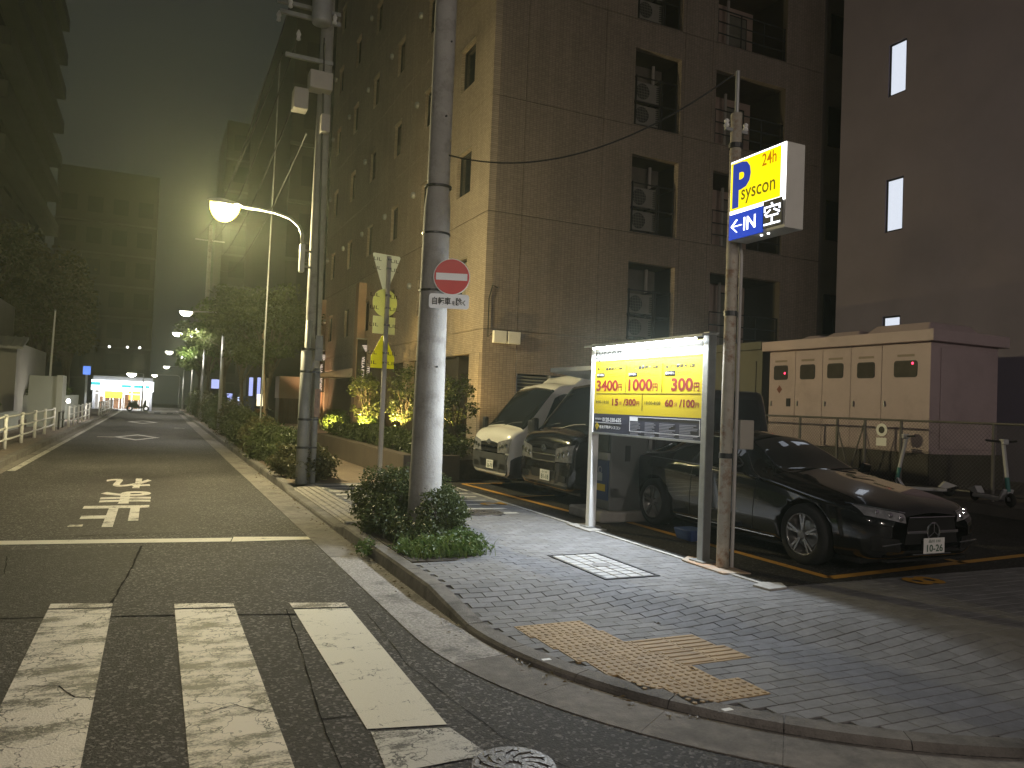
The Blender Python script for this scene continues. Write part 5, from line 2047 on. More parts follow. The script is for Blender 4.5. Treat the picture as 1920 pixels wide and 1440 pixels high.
# ---- vending machine and low walls beyond the hotel
VY = 41.0
vm = thing('vending_machine', 'dark blue vending machine glowing at its side among the shrubs', 'vending machine', (4.9, VY, .12))
a, c = AY(447, 796, VY), AY(478, 744, VY)
M_VB = mat('blue vending machine side', (.035, .05, .16), .4, 0, .08, 2)
MB().box(a.x, c.x, VY, VY + .8, .14, c.z).build('cabinet', M_VB, vm, bevel=.02)
MB().box(a.x - .03, a.x - .002, VY + .02, VY + .78, .2, c.z - .05).build('lit_front', emit('vending front', (.55, .65, 1.0), 1.1), vm)
text('drink', (a.x + (c.x - a.x) * .3, VY - .001, c.z - .42), (1, 0, 0), (0, 0, 1), (c.x - a.x) * .5, .16, MT['white'], vm) if False else None
rec = MB().box(c.x + .05, c.x + .65, VY + .1, VY + .6, .12, 1.0).build('recycling_bin', mat('brown bin', (.30, .13, .05), .6, 0, .1, 3), vm)
MB().box(c.x + .1, c.x + .62, VY - .02, VY + .04, 1.15, 1.75).build('lit_sign', emit('cream lit sign', (1.0, .86, .55), 1.2), vm)
for i, (px0, px1, py0, py1, Y, lab) in enumerate(((396, 416, 712, 728, 43, 'tilted blue lit shop sign behind the tree trunk'), (466, 475, 708, 742, 44, 'left narrow lit shop window behind the shrubs'), (481, 489, 708, 748, 44, 'right narrow lit shop window behind the shrubs'), (424, 436, 738, 768, 45, 'low blue lit shop window beside the vending machine'))):
    a, c = AY(px0, py1, Y), AY(px1, py0, Y)
    t = thing('shop_window' if i else 'shop_sign', lab, 'window' if i else 'sign', (a.x, Y, a.z), 'lit shopfront beyond the hotel')
    MB().box(a.x - .06, c.x + .06, Y + .02, Y + .12, a.z - .06, c.z + .06).build('frame', MT['dark_metal'], t)
    MB().box(a.x, c.x, Y, Y + .018, a.z, c.z).build('pane', emit('bluish lit glass', (.42, .48, 1.0), .8), t)
shp = thing('low_shop', 'low dark shop block behind the vending machine', 'building', (6, 46, .12))
MB().box(4.6, 7.5, 45.2, 52, .12, 4.2).build('wall', M_FAR, shp)
bx_ = thing('service_enclosure', 'brown slatted service enclosure with a pale upper wall beyond the hotel', 'wall', (5.5, 40, .12))
a, c = AY(520, 795, 39.8), AY(562, 707, 39.8)
zmid = AY(540, 747, 39.8).z
MB().box(a.x, 7.5, 39.8, 41.2, zmid, c.z).build('upper_wall', mat('pale brown panel', (.34, .27, .22), .7, 0, .1, 1.5), bx_)
MB().box(a.x + .05, 7.45, 39.85, 41.2, .12, zmid - .003).build('backing', M_DK, bx_)
for k in range(14):
    x = a.x + .03 + k * (7.45 - a.x) / 14
    MB().box(x, x + (7.45 - a.x) / 14 - .025, 39.79, 39.845, .15, zmid - .005).build('slat', mat('brown slat', (.13, .085, .06), .7, 0, .2, 4) if k == 0 else bpy.data.materials['brown slat'], bx_)
rb_ = MB()
# ================================================================== VEHICLES
def pchip(xs, ys, x):
    xs, ys = np.array(xs, float), np.array(ys, float)
    h = np.diff(xs)
    d = np.diff(ys) / h
    m = np.zeros(len(xs))
    for i in range(1, len(xs) - 1):
        if d[i - 1] * d[i] > 0:
            w1, w2 = 2 * h[i] + h[i - 1], h[i] + 2 * h[i - 1]
            m[i] = (w1 + w2) / (w1 / d[i - 1] + w2 / d[i])
    m[0], m[-1] = d[0], d[-1]
    i = int(np.clip(np.searchsorted(xs, x) - 1, 0, len(xs) - 2))
    t = (x - xs[i]) / h[i]
    return float((1 + 2 * t) * (1 - t) ** 2 * ys[i] + t * (1 - t) ** 2 * h[i] * m[i] + t * t * (3 - 2 * t) * ys[i + 1] + t * t * (t - 1) * h[i] * m[i + 1])


class Loft:
    """car body swept along its length; outline from floor centre (v=0) round the side to roof centre (v=7)"""

    def __init__(s, rows, crown=.03, tumble=.985):
        rows = sorted(rows)
        s.xs = [r[0] for r in rows]
        s.cols = list(zip(*[r[1:] for r in rows]))
        s.crown, s.tumble = crown, tumble

    def pts(s, x):
        zb, w, zl, zt, wt = [pchip(s.xs, c, x) for c in s.cols]
        zm = zb + (zl - zb) * .55
        e = min(.07, (zt - zl) * .3)
        return [(0, zb), (.78 * w, zb), (.955 * w, zb + .07), (w, zm), (w * s.tumble, zl), (wt, zt - e), (wt * .80, zt - e * .12), (0, zt + s.crown)]

    def S(s, x, v):
        p = s.pts(x)
        sg = -1 if v < 0 else 1
        v = abs(v)
        if v > 7:                               # past the roof centre: the other side
            sg, v = -sg, 14 - v
        i = min(int(v), 6)
        t = v - i

        def g(k):
            if k < 0:
                return (-p[1][0], p[1][1])
            if k > 7:
                return (-p[6][0], p[6][1])
            return p[k]
        a, b, c, d = g(i - 1), g(i), g(i + 1), g(i + 2)
        k = .6
        o = []
        for q in (0, 1):
            m0, m1 = k * (c[q] - a[q]) / 2, k * (d[q] - b[q]) / 2
            o.append((1 + 2 * t) * (1 - t) ** 2 * b[q] + t * (1 - t) ** 2 * m0 + t * t * (3 - 2 * t) * c[q] + t * t * (t - 1) * m1)
        return Vector((x, sg * o[0], o[1]))

    def nrm(s, x, v):
        e = .01
        du = s.S(x + e, v) - s.S(x - e, v)
        dv = s.S(x, v + e * 3) - s.S(x, v - e * 3)
        n = du.cross(dv)
        if n.length < 1e-9:
            return Vector((0, 0, 1))
        n.normalize()
        c = s.S(x, v) - Vector((x, 0, .6))
        return n if n.dot(c) > 0 else -n

    def body(s, nx=64, sub=4):
        xs = [s.xs[0] + (s.xs[-1] - s.xs[0]) * (.5 - .5 * math.cos(PI * i / (nx - 1))) * 1.0 for i in range(nx)]
        vs_, fs = [], []
        vv = [k / sub for k in range(0, 7 * sub + 1)]
        ring = vv + [-v for v in reversed(vv[1:-1])]
        n = len(ring)
        for x in xs:
            vs_ += [s.S(x, v) for v in ring]
        for i in range(nx - 1):
            for k in range(n):
                fs.append((i * n + k, i * n + (k + 1) % n, (i + 1) * n + (k + 1) % n, (i + 1) * n + k))
        fs.append(tuple(range(n)))
        fs.append(tuple(reversed(range((nx - 1) * n, nx * n))))
        b = MB()
        b.add(vs_, fs)
        return b

    def patch(s, quad, off=.004, n=10):
        """window or lamp lying on the body: four (x, v) corners, outward offset"""
        b = MB()
        vs_, fs = [], []
        for i in range(n + 1):
            for j in range(n + 1):
                u, t = i / n, j / n
                (x0, v0), (x1, v1), (x2, v2), (x3, v3) = quad
                x = (1 - u) * (1 - t) * x0 + u * (1 - t) * x1 + u * t * x2 + (1 - u) * t * x3
                v = (1 - u) * (1 - t) * v0 + u * (1 - t) * v1 + u * t * v2 + (1 - u) * t * v3
                vs_.append(s.S(x, v) + s.nrm(x, v) * off)
        w = n + 1
        for i in range(n):
            for j in range(n):
                fs.append((i * w + j, (i + 1) * w + j, (i + 1) * w + j + 1, i * w + j + 1))
        return b.add(vs_, fs)


def front_patch(bvh, poly, off=.006, n=10, x0=4.0):
    """shape given in (y, z) corners, laid on the front of the body by casting along the length"""
    b = MB()
    vs_, fs = [], []
    for i in range(n + 1):
        for j in range(n + 1):
            u, t = i / n, j / n
            (y0, z0), (y1, z1), (y2, z2), (y3, z3) = poly
            y = (1 - u) * (1 - t) * y0 + u * (1 - t) * y1 + u * t * y2 + (1 - u) * t * y3
            z = (1 - u) * (1 - t) * z0 + u * (1 - t) * z1 + u * t * z2 + (1 - u) * t * z3
            h = bvh.ray_cast(Vector((x0, y, z)), Vector((-1, 0, 0)))
            xx = h[0].x if h[0] is not None else x0 - 2.0
            vs_.append((xx + off, y, z))
    w = n + 1
    for i in range(n):
        for j in range(n):
            fs.append((i * w + j, (i + 1) * w + j, (i + 1) * w + j + 1, i * w + j + 1))
    return b.add(vs_, fs)


def carpaint(name, col, rough=.22, flake=0.):
    m, nt, N, L, b = nodes(name)
    b.inputs['Base Color'].default_value = (*col, 1)
    b.inputs['Roughness'].default_value = rough
    b.inputs['Coat Weight'].default_value = 1.0
    b.inputs['Coat Roughness'].default_value = .03
    n = N.new('ShaderNodeTexNoise')
    n.inputs['Scale'].default_value = 3
    n.inputs['Detail'].default_value = 5
    mr = N.new('ShaderNodeMapRange')
    mr.inputs[3].default_value = rough * .7
    mr.inputs[4].default_value = rough * 1.4
    L.new(n.outputs[0], mr.inputs[0])
    L.new(mr.outputs[0], b.inputs['Roughness'])
    return m


M_CHR = MT['chrome']
M_GLS = glass('car glass', (.012, .014, .014), .02)
M_LENS = mat('headlamp lens', (.42, .42, .44), .14, .55, .5, 14)
M_BLKP = mat('black car trim', (.012, .012, .012), .35, 0, .15, 6)
M_RIM = mat('alloy rim', (.28, .27, .26), .3, .8, .1, 6)
M_PLATE = mat('number plate', (.72, .72, .70), .45, 0, .06, 8)
M_PINK2 = mat('green plate print', (.02, .09, .05), .5, 0, .1, 5)


def wheel(t, x, y, r, w, side, rimmat, spokes=5, name='wheel'):
    o = Vector((x, y, r))
    ax = (0, side, 0)
    ty = MB().lathe([(r * .66, -w * .5), (r * .90, -w * .5), (r * .985, -w * .38), (r, -w * .2), (r, w * .2), (r * .985, w * .38), (r * .90, w * .5), (r * .70, w * .5), (r * .67, w * .42)], 40, o, ax)
    wo = ty.build('wheel', MT['rubber'], t, smooth=True)
    rim = MB().lathe([(r * .67, w * .30), (r * .69, w * .47), (r * .655, w * .48), (r * .63, w * .40), (r * .60, -w * .2), (r * .1, -w * .22)], 36, o, ax)
    ro_ = rim.build('rim', rimmat, wo, smooth=True)
    sp_ = MB()
    A = Vector((1, 0, 0))
    B = Vector((0, 0, 1))
    O = o + Vector((0, side * w * .40, 0))
    for k in range(spokes):
        a = 2 * PI * k / spokes + .3
        for da in (-.13, .13):
            d0 = (A * math.cos(a) + B * math.sin(a))
            d1 = (A * math.cos(a + da) + B * math.sin(a + da))
            sp_.bar(O + d0 * r * .12, O + d1 * r * .64 + Vector((0, side * w * .04, 0)), r * .075, w * .09, (0, 1, 0))
    sp_.lathe([(0, .025), (r * .13, .02), (r * .16, 0), (r * .15, -.03)], 18, O, ax)
    sp_.build('spokes', rimmat, wo)
    MB().lathe([(r * .45, -.02), (r * .45, 0), (r * .1, 0)], 24, o + Vector((0, side * w * .1, 0)), ax).build('brake_disc', MT['steel'], wo)
    return wo


def bake_body(mb, cutters, name, m, t):
    me = mb.mesh(name, True)
    o = bpy.data.objects.new(name, me)
    COL.objects.link(o)
    cs = []
    for c in cutters:
        co = bpy.data.objects.new('cutter', c.mesh('cutter'))
        COL.objects.link(co)
        md = o.modifiers.new('cut', 'BOOLEAN')
        md.operation = 'DIFFERENCE'
        md.object = co
        md.solver = 'EXACT'
        cs.append(co)
    dg = bpy.context.evaluated_depsgraph_get()
    me2 = bpy.data.meshes.new_from_object(o.evaluated_get(dg))
    for c in cs:
        bpy.data.objects.remove(c)
    bpy.data.objects.remove(o)
    me2.materials.clear()
    return obj(name, me2, m, t)


def number_plate(t, x, y, z, lines, w=.33, h=.165):
    po = MB().box(x - .008, x, y - w / 2, y + w / 2, z - h / 2, z + h / 2).build('number_plate', M_PLATE, t, bevel=.004)
    (a, b) = lines
    fx_, fz_ = (0, 1, 0), (0, 0, 1)
    text(a, (x, y - w * .28, z + h * .20), fx_, fz_, w * .56, h * .2, M_PINK2, po, 'lettering', .005)
    text(b, (x, y - w * .36, z - h * .38), fx_, fz_, w * .76, h * .46, M_PINK2, po, 'lettering', .015)


# ---- black sedan, parked parallel to the road, nose towards the camera
sed = thing('black_sedan', 'glossy black coupe-like sedan parked nose first beside the sign pole', 'car', (6.93, 7.33, .126), None, True)
sed.rotation_euler = (0, 0, -PI / 2)         # local +x = towards the camera (-Y), local +y = away from the road... 
SS = .905
sed.scale = (SS, SS, SS)
rows = [(2.47, .30, .60, .56, .66, .50), (2.42, .24, .74, .60, .72, .58), (2.30, .19, .85, .64, .77, .68), (2.1, .17, .905, .70, .82, .72), (1.6, .16, .94, .78, .90, .76), (1.15, .16, .945, .86, .965, .76),
        (.98, .16, .945, .885, 1.00, .74), (.45, .16, .945, .925, 1.25, .64), (.1, .16, .945, .94, 1.375, .60), (-.35, .16, .945, .955, 1.43, .575), (-.8, .16, .945, .97, 1.405, .57), (-1.3, .16, .945, .985, 1.29, .57),
        (-1.75, .17, .93, .99, 1.13, .60), (-2.05, .19, .90, .975, 1.045, .64), (-2.3, .24, .84, .92, 1.0, .64), (-2.44, .32, .74, .84, .93, .58), (-2.49, .40, .64, .76, .86, .5)]
L = Loft(rows)
M_SED = carpaint('black car paint', (.006, .0065, .007), .16)
AXF, AXR, WR = 1.58, -1.30, .345
cut = []
for xx in (AXF, AXR):
    cut.append(MB().cyl((xx, .60, WR + .005), (xx, 1.2, WR + .005), WR + .045, n=40))
    cut.append(MB().cyl((xx, -1.2, WR + .005), (xx, -.60, WR + .005), WR + .045, n=40))
body = bake_body(L.body(70, 5), cut, 'body', M_SED, sed)
bvh = BVHTree.FromPolygons([tuple(v.co) for v in body.data.vertices], [tuple(p.vertices) for p in body.data.polygons])
ws = L.patch([(.97, 9.05), (.97, 4.95), (.08, 5.45), (.08, 8.55)], .004, 24).build('windscreen', M_GLS, sed, smooth=True)
L.patch([(-1.0, 8.6), (-1.0, 5.4), (-1.85, 5.0), (-1.85, 9.0)], .004, 18).build('rear_window', M_GLS, sed, smooth=True)
for s in (-1, 1):
    L.patch([(.72, s * 4.12), (-.42, s * 4.12), (-.42, s * 4.90), (.28, s * 4.88)], .004, 14).build('front_side_window', M_GLS, sed, smooth=True)
    L.patch([(-.48, s * 4.12), (-1.62, s * 4.16), (-1.25, s * 4.86), (-.48, s * 4.90)], .004, 14).build('rear_side_window', M_GLS, sed, smooth=True)
    # chrome line round the glass
    for q in (([(x / 20 * 2.5 - 1.75, s * 4.06) for x in range(21)]), ([(.85 - k / 20 * .6, s * (4.15 + .8 * k / 20)) for k in range(21)]), ([(.25 - k / 20 * 1.6, s * 4.96) for k in range(21)]), ([(-1.35 - .45 * k / 10, s * (4.94 - .85 * k / 10)) for k in range(11)])):
        MB().tube([L.S(x, v) + L.nrm(x, v) * .006 for x, v in q], .0065, 5).build('chrome_strip', M_CHR, sed)
    # door seams and handles
    for xa in (.78, -.45, -1.35):
        pts = [L.S(xa + (.05 * (v - 3)), s * v) + L.nrm(xa, s * v) * .0015 for v in [2.2 + .1 * k for k in range(19)]]
        MB().tube(pts, .004, 4).build('door_seam', M_BLKP, sed)
    for xa in (-.28, -1.15):
        p0, p1 = L.S(xa, s * 3.62), L.S(xa - .2, s * 3.62)
        n_ = Vector((0, s * .03, 0))
        MB().tube([p0, p0 + n_, p1 + n_, p1], .011, 8).build('door_handle', M_SED, sed)
    # sill strip, mirror
    MB().tube([L.S(x, s * 2.05) + Vector((0, s * .004, 0)) for x in [1.12 - .1 * k for k in range(20)]], .008, 5).build('sill_strip', M_CHR, sed)
    mo = MB()
    c0 = L.S(.62, s * 4.1)
    mo.add([(c0 + Vector(v) * 1.0) for v in ((.06, s * .10, .02), (.10, s * .12, .14), (.02, s * .14, .16), (-.05, s * .12, .03), (.05, s * .27, .03), (.08, s * .28, .12), (.0, s * .29, .14), (-.05, s * .27, .04))],
           [(0, 1, 2, 3), (4, 7, 6, 5), (0, 4, 5, 1), (1, 5, 6, 2), (2, 6, 7, 3), (3, 7, 4, 0)])
    mo.bar(c0, c0 + Vector((.02, s * .14, .07)), .05, .03)
    mm = mo.build('wing_mirror', M_SED, sed, bevel=.02)
    # head lamp
    hp = [(s * .34, .60), (s * .80, .69), (s * .82, .76), (s * .40, .68)]
    front_patch(bvh, [(s * .40, .585), (s * .82, .66), (s * .80, .75), (s * .42, .685)], .006, 14).build('headlight', M_LENS, sed, smooth=True)
    pts = []
    for k in range(12):
        y = s * (.40 + .42 * k / 11)
        z = .695 + .065 * k / 11
        h = bvh.ray_cast(Vector((4, y, z)), Vector((-1, 0, 0)))
        if h[0] is not None:
            pts.append(h[0] + Vector((.012, 0, 0)))
    MB().tube(pts, .007, 6).build('daylight_strip', M_CHR, sed)
    for k in range(3):
        y, z = s * (.48 + .11 * k), .64 + .025 * k
        h = bvh.ray_cast(Vector((4, y, z)), Vector((-1, 0, 0)))
        MB().lathe([(0, .012), (.028, .008), (.034, 0)], 14, h[0] + Vector((.006, 0, 0)), (1, 0, 0)).build('lamp_bulb', M_CHR, sed)
    # bumper intakes
    front_patch(bvh, [(s * .46, .28), (s * .78, .30), (s * .80, .45), (s * .50, .42)], .004, 8).build('air_intake', M_BLKP, sed)
    h = bvh.ray_cast(Vector((4, s * .6, .36)), Vector((-1, 0, 0)))
    MB().bar(h[0] + Vector((.01, -.14, 0)), h[0] + Vector((.01, .14, .02)), .012, .012).build('intake_bar', M_CHR, sed)
    # tail lamp
    rb_ = L.patch([(-2.2, s * 3.2), (-2.44, s * 3.2), (-2.44, s * 3.8), (-2.2, s * 3.8)], .004, 6)
    rb_.build('tail_light', mat('tail lamp', (.25, .01, .01), .15, 0, .1, 5) if s < 0 else bpy.data.materials['tail lamp'], sed)
    wheel(sed, AXF, s * .845, WR, .24, s, M_RIM)
    wheel(sed, AXR, s * .845, WR, .24, s, M_RIM)
front_patch(bvh, [(-.42, .36), (.42, .36), (.36, .63), (-.36, .63)], .004, 12).build('grille', M_BLKP, sed)
h = bvh.ray_cast(Vector((4, 0, .49)), Vector((-1, 0, 0)))[0]
for s in (-1, 1):
    MB().bar(h + Vector((.02, s * .40, 0)), h + Vector((.02, s * .1, 0)), .014, .03).build('grille_bar', M_CHR, sed, bevel=.004)
em = MB().lathe([(.085, .012), (.095, .02), (.105, .012), (.1, 0)], 30, h + Vector((.015, 0, 0)), (1, 0, 0))
for k in range(3):
    a = PI / 2 + 2 * PI * k / 3
    em.bar(h + Vector((.03, 0, 0)), h + Vector((.03, math.cos(a) * .088, math.sin(a) * .088)), .016, .01)
em.build('emblem', M_CHR, sed)
gt_ = MB()
pts = []
for k in range(15):
    y = -.36 + .72 * k / 14
    hh = bvh.ray_cast(Vector((4, y, .645)), Vector((-1, 0, 0)))[0]
    pts.append(hh + Vector((.008, 0, 0)))
MB().tube(pts, .008, 6).build('grille_trim', M_CHR, sed)
hb = bvh.ray_cast(Vector((4, 0, .34)), Vector((-1, 0, 0)))[0]
number_plate(sed, hb.x + .04, 0, .345, ('品川 330', '10-26'))
MB().box(hb.x - .02, hb.x + .03, -.16, .16, .29, .40).build('plate_holder', M_BLKP, sed)
MB().box(2.36, 2.44, -.62, .62, .175, .20).build('splitter', M_BLKP, sed)
MB().bar((hb.x + .01, -.3, .255), (hb.x + .01, .3, .255), .015, .012).build('bumper_trim', M_CHR, sed)
MB().box(1.3, 1.36, .1, .5, .97, .972).build('washer_jet', M_BLKP, sed)
wp_ = MB()
for y0, y1 in ((-.55, .05), (.1, .62)):
    wp_.tube([L.S(1.0, 7) * Vector((1, 0, 1)).normalized().length if False else Vector((1.0, y0, 1.02)), Vector((.97, (y0 + y1) / 2, 1.035)), Vector((.95, y1, 1.03))], .008, 5)
wp_.build('wiper', M_BLKP, sed)
MB().box(-2.2, 2.2, -.75, .75, .13, .2).build('underbody', M_BLKP, sed)

# ---- vans
def van(name, label, loc, paint, bumper, roof_hi, plate_, sc, grille_chrome):
    t = thing(name, label, 'van', loc, 'vans parked facing the pavement', True)
    t.rotation_euler = (0, 0, PI)             # local +x points to the road (-X)
    t.scale = (sc * .82, sc, sc)
    zr = 2.25 if roof_hi else 1.98
    rows = [(2.40, .34, .80, .62, .88, .68), (2.385, .30, .85, .72, .98, .76), (2.33, .26, .895, .88, 1.07, .82), (2.2, .24, .92, 1.0, 1.15, .845), (2.06, .24, .93, 1.05, 1.185, .85), (2.0, .24, .93, 1.06, 1.235, .85), (1.7, .24, .935, 1.09, 1.53, .83),
            (1.4, .24, .94, 1.10, 1.82, .81), (1.24, .24, .94, 1.11, min(1.95, zr - .03), .80), (.95, .24, .94, 1.115, min(2.06, zr - .015), .785), (.7, .24, .94, 1.12, min(2.07, zr - .01), .77), (.4, .24, .94, 1.12, zr - .02 * roof_hi, .76), (-.2, .24, .94, 1.12, zr, .76), (-2.2, .24, .94, 1.12, zr, .76), (-2.36, .26, .92, 1.12, zr - .05, .73), (-2.40, .34, .88, 1.1, zr - .2, .68)]
    Lv = Loft(rows, .035, .99)
    AF, AR, wr = 1.45, -1.12, .325
    cut = []
    for xx in (AF, AR):
        for s in (-1, 1):
            cut.append(MB().cyl((xx, s * .6, wr), (xx, s * 1.3, wr), wr + .06, n=30))
    bo = bake_body(Lv.body(64, 4), cut, 'body', paint, t)
    bv = BVHTree.FromPolygons([tuple(v.co) for v in bo.data.vertices], [tuple(p.vertices) for p in bo.data.polygons])
    Lv.patch([(2.03, 9.0), (2.03, 5.0), (1.22, 5.1), (1.22, 8.9)], .004, 20).build('windscreen', M_GLS, t, smooth=True)
    for s in (-1, 1):
        Lv.patch([(1.78, s * 4.10), (.62, s * 4.10), (.62, s * 4.80), (1.22, s * 4.80)], .004, 12).build('front_side_window', M_GLS, t, smooth=True)
        hi = 4.62 if roof_hi else 4.82
        Lv.patch([(.5, s * 4.12), (-.75, s * 4.12), (-.75, s * hi), (.5, s * hi)], .004, 10).build('side_window', M_GLS, t, smooth=True)
        Lv.patch([(-.85, s * 4.12), (-2.15, s * 4.12), (-2.15, s * hi), (-.85, s * hi)], .004, 10).build('side_window', M_GLS, t, smooth=True)
        for xa in (.56, -.8):
            MB().tube([Lv.S(xa, s * v) + Lv.nrm(xa, s * v) * .002 for v in [2.2 + .13 * k for k in range(22)]], .005, 4).build('door_seam', M_BLKP, t)
        hl_ = front_patch(bv, [(s * .40, .705), (s * .875, .72), (s * .87, .99), (s * .42, .91)], .008, 12)
        hl_.build('headlight', M_LENS, t, smooth=True)
        for k in range(3):
            y, z = s * (.52 + .12 * k), .80 + .03 * k
            hh = bv.ray_cast(Vector((4, y, z)), Vector((-1, 0, 0)))[0]
            MB().lathe([(0, .01), (.04, .014), (.052, 0)], 14, hh + Vector((.006, 0, 0)), (1, 0, 0)).build('lamp_reflector', M_CHR, t)
        Lv.patch([(2.375, s * 1.3), (1.86, s * 1.3), (1.84, s * 3.02), (2.395, s * 2.98)], .006, 8).build('bumper_corner', bumper, t, smooth=True)
        # mirror on stalk
        c0 = Lv.S(1.85, s * 4.2)
        MB().tube([c0, c0 + Vector((.1, s * .12, -.08)), c0 + Vector((.12, s * .16, .02))], .016, 6).build('mirror_arm', M_BLKP, t)
        MB().box(c0.x + .06, c0.x + .16, min(c0.y + s * .08, c0.y + s * .26), max(c0.y + s * .08, c0.y + s * .26), c0.z - .02, c0.z + .24).build('wing_mirror', M_BLKP, t, bevel=.03)
        hd = Lv.S(.75, s * 3.5) + Vector((0, s * .01, 0))
        MB().tube([hd, hd + Vector((0, s * .03, 0)), hd + Vector((-.18, s * .03, 0)), hd + Vector((-.18, 0, 0))], .012, 6).build('door_handle', bumper, t)
        for xx in (AF, AR):
            wheel(t, xx, s * .845, wr, .2, s, M_RIM, 6)
        front_patch(bv, [(s * .50, .40), (s * .74, .40), (s * .76, .50), (s * .52, .50)], .012, 5).build('fog_lamp', M_BLKP, t)
    front_patch(bv, [(-.80, .345), (.80, .345), (.86, .69), (-.86, .69)], .007, 16).build('bumper', bumper, t, smooth=True)
    front_patch(bv, [(-.40, .42), (.40, .42), (.44, .56), (-.44, .56)], .012, 8).build('lower_grille', M_BLKP, t)
    gr = front_patch(bv, [(-.40, .71), (.40, .71), (.40, .78), (-.40, .78)], .008, 8)
    gr.build('grille_slot', M_BLKP, t)
    front_patch(bv, [(-.40, .82), (.40, .82), (.40, .885), (-.40, .885)], .008, 8).build('grille_slot', M_BLKP, t)
    for z in ((.80, .695) if grille_chrome else ()):
        pts = []
        for k in range(13):
            y = -.42 + .84 * k / 12
            hh = bv.ray_cast(Vector((4, y, z)), Vector((-1, 0, 0)))[0]
            pts.append(hh + Vector((.012, 0, 0)))
        MB().tube(pts, .014, 6).build('grille_trim', M_CHR, t)
    hh = bv.ray_cast(Vector((4, 0, .90)), Vector((-1, 0, 0)))[0] + Vector((.016, 0, 0))
    e = MB()

    def ell(rx, rz, cz, n=22):
        pts = [hh + Vector((.0, rx * math.cos(2 * PI * k / n), cz + rz * math.sin(2 * PI * k / n))) for k in range(n + 1)]
        e.tube(pts, .0075, 5, False)
    ell(.075, .05, 0)
    ell(.022, .047, 0)
    ell(.05, .018, .026)
    e.build('emblem', M_CHR if grille_chrome else MT['steel'], t)
    hp = bv.ray_cast(Vector((4, .18, .45)), Vector((-1, 0, 0)))[0]
    number_plate(t, hp.x + .035, .10, .47, plate_)
    for y0, y1 in ((-.6, .05), (0, .65)):
        a, c = Lv.S(2.06, 5 if y0 < 0 else 5), None
        MB().tube([(2.06, y0, 1.215), (1.98, (y0 + y1) / 2, 1.285), (1.94, y1, 1.31)], .009, 5).build('wiper', M_BLKP, t)
    sx = MB()
    for y in (-.4, .4):
        sx.box(.55, .7, y - .22, y + .22, .6, 1.55)
    MB().box(-2.1, 2.1, -.8, .8, .2, .27).build('underbody', M_BLKP, t)
    return t


M_GB = mat('dark grey bumper plastic', (.05, .052, .055), .5, 0, .15, 6)
wcx = 5.62 + 2.40 * .94 * .82
van('white_van', 'white high-roof van with dark grey bumper parked beside the hotel corner', (wcx, 13.0, .126), carpaint('white van paint', (.76, .75, .70), .3), M_GB, True, ('品川 100', '26-73'), .94, False)
van('black_van', 'black van with chrome grille parked between white van and payment machine', (5.60 + 2.4 * .97 * .82, 10.78, .126), carpaint('black van paint', (.007, .007, .008), .15), carpaint('black bumper paint', (.008, .008, .009), .2), False, ('品川 300', '81-18'), .97, True)

# ---- motor scooter and parked car in front of the store
mc = thing('motor_scooter', 'dark motor scooter parked before the lit store', 'scooter', (-1.2, 70.5, 0), None, True)
mc.rotation_euler = (0, 0, .15)
for x in (-.6, .62):
    MB().lathe([(.12, -.05), (.22, -.05), (.25, 0), (.22, .05), (.12, .05)], 20, (x, 0, .25), (0, 1, 0)).build('wheel', MT['rubber'], mc)
b = MB()
b.prism([(-.75, .45), (-.7, .75), (-.1, .8), (.05, .45), (.35, .4), (.5, .95), (.6, .95), (.62, .4), (.3, .28), (-.4, .28)], (0, .14, 0), (1, 0, 0), (0, 0, 1), (0, -1, 0), .28)
b.build('body', M_BLKP, mc, bevel=.03)
MB().tube([(.5, .3, 1.02), (.48, 0, .98), (.5, -.3, 1.02)], .02, 6).build('handlebar', MT['dark_metal'], mc)
MB().box(-.75, -.05, -.13, .13, .8, .87).build('seat', MT['rubber'], mc, bevel=.03)
# ================================================================== FENCED YARD: cabinet, chain-link fence, kick scooters
ldg = MB().box(12.75, 18.9, 3.6, 18.2, 0, .30)
struct('raised_strip', ldg.mesh('raised_strip'), mat('raised concrete strip', (.09, .08, .075), .9, 0, .25, 2, .4, 60, space='World'))
CXf, CY0, CY1 = 14.0, 10.4, 14.85
cab = thing('electrical_cabinet', 'large cream electrical cabinet with five windowed doors behind the fence', 'cabinet', (15, 12.6, .3))
M_CAB2 = mat('cream cabinet paint', (.46, .365, .38), .6, 0, .08, 1.5, dirt=(.38, .30, .31), dscale=1)
ztc = AX(1745, 640, CXf).z
zbc = AX(1745, 852, CXf).z
MB().box(CXf - .1, 16.2, CY0 - .1, CY1 + .1, .30, zbc - .002).build('plinth', mat('dark plinth', (.045, .04, .04), .8, 0, .2, 2), cab)
MB().box(CXf + .03, 16.1, CY0, CY1, zbc, ztc).build('housing', M_CAB2, cab)
rf = MB()
rf.box(CXf - .14, 16.25, CY0 - .16, CY1 + .12, ztc + .002, ztc + .24)
rf.build('roof', M_CAB2, cab, bevel=.015)
for k, (y0, y1, h) in enumerate(((10.6, 12.2, .22), (12.35, 13.4, .16), (13.5, 14.2, .13))):
    b = MB()
    z = ztc + .242
    b.add([(14.2, y0, z), (15.9, y0, z), (15.9, y1, z), (14.2, y1, z), (14.45, y0 + .15, z + h), (15.7, y0 + .15, z + h), (15.7, y1 - .15, z + h), (14.45, y1 - .15, z + h)],
          [(4, 5, 6, 7), (0, 1, 5, 4), (1, 2, 6, 5), (2, 3, 7, 6), (3, 0, 4, 7)])
    b.build('roof_vent', M_CAB2, cab, bevel=.03)
doors = [AX(px, 740, CXf).y for px in (1442, 1490, 1541, 1594, 1652, 1744)]
M_DW = mat('cabinet window', (.05, .045, .04), .2, 0, .3, 4)
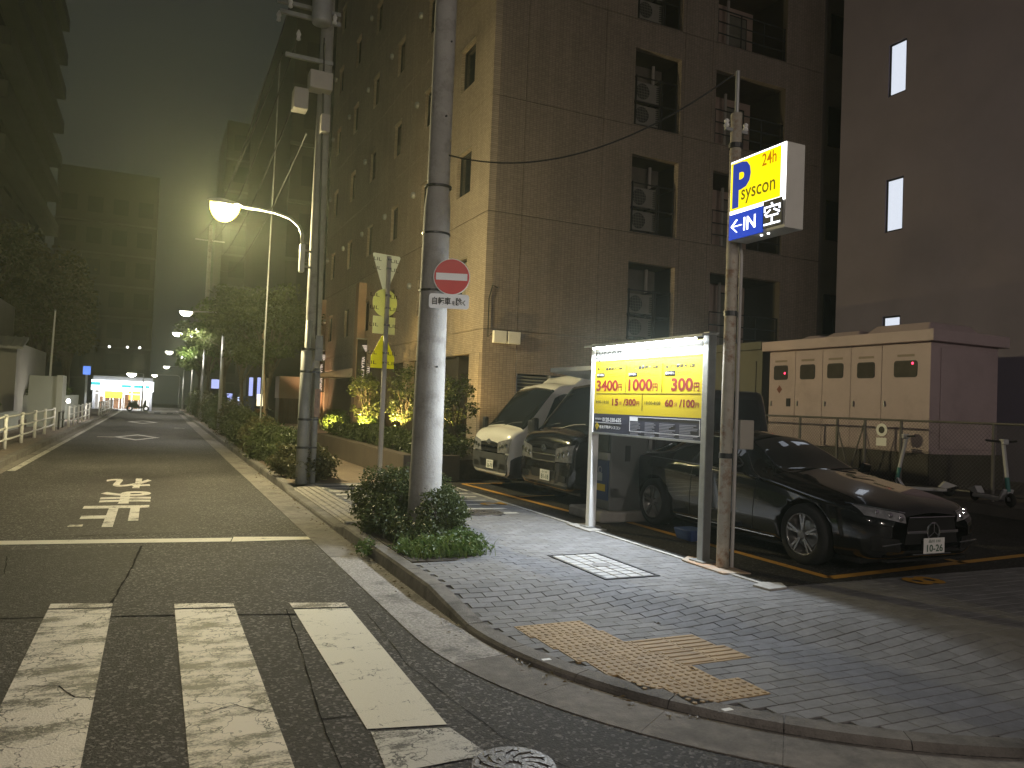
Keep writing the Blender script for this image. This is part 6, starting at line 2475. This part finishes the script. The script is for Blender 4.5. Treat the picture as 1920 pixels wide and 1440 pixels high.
M_GSK = mat('window gasket', (.02, .02, .02), .6, 0, .1, 4)
wins = [(1452, 1477, 686, 712), (1501, 1528, 684, 711), (1552, 1581, 682, 709), (1608, 1640, 680, 709), (1677, 1720, 677, 707)]
for k in range(5):
    ya, yb = doors[k], doors[k + 1]
    d = MB().box(CXf, CXf + .028, yb + .006, ya - .006, zbc + .02, ztc - .02).build('door', M_CAB2, cab, bevel=.004)
    x0, x1, p0, p1 = wins[k]
    a, c = AX(x0, p0, CXf), AX(x1, p1, CXf)
    zc, hh = (a.z + c.z) / 2, (a.z - c.z) / 2
    yc, ww = (a.y + c.y) / 2, (a.y - c.y) / 2

    def rr_(w_, h_, r_):
        o = []
        for q, (sx, sz) in enumerate(((1, 1), (-1, 1), (-1, -1), (1, -1))):
            for j in range(5):
                an = q * PI / 2 + j / 4 * PI / 2
                o.append((sx * (w_ - r_) + r_ * math.cos(an), sz * (h_ - r_) + r_ * math.sin(an)))
        return o
    MB().prism(rr_(ww, hh, .06), (CXf - .012, yc, zc), (0, -1, 0), (0, 0, 1), (1, 0, 0), .011).build('gasket', M_GSK, d)
    MB().prism(rr_(ww - .025, hh - .025, .045), (CXf - .015, yc, zc), (0, -1, 0), (0, 0, 1), (1, 0, 0), .002).build('pane', M_DW, d)
    if k in (0, 4):
        MB().lathe([(0, .008), (.022, .005), (.025, 0)], 12, (CXf - .016, yc - ww * .62, zc + hh * (.65 if k == 4 else -.1)), (-1, 0, 0)).build('red_lamp', emit('red pilot lamp', (1.0, .03, .08), 4), d)
    h_ = AX((1490, 1541, 1594, 1652, 1744)[k] - 45, 752, CXf)
    MB().bar((CXf - .03, ya - .1, h_.z), (CXf - .03, ya - .1, h_.z - .12), .03, .025).build('handle', MT['steel'], d)
    MB().box(CXf - .004, CXf - .001, yc - .2, yc + .2, zc + hh + .08, zc + hh + .13).build('name_strip', mat('faded name strip', (.24, .19, .16), .6, 0, .2, 30), d)
d0 = doors[0] - .35
MB().prism([(-.09, 0), (0, -.1), (.09, 0), (0, .1)], (CXf - .004, d0, AX(1463, 730, CXf).z), (0, -1, 0), (0, 0, 1), (1, 0, 0), .003).build('hazard_mark', mat('dull red mark', (.16, .05, .04), .6, 0, .2, 5), cab)
MB().box(CXf - .02, CXf - .001, doors[0] - .72, doors[0] - .6, AX(1477, 762, CXf).z, AX(1477, 747, CXf).z).build('keypad', MT['dark_metal'], cab)
MB().box(CXf + .3, 16.05, CY0 - .03, CY0 - .002, zbc + .1, ztc - .1).build('side_panel', M_CAB2, cab, bevel=.01)
# second smaller cabinet to the left and roof edge block
M_CAB3 = mat('dull olive cabinet paint', (.12, .115, .09), .6, 0, .1, 1.5)
cb2 = thing('electrical_cabinet', 'dull olive narrow cabinet between sign pole and large cream cabinet', 'cabinet', (14.5, 16, .3))
MB().box(14.2, 15.8, 15.3, 17.6, .3, ztc + .1).build('housing', M_CAB3, cb2)
MB().box(14.1, 15.9, 15.25, 17.7, ztc + .102, ztc + .3).build('roof', M_CAB3, cb2)
MB().box(14.17, 14.198, 15.5, 16.4, .6, ztc - .2).box(14.17, 14.198, 16.5, 17.4, .6, ztc - .2).build('door', M_CAB3, cb2)

# chain-link fence
FX = 13.4
cf = thing('chain_link_fence', 'grey chain-link fence with gate in front of the cream cabinet', 'fence', (FX, 10, .3))
ZTF = 1.66
M_FS = mat('dull fence steel', (.14, .135, .13), .6, .4, .2, 6)
posts = [4.0, 5.2, 6.4, 7.6, 8.7] + [AX(px, 800, FX).y for px in (1690, 1622, 1570, 1500)] + [16.5, 17.9]
for y in posts:
    MB().cyl((FX, y, .3), (FX, y, ZTF), .03, n=8).build('post', M_FS, cf)
MB().tube([(FX, posts[0], ZTF), (FX, 17.9, ZTF)], .022, 8).tube([(FX, posts[0], .42), (FX, 17.9, .42)], .016, 8).build('rail', M_FS, cf)
ga, gbb = posts[6], posts[7]
MB().tube([(FX - .03, gbb, ZTF - .1), (FX - .03, (ga + gbb) / 2, .5)], .016, 6).tube([(FX - .03, ga, ZTF - .1), (FX - .03, (ga + gbb) / 2, .5)], .016, 6).build('gate_brace', M_FS, cf)
lk = MB()
sp_ = .075
y0, y1, z0, z1 = posts[0], 17.9, .42, ZTF
n = int((y1 - y0 + (z1 - z0)) / sp_)
for k in range(-int((z1 - z0) / sp_), int((y1 - y0) / sp_)):
    for s in (1, -1):
        a = y0 + k * sp_ if s > 0 else y1 - k * sp_
        ta, tb = 0.0, z1 - z0
        pa, pb_ = a, a + s * (z1 - z0)
        if s > 0:
            if pa < y0:
                ta = y0 - pa
            if pb_ > y1:
                tb = y1 - pa
        else:
            if pa > y1:
                ta = pa - y1
            if pb_ < y0:
                tb = pa - y0
        if tb - ta > .02:
            lk.bar((FX + s * .003, a + s * ta, z0 + ta), (FX + s * .003, a + s * tb, z0 + tb), .0035, .0035)
o = lk.build('mesh_wire', M_FS, cf)
o['kind'] = 'stuff'
sgp = thing('warning_plate', 'round white warning plate tied to the chain-link gate', 'sign', (FX - .05, (ga + gbb) / 2, 1.2))
pc = AX(1653, 806, FX - .05)
MB().prism([(x * .13, y_ * .13) for x, y_ in circ], pc, (0, -1, 0), (0, 0, 1), (1, 0, 0), .006).build('disc', MT['white'], sgp)
MB().prism([(x * .07, y_ * .07) for x, y_ in circ], pc - Vector((.002, 0, 0)), (0, -1, 0), (0, 0, 1), (1, 0, 0), .001).build('mark', MT['ink'], sgp)
MB().box(FX - .055, FX - .05, pc.y - .12, pc.y + .12, pc.z - .32, pc.z - .16).build('text_plate', MT['white'], sgp)

# two kick scooters
M_TEAL = mat('teal scooter grip', (.03, .16, .15), .5, 0, .1, 5)
M_SCW = mat('white scooter paint', (.40, .40, .42), .4, 0, .08, 5)


def kick(label, base, top, rz):
    t = thing('electric_scooter', label, 'scooter', base, 'kick scooters parked by the fence', True)
    t.rotation_euler = (0, 0, rz)
    h = top
    MB().lathe([(.05, -.03), (.10, -.03), (.12, 0), (.10, .03), (.05, .03)], 18, (.48, 0, .12), (0, 1, 0)).build('wheel', MT['rubber'], t)
    MB().lathe([(.05, -.03), (.10, -.03), (.12, 0), (.10, .03), (.05, .03)], 18, (-.48, 0, .12), (0, 1, 0)).build('wheel', MT['rubber'], t)
    MB().prism([(-.42, .14), (.28, .14), (.40, .30), (.44, .28), (.33, .10), (.28, .08), (-.42, .08)], (0, .09, 0), (1, 0, 0), (0, 0, 1), (0, -1, 0), .18).build('deck', M_SCW, t, bevel=.015)
    MB().prism([(-.6, .2), (-.4, .27), (-.3, .16), (-.42, .14)], (0, .06, 0), (1, 0, 0), (0, 0, 1), (0, -1, 0), .12).build('mudguard', M_SCW, t)
    MB().tube([(.44, 0, .1), (.40, 0, .35), (.26, 0, h)], .032, 10).build('stem', M_SCW, t, smooth=True)
    MB().tube([(.415, 0, .25), (.375, 0, .48)], .036, 10).build('stem_sleeve', M_TEAL, t)
    MB().tube([(.20, .26, h + .02), (.26, .12, h + .01), (.26, -.12, h + .01), (.20, -.26, h + .02)], .018, 8).build('handlebar', MT['black'], t)
    MB().box(.22, .34, -.05, .05, h - .04, h + .05).build('display', M_SCW, t, bevel=.015)
    return t


q = G(1730, 930, .30)
kick('white and teal kick scooter against the chain-link fence, nearer the cabinet gate', (12.95, AX(1728, 850, 12.95).y, .30), 1.06, 2.5)
kick('white kick scooter at the right picture edge by the chain-link fence', (12.95, AX(1862, 850, 12.95).y, .30), 1.06, -2.0)
# blue crate under the sedan's flank
q = G(1300, 1005, .126)
bc = thing('plastic_tub', 'small blue plastic tub on the asphalt behind the near board post', 'tub', (5.6, 7.0, .126))
q = G(1297, 1012, .126)
b = MB()
b.add([(q.x - .12, q.y - .14, .127), (q.x + .1, q.y - .14, .127), (q.x + .1, q.y + .14, .127), (q.x - .12, q.y + .14, .127), (q.x - .15, q.y - .17, .26), (q.x + .13, q.y - .17, .26), (q.x + .13, q.y + .17, .26), (q.x - .15, q.y + .17, .26)],
      [(0, 3, 2, 1), (0, 1, 5, 4), (1, 2, 6, 5), (2, 3, 7, 6), (3, 0, 4, 7), (4, 5, 6, 7)])
b.build('tub', mat('blue plastic', (.03, .06, .18), .5, 0, .1, 5), bc, bevel=.015)
# ================================================================== VEGETATION
def leaves(pts, size, name, m, parent, seed=0, aspect=.5, droop=.3):
    """one small folded leaf at each point"""
    rng = np.random.default_rng(seed)
    P_ = np.asarray(pts, dtype=np.float64)
    n = len(P_)
    az = rng.uniform(0, 2 * PI, n)
    el = rng.uniform(-.9, .9, n) - droop
    d = np.stack([np.cos(az) * np.cos(el), np.sin(az) * np.cos(el), np.sin(el)], 1)
    ref = rng.normal(size=(n, 3))
    s = np.cross(d, ref)
    s /= np.linalg.norm(s, axis=1, keepdims=True)
    u = np.cross(s, d)
    L_ = size * rng.uniform(.6, 1.35, n)[:, None]
    w = L_ * aspect * .5
    a = P_
    b = P_ + d * L_ * .5 + s * w + u * L_ * .08
    c = P_ + d * L_
    e = P_ + d * L_ * .5 - s * w + u * L_ * .08
    V = np.stack([a, b, c, e], 1).reshape(-1, 3)
    me = bpy.data.meshes.new(name)
    me.vertices.add(4 * n)
    me.vertices.foreach_set('co', V.ravel())
    me.loops.add(4 * n)
    me.loops.foreach_set('vertex_index', np.arange(4 * n, dtype=np.int32))
    me.polygons.add(n)
    me.polygons.foreach_set('loop_start', np.arange(0, 4 * n, 4, dtype=np.int32))
    me.polygons.foreach_set('loop_total', np.full(n, 4, dtype=np.int32))
    me.update()
    me.validate()
    return obj(name, me, m, parent)


def blob_pts(rng, c, r, n, shell=.55):
    """points in a lumpy ellipsoid, denser outside"""
    d = rng.normal(size=(n, 3))
    d /= np.linalg.norm(d, axis=1, keepdims=True)
    rad = shell + (1 - shell) * rng.random(n) ** .6
    lump = 1 + .18 * np.sin(d[:, 0] * 7 + c[0] * 3) * np.cos(d[:, 1] * 6 + c[1]) + .12 * np.sin(d[:, 2] * 9)
    return np.array(c) + d * (rad * lump)[:, None] * np.array(r)


def shrub(name, label, blobs, n, size, m, seed, group=None, stems=True, aspect=.5):
    rng = np.random.default_rng(seed)
    c0 = blobs[0][0]
    t = thing(name, label, 'shrub', (c0[0], c0[1], .12), group)
    vol = [b[1][0] * b[1][1] * b[1][2] for b in blobs]
    pts = [blob_pts(rng, c, r, max(50, int(n * v / sum(vol)))) for (c, r), v in zip(blobs, vol)]
    pts = np.concatenate(pts)
    pts = pts[pts[:, 2] > .12]
    leaves(pts, size, 'foliage', m, t, seed, aspect)
    if stems:
        b = MB()
        rr = random.Random(seed)
        for c, r in blobs:
            for k in range(5):
                x, y = c[0] + rr.uniform(-.25, .25) * r[0], c[1] + rr.uniform(-.25, .25) * r[1]
                x2, y2, z2 = c[0] + rr.uniform(-.7, .7) * r[0], c[1] + rr.uniform(-.7, .7) * r[1], c[2] + rr.uniform(.1, .6) * r[2]
                b.tube([(x, y, .10), ((x + x2) / 2, (y + y2) / 2, z2 * .55), (x2, y2, z2)], [.012, .009, .004], 5)
        b.build('stem', MT['bark'], t)
    return t


# bed round the big pole
bedm = MB()
bedm.prism(BED, (0, 0, .06), (1, 0, 0), (0, 1, 0), (0, 0, 1), .065)
struct('planting_bed', bedm.mesh('planting_bed'), MT['soil'])
shrub('azalea_bush', 'dense clipped green bush on the road side of the thick concrete pole', [((2.62, 9.3, .43), (.40, .48, .34)), ((2.45, 8.75, .30), (.28, .45, .24)), ((2.9, 9.5, .46), (.34, .34, .33)), ((2.50, 8.1, .22), (.18, .38, .15))], 13000, .042, MT['leaf'], 1, 'bushes round the thick pole')
shrub('azalea_bush', 'looser green bush in front of the thick concrete pole on the pavement side', [((2.95, 8.08, .38), (.30, .30, .29)), ((3.12, 8.45, .37), (.22, .34, .28)), ((3.2, 9.2, .46), (.26, .34, .32)), ((2.7, 7.85, .22), (.24, .28, .15))], 10000, .042, MT['leaf'], 2, 'bushes round the thick pole')
# weeds at the front of the bed
wd = thing('weed_patch', 'straggling pale weeds and grass at the front of the planting bed', 'weeds', (2.7, 7.3, .12))
rng = np.random.default_rng(9)
pts = np.concatenate([blob_pts(rng, c, r, n) for c, r, n in (((2.75, 7.35, .16), (.42, .32, .12), 2600), ((3.0, 7.6, .17), (.24, .32, .13), 1900), ((2.45, 7.5, .14), (.2, .35, .08), 900))])
pts = pts[pts[:, 2] > .10]
leaves(pts, .05, 'foliage', MT['leaf2'], wd, 4, .4)
gb_ = MB()
rr = random.Random(8)
for k in range(420):
    x, y = rr.uniform(2.3, 3.2), rr.uniform(7.0, 7.75)
    if not inpoly(x, y, BED) and rr.random() < .8:
        continue
    a, h = rr.uniform(0, 6.28), rr.uniform(.06, .2)
    dx, dy = math.cos(a) * h * .6, math.sin(a) * h * .6
    w = .003
    gb_.add([(x - w, y, .12), (x + w, y, .12), (x + dx * .5 + w, y + dy * .5, .12 + h * .75), (x + dx * .5 - w, y + dy * .5, .12 + h * .75), (x + dx, y + dy, .12 + h)], [(0, 1, 2, 3), (3, 2, 4)])
gb_.build('grass_blades', MT['grass'], wd)
# tuft growing from the kerb joint
tf = thing('kerb_weed', 'small weed tuft growing from the kerb joint beside the bush', 'weeds', (2.1, 7.9, 0))
pts = blob_pts(rng, (2.08, 7.95, .10), (.12, .2, .09), 300)
leaves(pts[pts[:, 2] > 0], .04, 'foliage', MT['leaf2'], tf, 5, .4)
gs = MB()
for k in range(26):
    a = rr.uniform(0, 6.28)
    h = rr.uniform(.08, .2)
    gs.tube([(2.1, 7.95, 0.0), (2.1 + math.cos(a) * h * .4, 7.95 + math.sin(a) * h * .4, h * .7), (2.1 + math.cos(a) * h * .9, 7.95 + math.sin(a) * h * .9, h * .6)], .002, 3)
gs.build('stem', MT['grass'], tf)

# roadside shrubs between kerb and footpath, walking away from the camera
spots = [(14.7, .75, .62, 2.62), (16.4, .95, .85, 2.62), (18.6, 1.2, .9, 2.65), (21.2, 1.35, .95, 2.65), (24.0, 1.5, 1.1, 2.7), (27.2, 1.6, 1.15, 2.7), (30.8, 1.9, 1.35, 2.75), (35.0, 2.2, 1.5, 2.75), (40, 2.6, 1.55, 2.75), (46, 3.2, 1.7, 2.75), (53.5, 3.8, 1.8, 2.75), (62, 4.5, 1.9, 2.75)]
NTH = ['first', 'second', 'third', 'fourth', 'fifth', 'sixth', 'seventh', 'eighth', 'ninth', 'tenth', 'eleventh', 'twelfth']
for k, (y, ly, h, x) in enumerate(spots):
    rl = random.Random(40 + k)
    bl = []
    for j in range(4):
        bl.append(((x + rl.uniform(-.15, .15), y + (j - 1.5) * ly * .45, .12 + h * rl.uniform(.38, .5)), (.46 + rl.uniform(-.08, .08), ly * .42, h * rl.uniform(.45, .58))))
    shrub('roadside_shrub', '%s roadside shrub along the kerb counting from the twin cable ducts' % NTH[k], bl, int(9000 if y < 25 else 5200), .05 + .0012 * y, MT['leaf' if k % 3 else 'leaf3'], 60 + k, 'roadside shrubs along the kerb', y < 30)


# ---- trees
def tree(name, label, x, y, h, trunk_h, crown, n, size, m, seed, group=None, lean=(0, 0), r0=.07, clumps=16):
    rng = np.random.default_rng(seed)
    rr = random.Random(seed)
    t = thing(name, label, 'tree', (x, y, .12), group)
    b = MB()
    top = Vector((x + lean[0], y + lean[1], trunk_h))
    b.tube([(x, y, .05), (x + lean[0] * .4, y + lean[1] * .4, trunk_h * .5), top, top + Vector((lean[0] * .3, lean[1] * .3, (h - trunk_h) * .6))], [r0, r0 * .85, r0 * .7, r0 * .2], 10)
    pts = []
    rx, ry, rz = crown
    cz = (trunk_h + h) / 2 + .1
    for k in range(clumps):
        a = rr.uniform(0, 2 * PI)
        q = rr.uniform(.25, .95) ** .7
        zz = rr.uniform(-.95, .95)
        s = math.sqrt(1 - zz * zz * .8)
        c = Vector((x + lean[0] + math.cos(a) * rx * q * s, y + lean[1] + math.sin(a) * ry * q * s, cz + zz * rz * .85))
        b.tube([top + Vector((0, 0, rr.uniform(-.5, .3) * (h - trunk_h) * .4)), top.lerp(c, .55) + Vector((0, 0, .12)), c], [r0 * .38, r0 * .22, r0 * .07], 6)
        for j in range(3):
            e = c + Vector((rr.uniform(-1, 1) * rx, rr.uniform(-1, 1) * ry, rr.uniform(-.6, .8) * rz)) * .32
            b.tube([top.lerp(c, .7), e], [r0 * .12, r0 * .04], 4)
            pts.append(blob_pts(rng, tuple(e), (rx * .30, ry * .30, rz * .20), n // (clumps * 4), .1))
        pts.append(blob_pts(rng, tuple(c), (rx * .38, ry * .38, rz * .24), n // (clumps * 4), .1))
    b.build('trunk', MT['bark'], t, smooth=True)
    leaves(np.concatenate(pts), size, 'crown', m, t, seed + 1, .5)
    return t


def tree_at(px, Y):
    return AY(px, 780, Y).x


G_ST = 'street trees along the footpath'
tree('street_tree', 'dull olive street tree tied to a timber stake beside the lamp pole', 3.3, 26.5, 5.1, 2.3, (1.5, 1.7, 1.35), 13000, .13, MT['leaf'], 100, G_ST, (.1, 0), .07, 20)
tree('street_tree', 'large shadowy street tree behind the staked tree', 3.3, 33.5, 6.0, 2.7, (1.7, 2.2, 1.6), 13000, .17, MT['leaf'], 101, G_ST, (-.1, 0), .09, 20)
tree('street_tree', 'leafy street tree with pale trunk left of the vending machine', 2.9, 39, 6.0, 2.9, (1.6, 2.0, 1.5), 11000, .2, MT['leaf2'], 102, G_ST, (.05, 0), .13, 18)
tree('street_tree', 'bright green street tree with thin pale trunk at the left of the row', 2.75, 47.5, 5.6, 2.9, (1.5, 2.0, 1.3), 9000, .22, MT['leaf2'], 103, G_ST, (0, 0), .12, 16)
tree('street_tree', 'small bright street tree reaching over the road under the lamps', 2.75, 57, 5.4, 2.9, (1.5, 2.2, 1.2), 8000, .26, MT['leaf2'], 104, G_ST, (0, 0), .12, 16)
# timber stakes
for k, (px, pyb, pyt, Y, r, lab) in enumerate(((497, 825, 618, 26.2, .045, 'tall pale timber stake beside the staked street tree'), (505, 828, 782, 26.0, .05, 'short thick timber stake at the foot of the staked tree'))):
    a, c = AY(px, pyb, Y), AY(px - 4, pyt, Y)
    st_ = thing('timber_stake', lab, 'stake', (a.x, Y, .12), 'timber stakes')
    MB().cyl((a.x, Y, .1), (c.x, Y, c.z), r, r * .9, 10).build('stake', MT['wood'], st_)
    MB().lathe([(r, 1.18), (r + .012, 1.18), (r + .012, 1.24), (r, 1.24)], 10, (a.x, Y, 0)).build('rope_tie', MT['rubber'], st_)

# ---- hotel planter: low wall, ground cover, lit small trees
pw_ = thing('planter_wall', 'low brown stone planter wall in front of the hotel', 'wall', (4.45, 18, .12))
MB().box(4.35, 4.60, 14.15, 23.2, .12, .62).box(4.6, 5.5, 14.15, 14.4, .12, .62).box(4.6, 7.55, 22.95, 23.2, .12, .62).build('wall', mat('brown planter stone', (.075, .058, .042), .7, 0, .2, 2, .2, 50), pw_)
MB().box(4.6, 7.6, 14.4, 22.95, .12, .52).build('soil', MT['soil'], pw_)
rng = np.random.default_rng(77)
hg = thing('clipped_hedge', 'low clipped green hedge filling the hotel planter', 'hedge', (5.2, 18.5, .52))
p_ = np.stack([rng.uniform(4.62, 6.0, 26000), rng.uniform(14.45, 22.9, 26000), .52 + .42 * rng.random(26000) ** .5], 1)
p_[:, 2] += .06 * np.sin(p_[:, 0] * 5) * np.cos(p_[:, 1] * 3.3)
p_[:, 0] = np.maximum(p_[:, 0], 4.66)
leaves(p_, .06, 'foliage', MT['leaf'], hg, 12)
b = MB()
for k in range(160):
    x, y = R.uniform(4.75, 5.9), R.uniform(14.6, 22.8)
    b.tube([(x, y, .5), (x + R.uniform(-.08, .08), y + R.uniform(-.08, .08), .88)], [.008, .004], 4)
b.build('stem', MT['bark'], hg)['kind'] = 'stuff'
G_HT = 'small lit trees in the hotel planter'
tree('ornamental_tree', 'small ornamental tree glowing from an uplight beside the sign post, left of it', 6.2, 24.3, 2.55, .8, (.62, .8, .8), 2300, .09, MT['leaf'], 120, G_HT, (.05, 0), .035, 16)
tree('ornamental_tree', 'small ornamental tree lit from below just right of the sign post', 6.3, 20.6, 2.75, .8, (.55, .7, .85), 2200, .08, MT['leaf'], 121, G_HT, (.0, 0), .035, 16)
tree('ornamental_tree', 'small ornamental tree under the wall lamp beside the white van', 6.45, 17.0, 2.3, .7, (.45, .5, .75), 2000, .08, MT['leaf'], 122, G_HT, (.05, 0), .03, 14)
for k, (x, y, r, lab) in enumerate(((6.2, 24.0, .42, 'bright yellow-lit round shrub at the foot of the left ornamental tree'), (5.6, 26.6, .38, 'bright yellow-lit shrub at the end of the hotel planter'), (6.3, 17.9, .34, 'yellow-lit shrub between thick pole and white van'), (6.3, 29.2, .5, 'dark shrub beside the hotel entrance step'))):
    shrub('round_shrub', lab, [((x, y, .55 + r * .6), (r, r, r * .8))], 2600, .06, MT['leaf2'], 130 + k, 'shrubs in the hotel planter')
# uplights
M_UP = emit('uplight lens', (1.0, .72, .2), 30)
for k, (x, y, tx, ty, tz, pw, lab) in enumerate(((5.75, 23.6, 6.4, 24.4, 1.6, 420, 'small spotlight under the left ornamental tree'), (5.35, 26.0, 5.7, 26.8, 1.0, 200, 'small spotlight at the end of the hotel planter'), (5.9, 17.5, 6.4, 17.5, 1.6, 240, 'small spotlight beside the white van'), (5.9, 20.2, 6.3, 20.8, 2.0, 500, 'small spotlight behind the sign post'))):
    z = .95 if y < 23 else .9
    t = thing('garden_spotlight', lab, 'lamp', (x, y, .5), 'garden spotlights in the hotel planter')
    d = (Vector((tx, ty, tz)) - Vector((x, y, z))).normalized()
    MB().cyl((x, y, .45), (x, y, z - .05), .012, n=6).build('spike', MT['dark_metal'], t)
    MB().cyl(Vector((x, y, z)) - d * .09, Vector((x, y, z)), .035, .045, 12).build('housing', MT['dark_metal'], t)
    MB().lathe([(0, .003), (.038, .002), (.04, 0)], 12, (x, y, z), d).build('lens', M_UP, t)
    spot('garden_spotlight_light', Vector((x, y, z)) + d * .02, Vector((tx, ty, tz)), (1, .70, .22), pw, 110, .6, .03, t)
# warm wash on the entrance piers
for k, (x, y, tx, ty, tz, pw) in enumerate(((6.9, 37.9, 7.4, 38.9, 5.2, 700), (6.85, 28.7, 7.4, 30.9, 5.2, 700), (6.9, 31.2, 7.5, 31.6, 5.5, 350))):
    t = thing('pier_uplight', '%s ground uplight washing the salmon entrance pier' % ('far', 'near', 'middle')[k], 'lamp', (x, y, .12), 'uplights at the hotel entrance')
    MB().lathe([(0, .02), (.09, .02), (.1, .0)], 14, (x, y, .13)).build('lens', M_UP, t)
    MB().lathe([(.1, .0), (.12, .025), (.13, .0)], 14, (x, y, .125)).build('ring', MT['steel'], t)
    spot('pier_uplight_light', (x, y, .17), (tx, ty, tz), (1, .56, .26), pw, 80, .7, .05, t)
step_ = thing('entrance_step', 'pale stone step at the hotel entrance', 'step', (5.6, 28, .12))
MB().box(4.6, 7.5, 26.9, 36, .12, .30).box(4.9, 7.5, 27.3, 36, .30, .45).build('step', mat('salmon step stone', (.34, .22, .16), .7, 0, .12, 2), step_)

# ---- left side
shrub('clipped_hedge', 'bright clipped hedge on the planter wall at the left picture edge', [((-5.6, 26, .95), (.9, 1.6, .42)), ((-5.6, 28.8, .95), (.9, 1.6, .45)), ((-5.8, 31.4, .9), (.9, 1.4, .4)), ((-7.4, 27, 1.0), (1.2, 2.2, .45))], 14000, .09, MT['leaf2'], 140)
shrub('clipped_hedge', 'low hedge behind the garden light beyond the slab', [((-5.2, 44.5, 1.4), (.9, 1.5, .5)), ((-5.0, 47.5, 1.5), (.9, 1.8, .6))], 5000, .13, MT['leaf2'], 141)
tree('broad_tree', 'dark broad tree behind the grey-green slab on the left', -6.2, 53, 11, 3, (2.6, 3.2, 3.6), 12000, .30, MT['leaf3'], 150, 'dark trees on the left', (0, 0), .2, 22)
tree('broad_tree', 'dark broad tree beside the store on the left', -5.6, 62, 10, 3, (1.9, 3.0, 3.2), 9000, .32, MT['leaf3'], 151, 'dark trees on the left', (0, 0), .2, 20)
tree('broad_tree', 'dark tree above the low house at the left edge', -9.5, 52, 11, 4, (3.0, 3.0, 3.2), 9000, .3, MT['leaf3'], 152, 'dark trees on the left', (0, 0), .2, 20)

# ---- dead leaves and grit blown along the kerb
fl = MB()
rr = random.Random(21)
for k in range(420):
    y = rr.uniform(3.2, 22)
    if rr.random() < .75:
        x = KX - abs(rr.gauss(0, .09)) - .012 if y > CY else CX - math.sqrt((CR + abs(rr.gauss(0, .07)) + .01) ** 2 - (CY - y) ** 2)
        z = .009
    else:
        x = rr.uniform(2.4, 3.6)
        z = zs(x, y) + .006
        if y > 9.3:
            continue
    a, s_ = rr.uniform(0, 6.28), rr.uniform(.008, .026)
    ca_, sa_ = math.cos(a) * s_, math.sin(a) * s_
    h = s_ * rr.uniform(.1, .7)
    fl.add([(x - ca_, y - sa_, z), (x + sa_ * .45, y - ca_ * .45, z + h), (x + ca_, y + sa_, z + h * .3), (x - sa_ * .45, y + ca_ * .45, z + h * .6)], [(0, 1, 2, 3)])
struct('fallen_leaves', fl.mesh('fallen_leaves'), leafmat('dead leaves', (.06, .04, .02), (.16, .11, .05)), 'stuff')
# ================================================================== LAMP LIGHT
spot('street_lamp_light', NEAR_LAMP - Vector((0, 0, .34)), NEAR_LAMP - Vector((0, 0, 5)), (1, .88, .70), 520, 150, .9, .14, sl)
point('street_lamp_spill', NEAR_LAMP - Vector((0, 0, .34)), (1, .85, .44), 3500, .14, sl)
# unseen street lamps behind the camera, put in to light crossing and facades
for k, (x, y, dx, dy, pw, lab) in enumerate(((-4.2, -4.5, .9, .45, 620, 'unseen street lamp behind the camera lighting the zebra stripes'), (9.0, -17.0, -.3, .95, 2000, 'unseen street lamp added behind the camera to brighten the facades'))):
    bl_ = thing('street_lamp', lab, 'street lamp', (x, y, 0), 'street lamps along the road')
    d = Vector((dx, dy, 0)).normalized()
    o = Vector((x, y, 0))
    z = Vector((0, 0, 1))
    MB().cyl(o, o + z * 6.6, .085, .05, 12).build('pole', MT['grey_metal'], bl_, smooth=True)
    MB().tube([o + z * 6.5, o + d * .2 + z * 6.8, o + d * 1.0 + z * 6.95, o + d * 1.8 + z * 6.95], .03, 8).build('arm', MT['steel'], bl_)
    lamp_head(bl_, o + d * 2.1 + z * 6.93, d, M_LAMPF, 1.3)
    point('street_lamp_light', o + d * 2.1 + z * 6.6, (1, .86, .76), pw, .14, bl_)

# ================================================================== HAZE: thin volume added to imitate lens glow round the lamps
hz_ = MB().box(-114, 114, -48, 128, -1.2, 56)
hm = bpy.data.materials.new('haze added for lens glow')
hm.use_nodes = True
hn = hm.node_tree.nodes
hn.clear()
ho = hn.new('ShaderNodeOutputMaterial')
hv = hn.new('ShaderNodeVolumePrincipled')
hv.inputs['Color'].default_value = (.80, .90, .74, 1)
hv.inputs['Density'].default_value = .0022
hv.inputs['Anisotropy'].default_value = .65
hm.node_tree.links.new(hv.outputs[0], ho.inputs['Volume'])
struct('haze', hz_.mesh('haze'), hm, 'stuff')
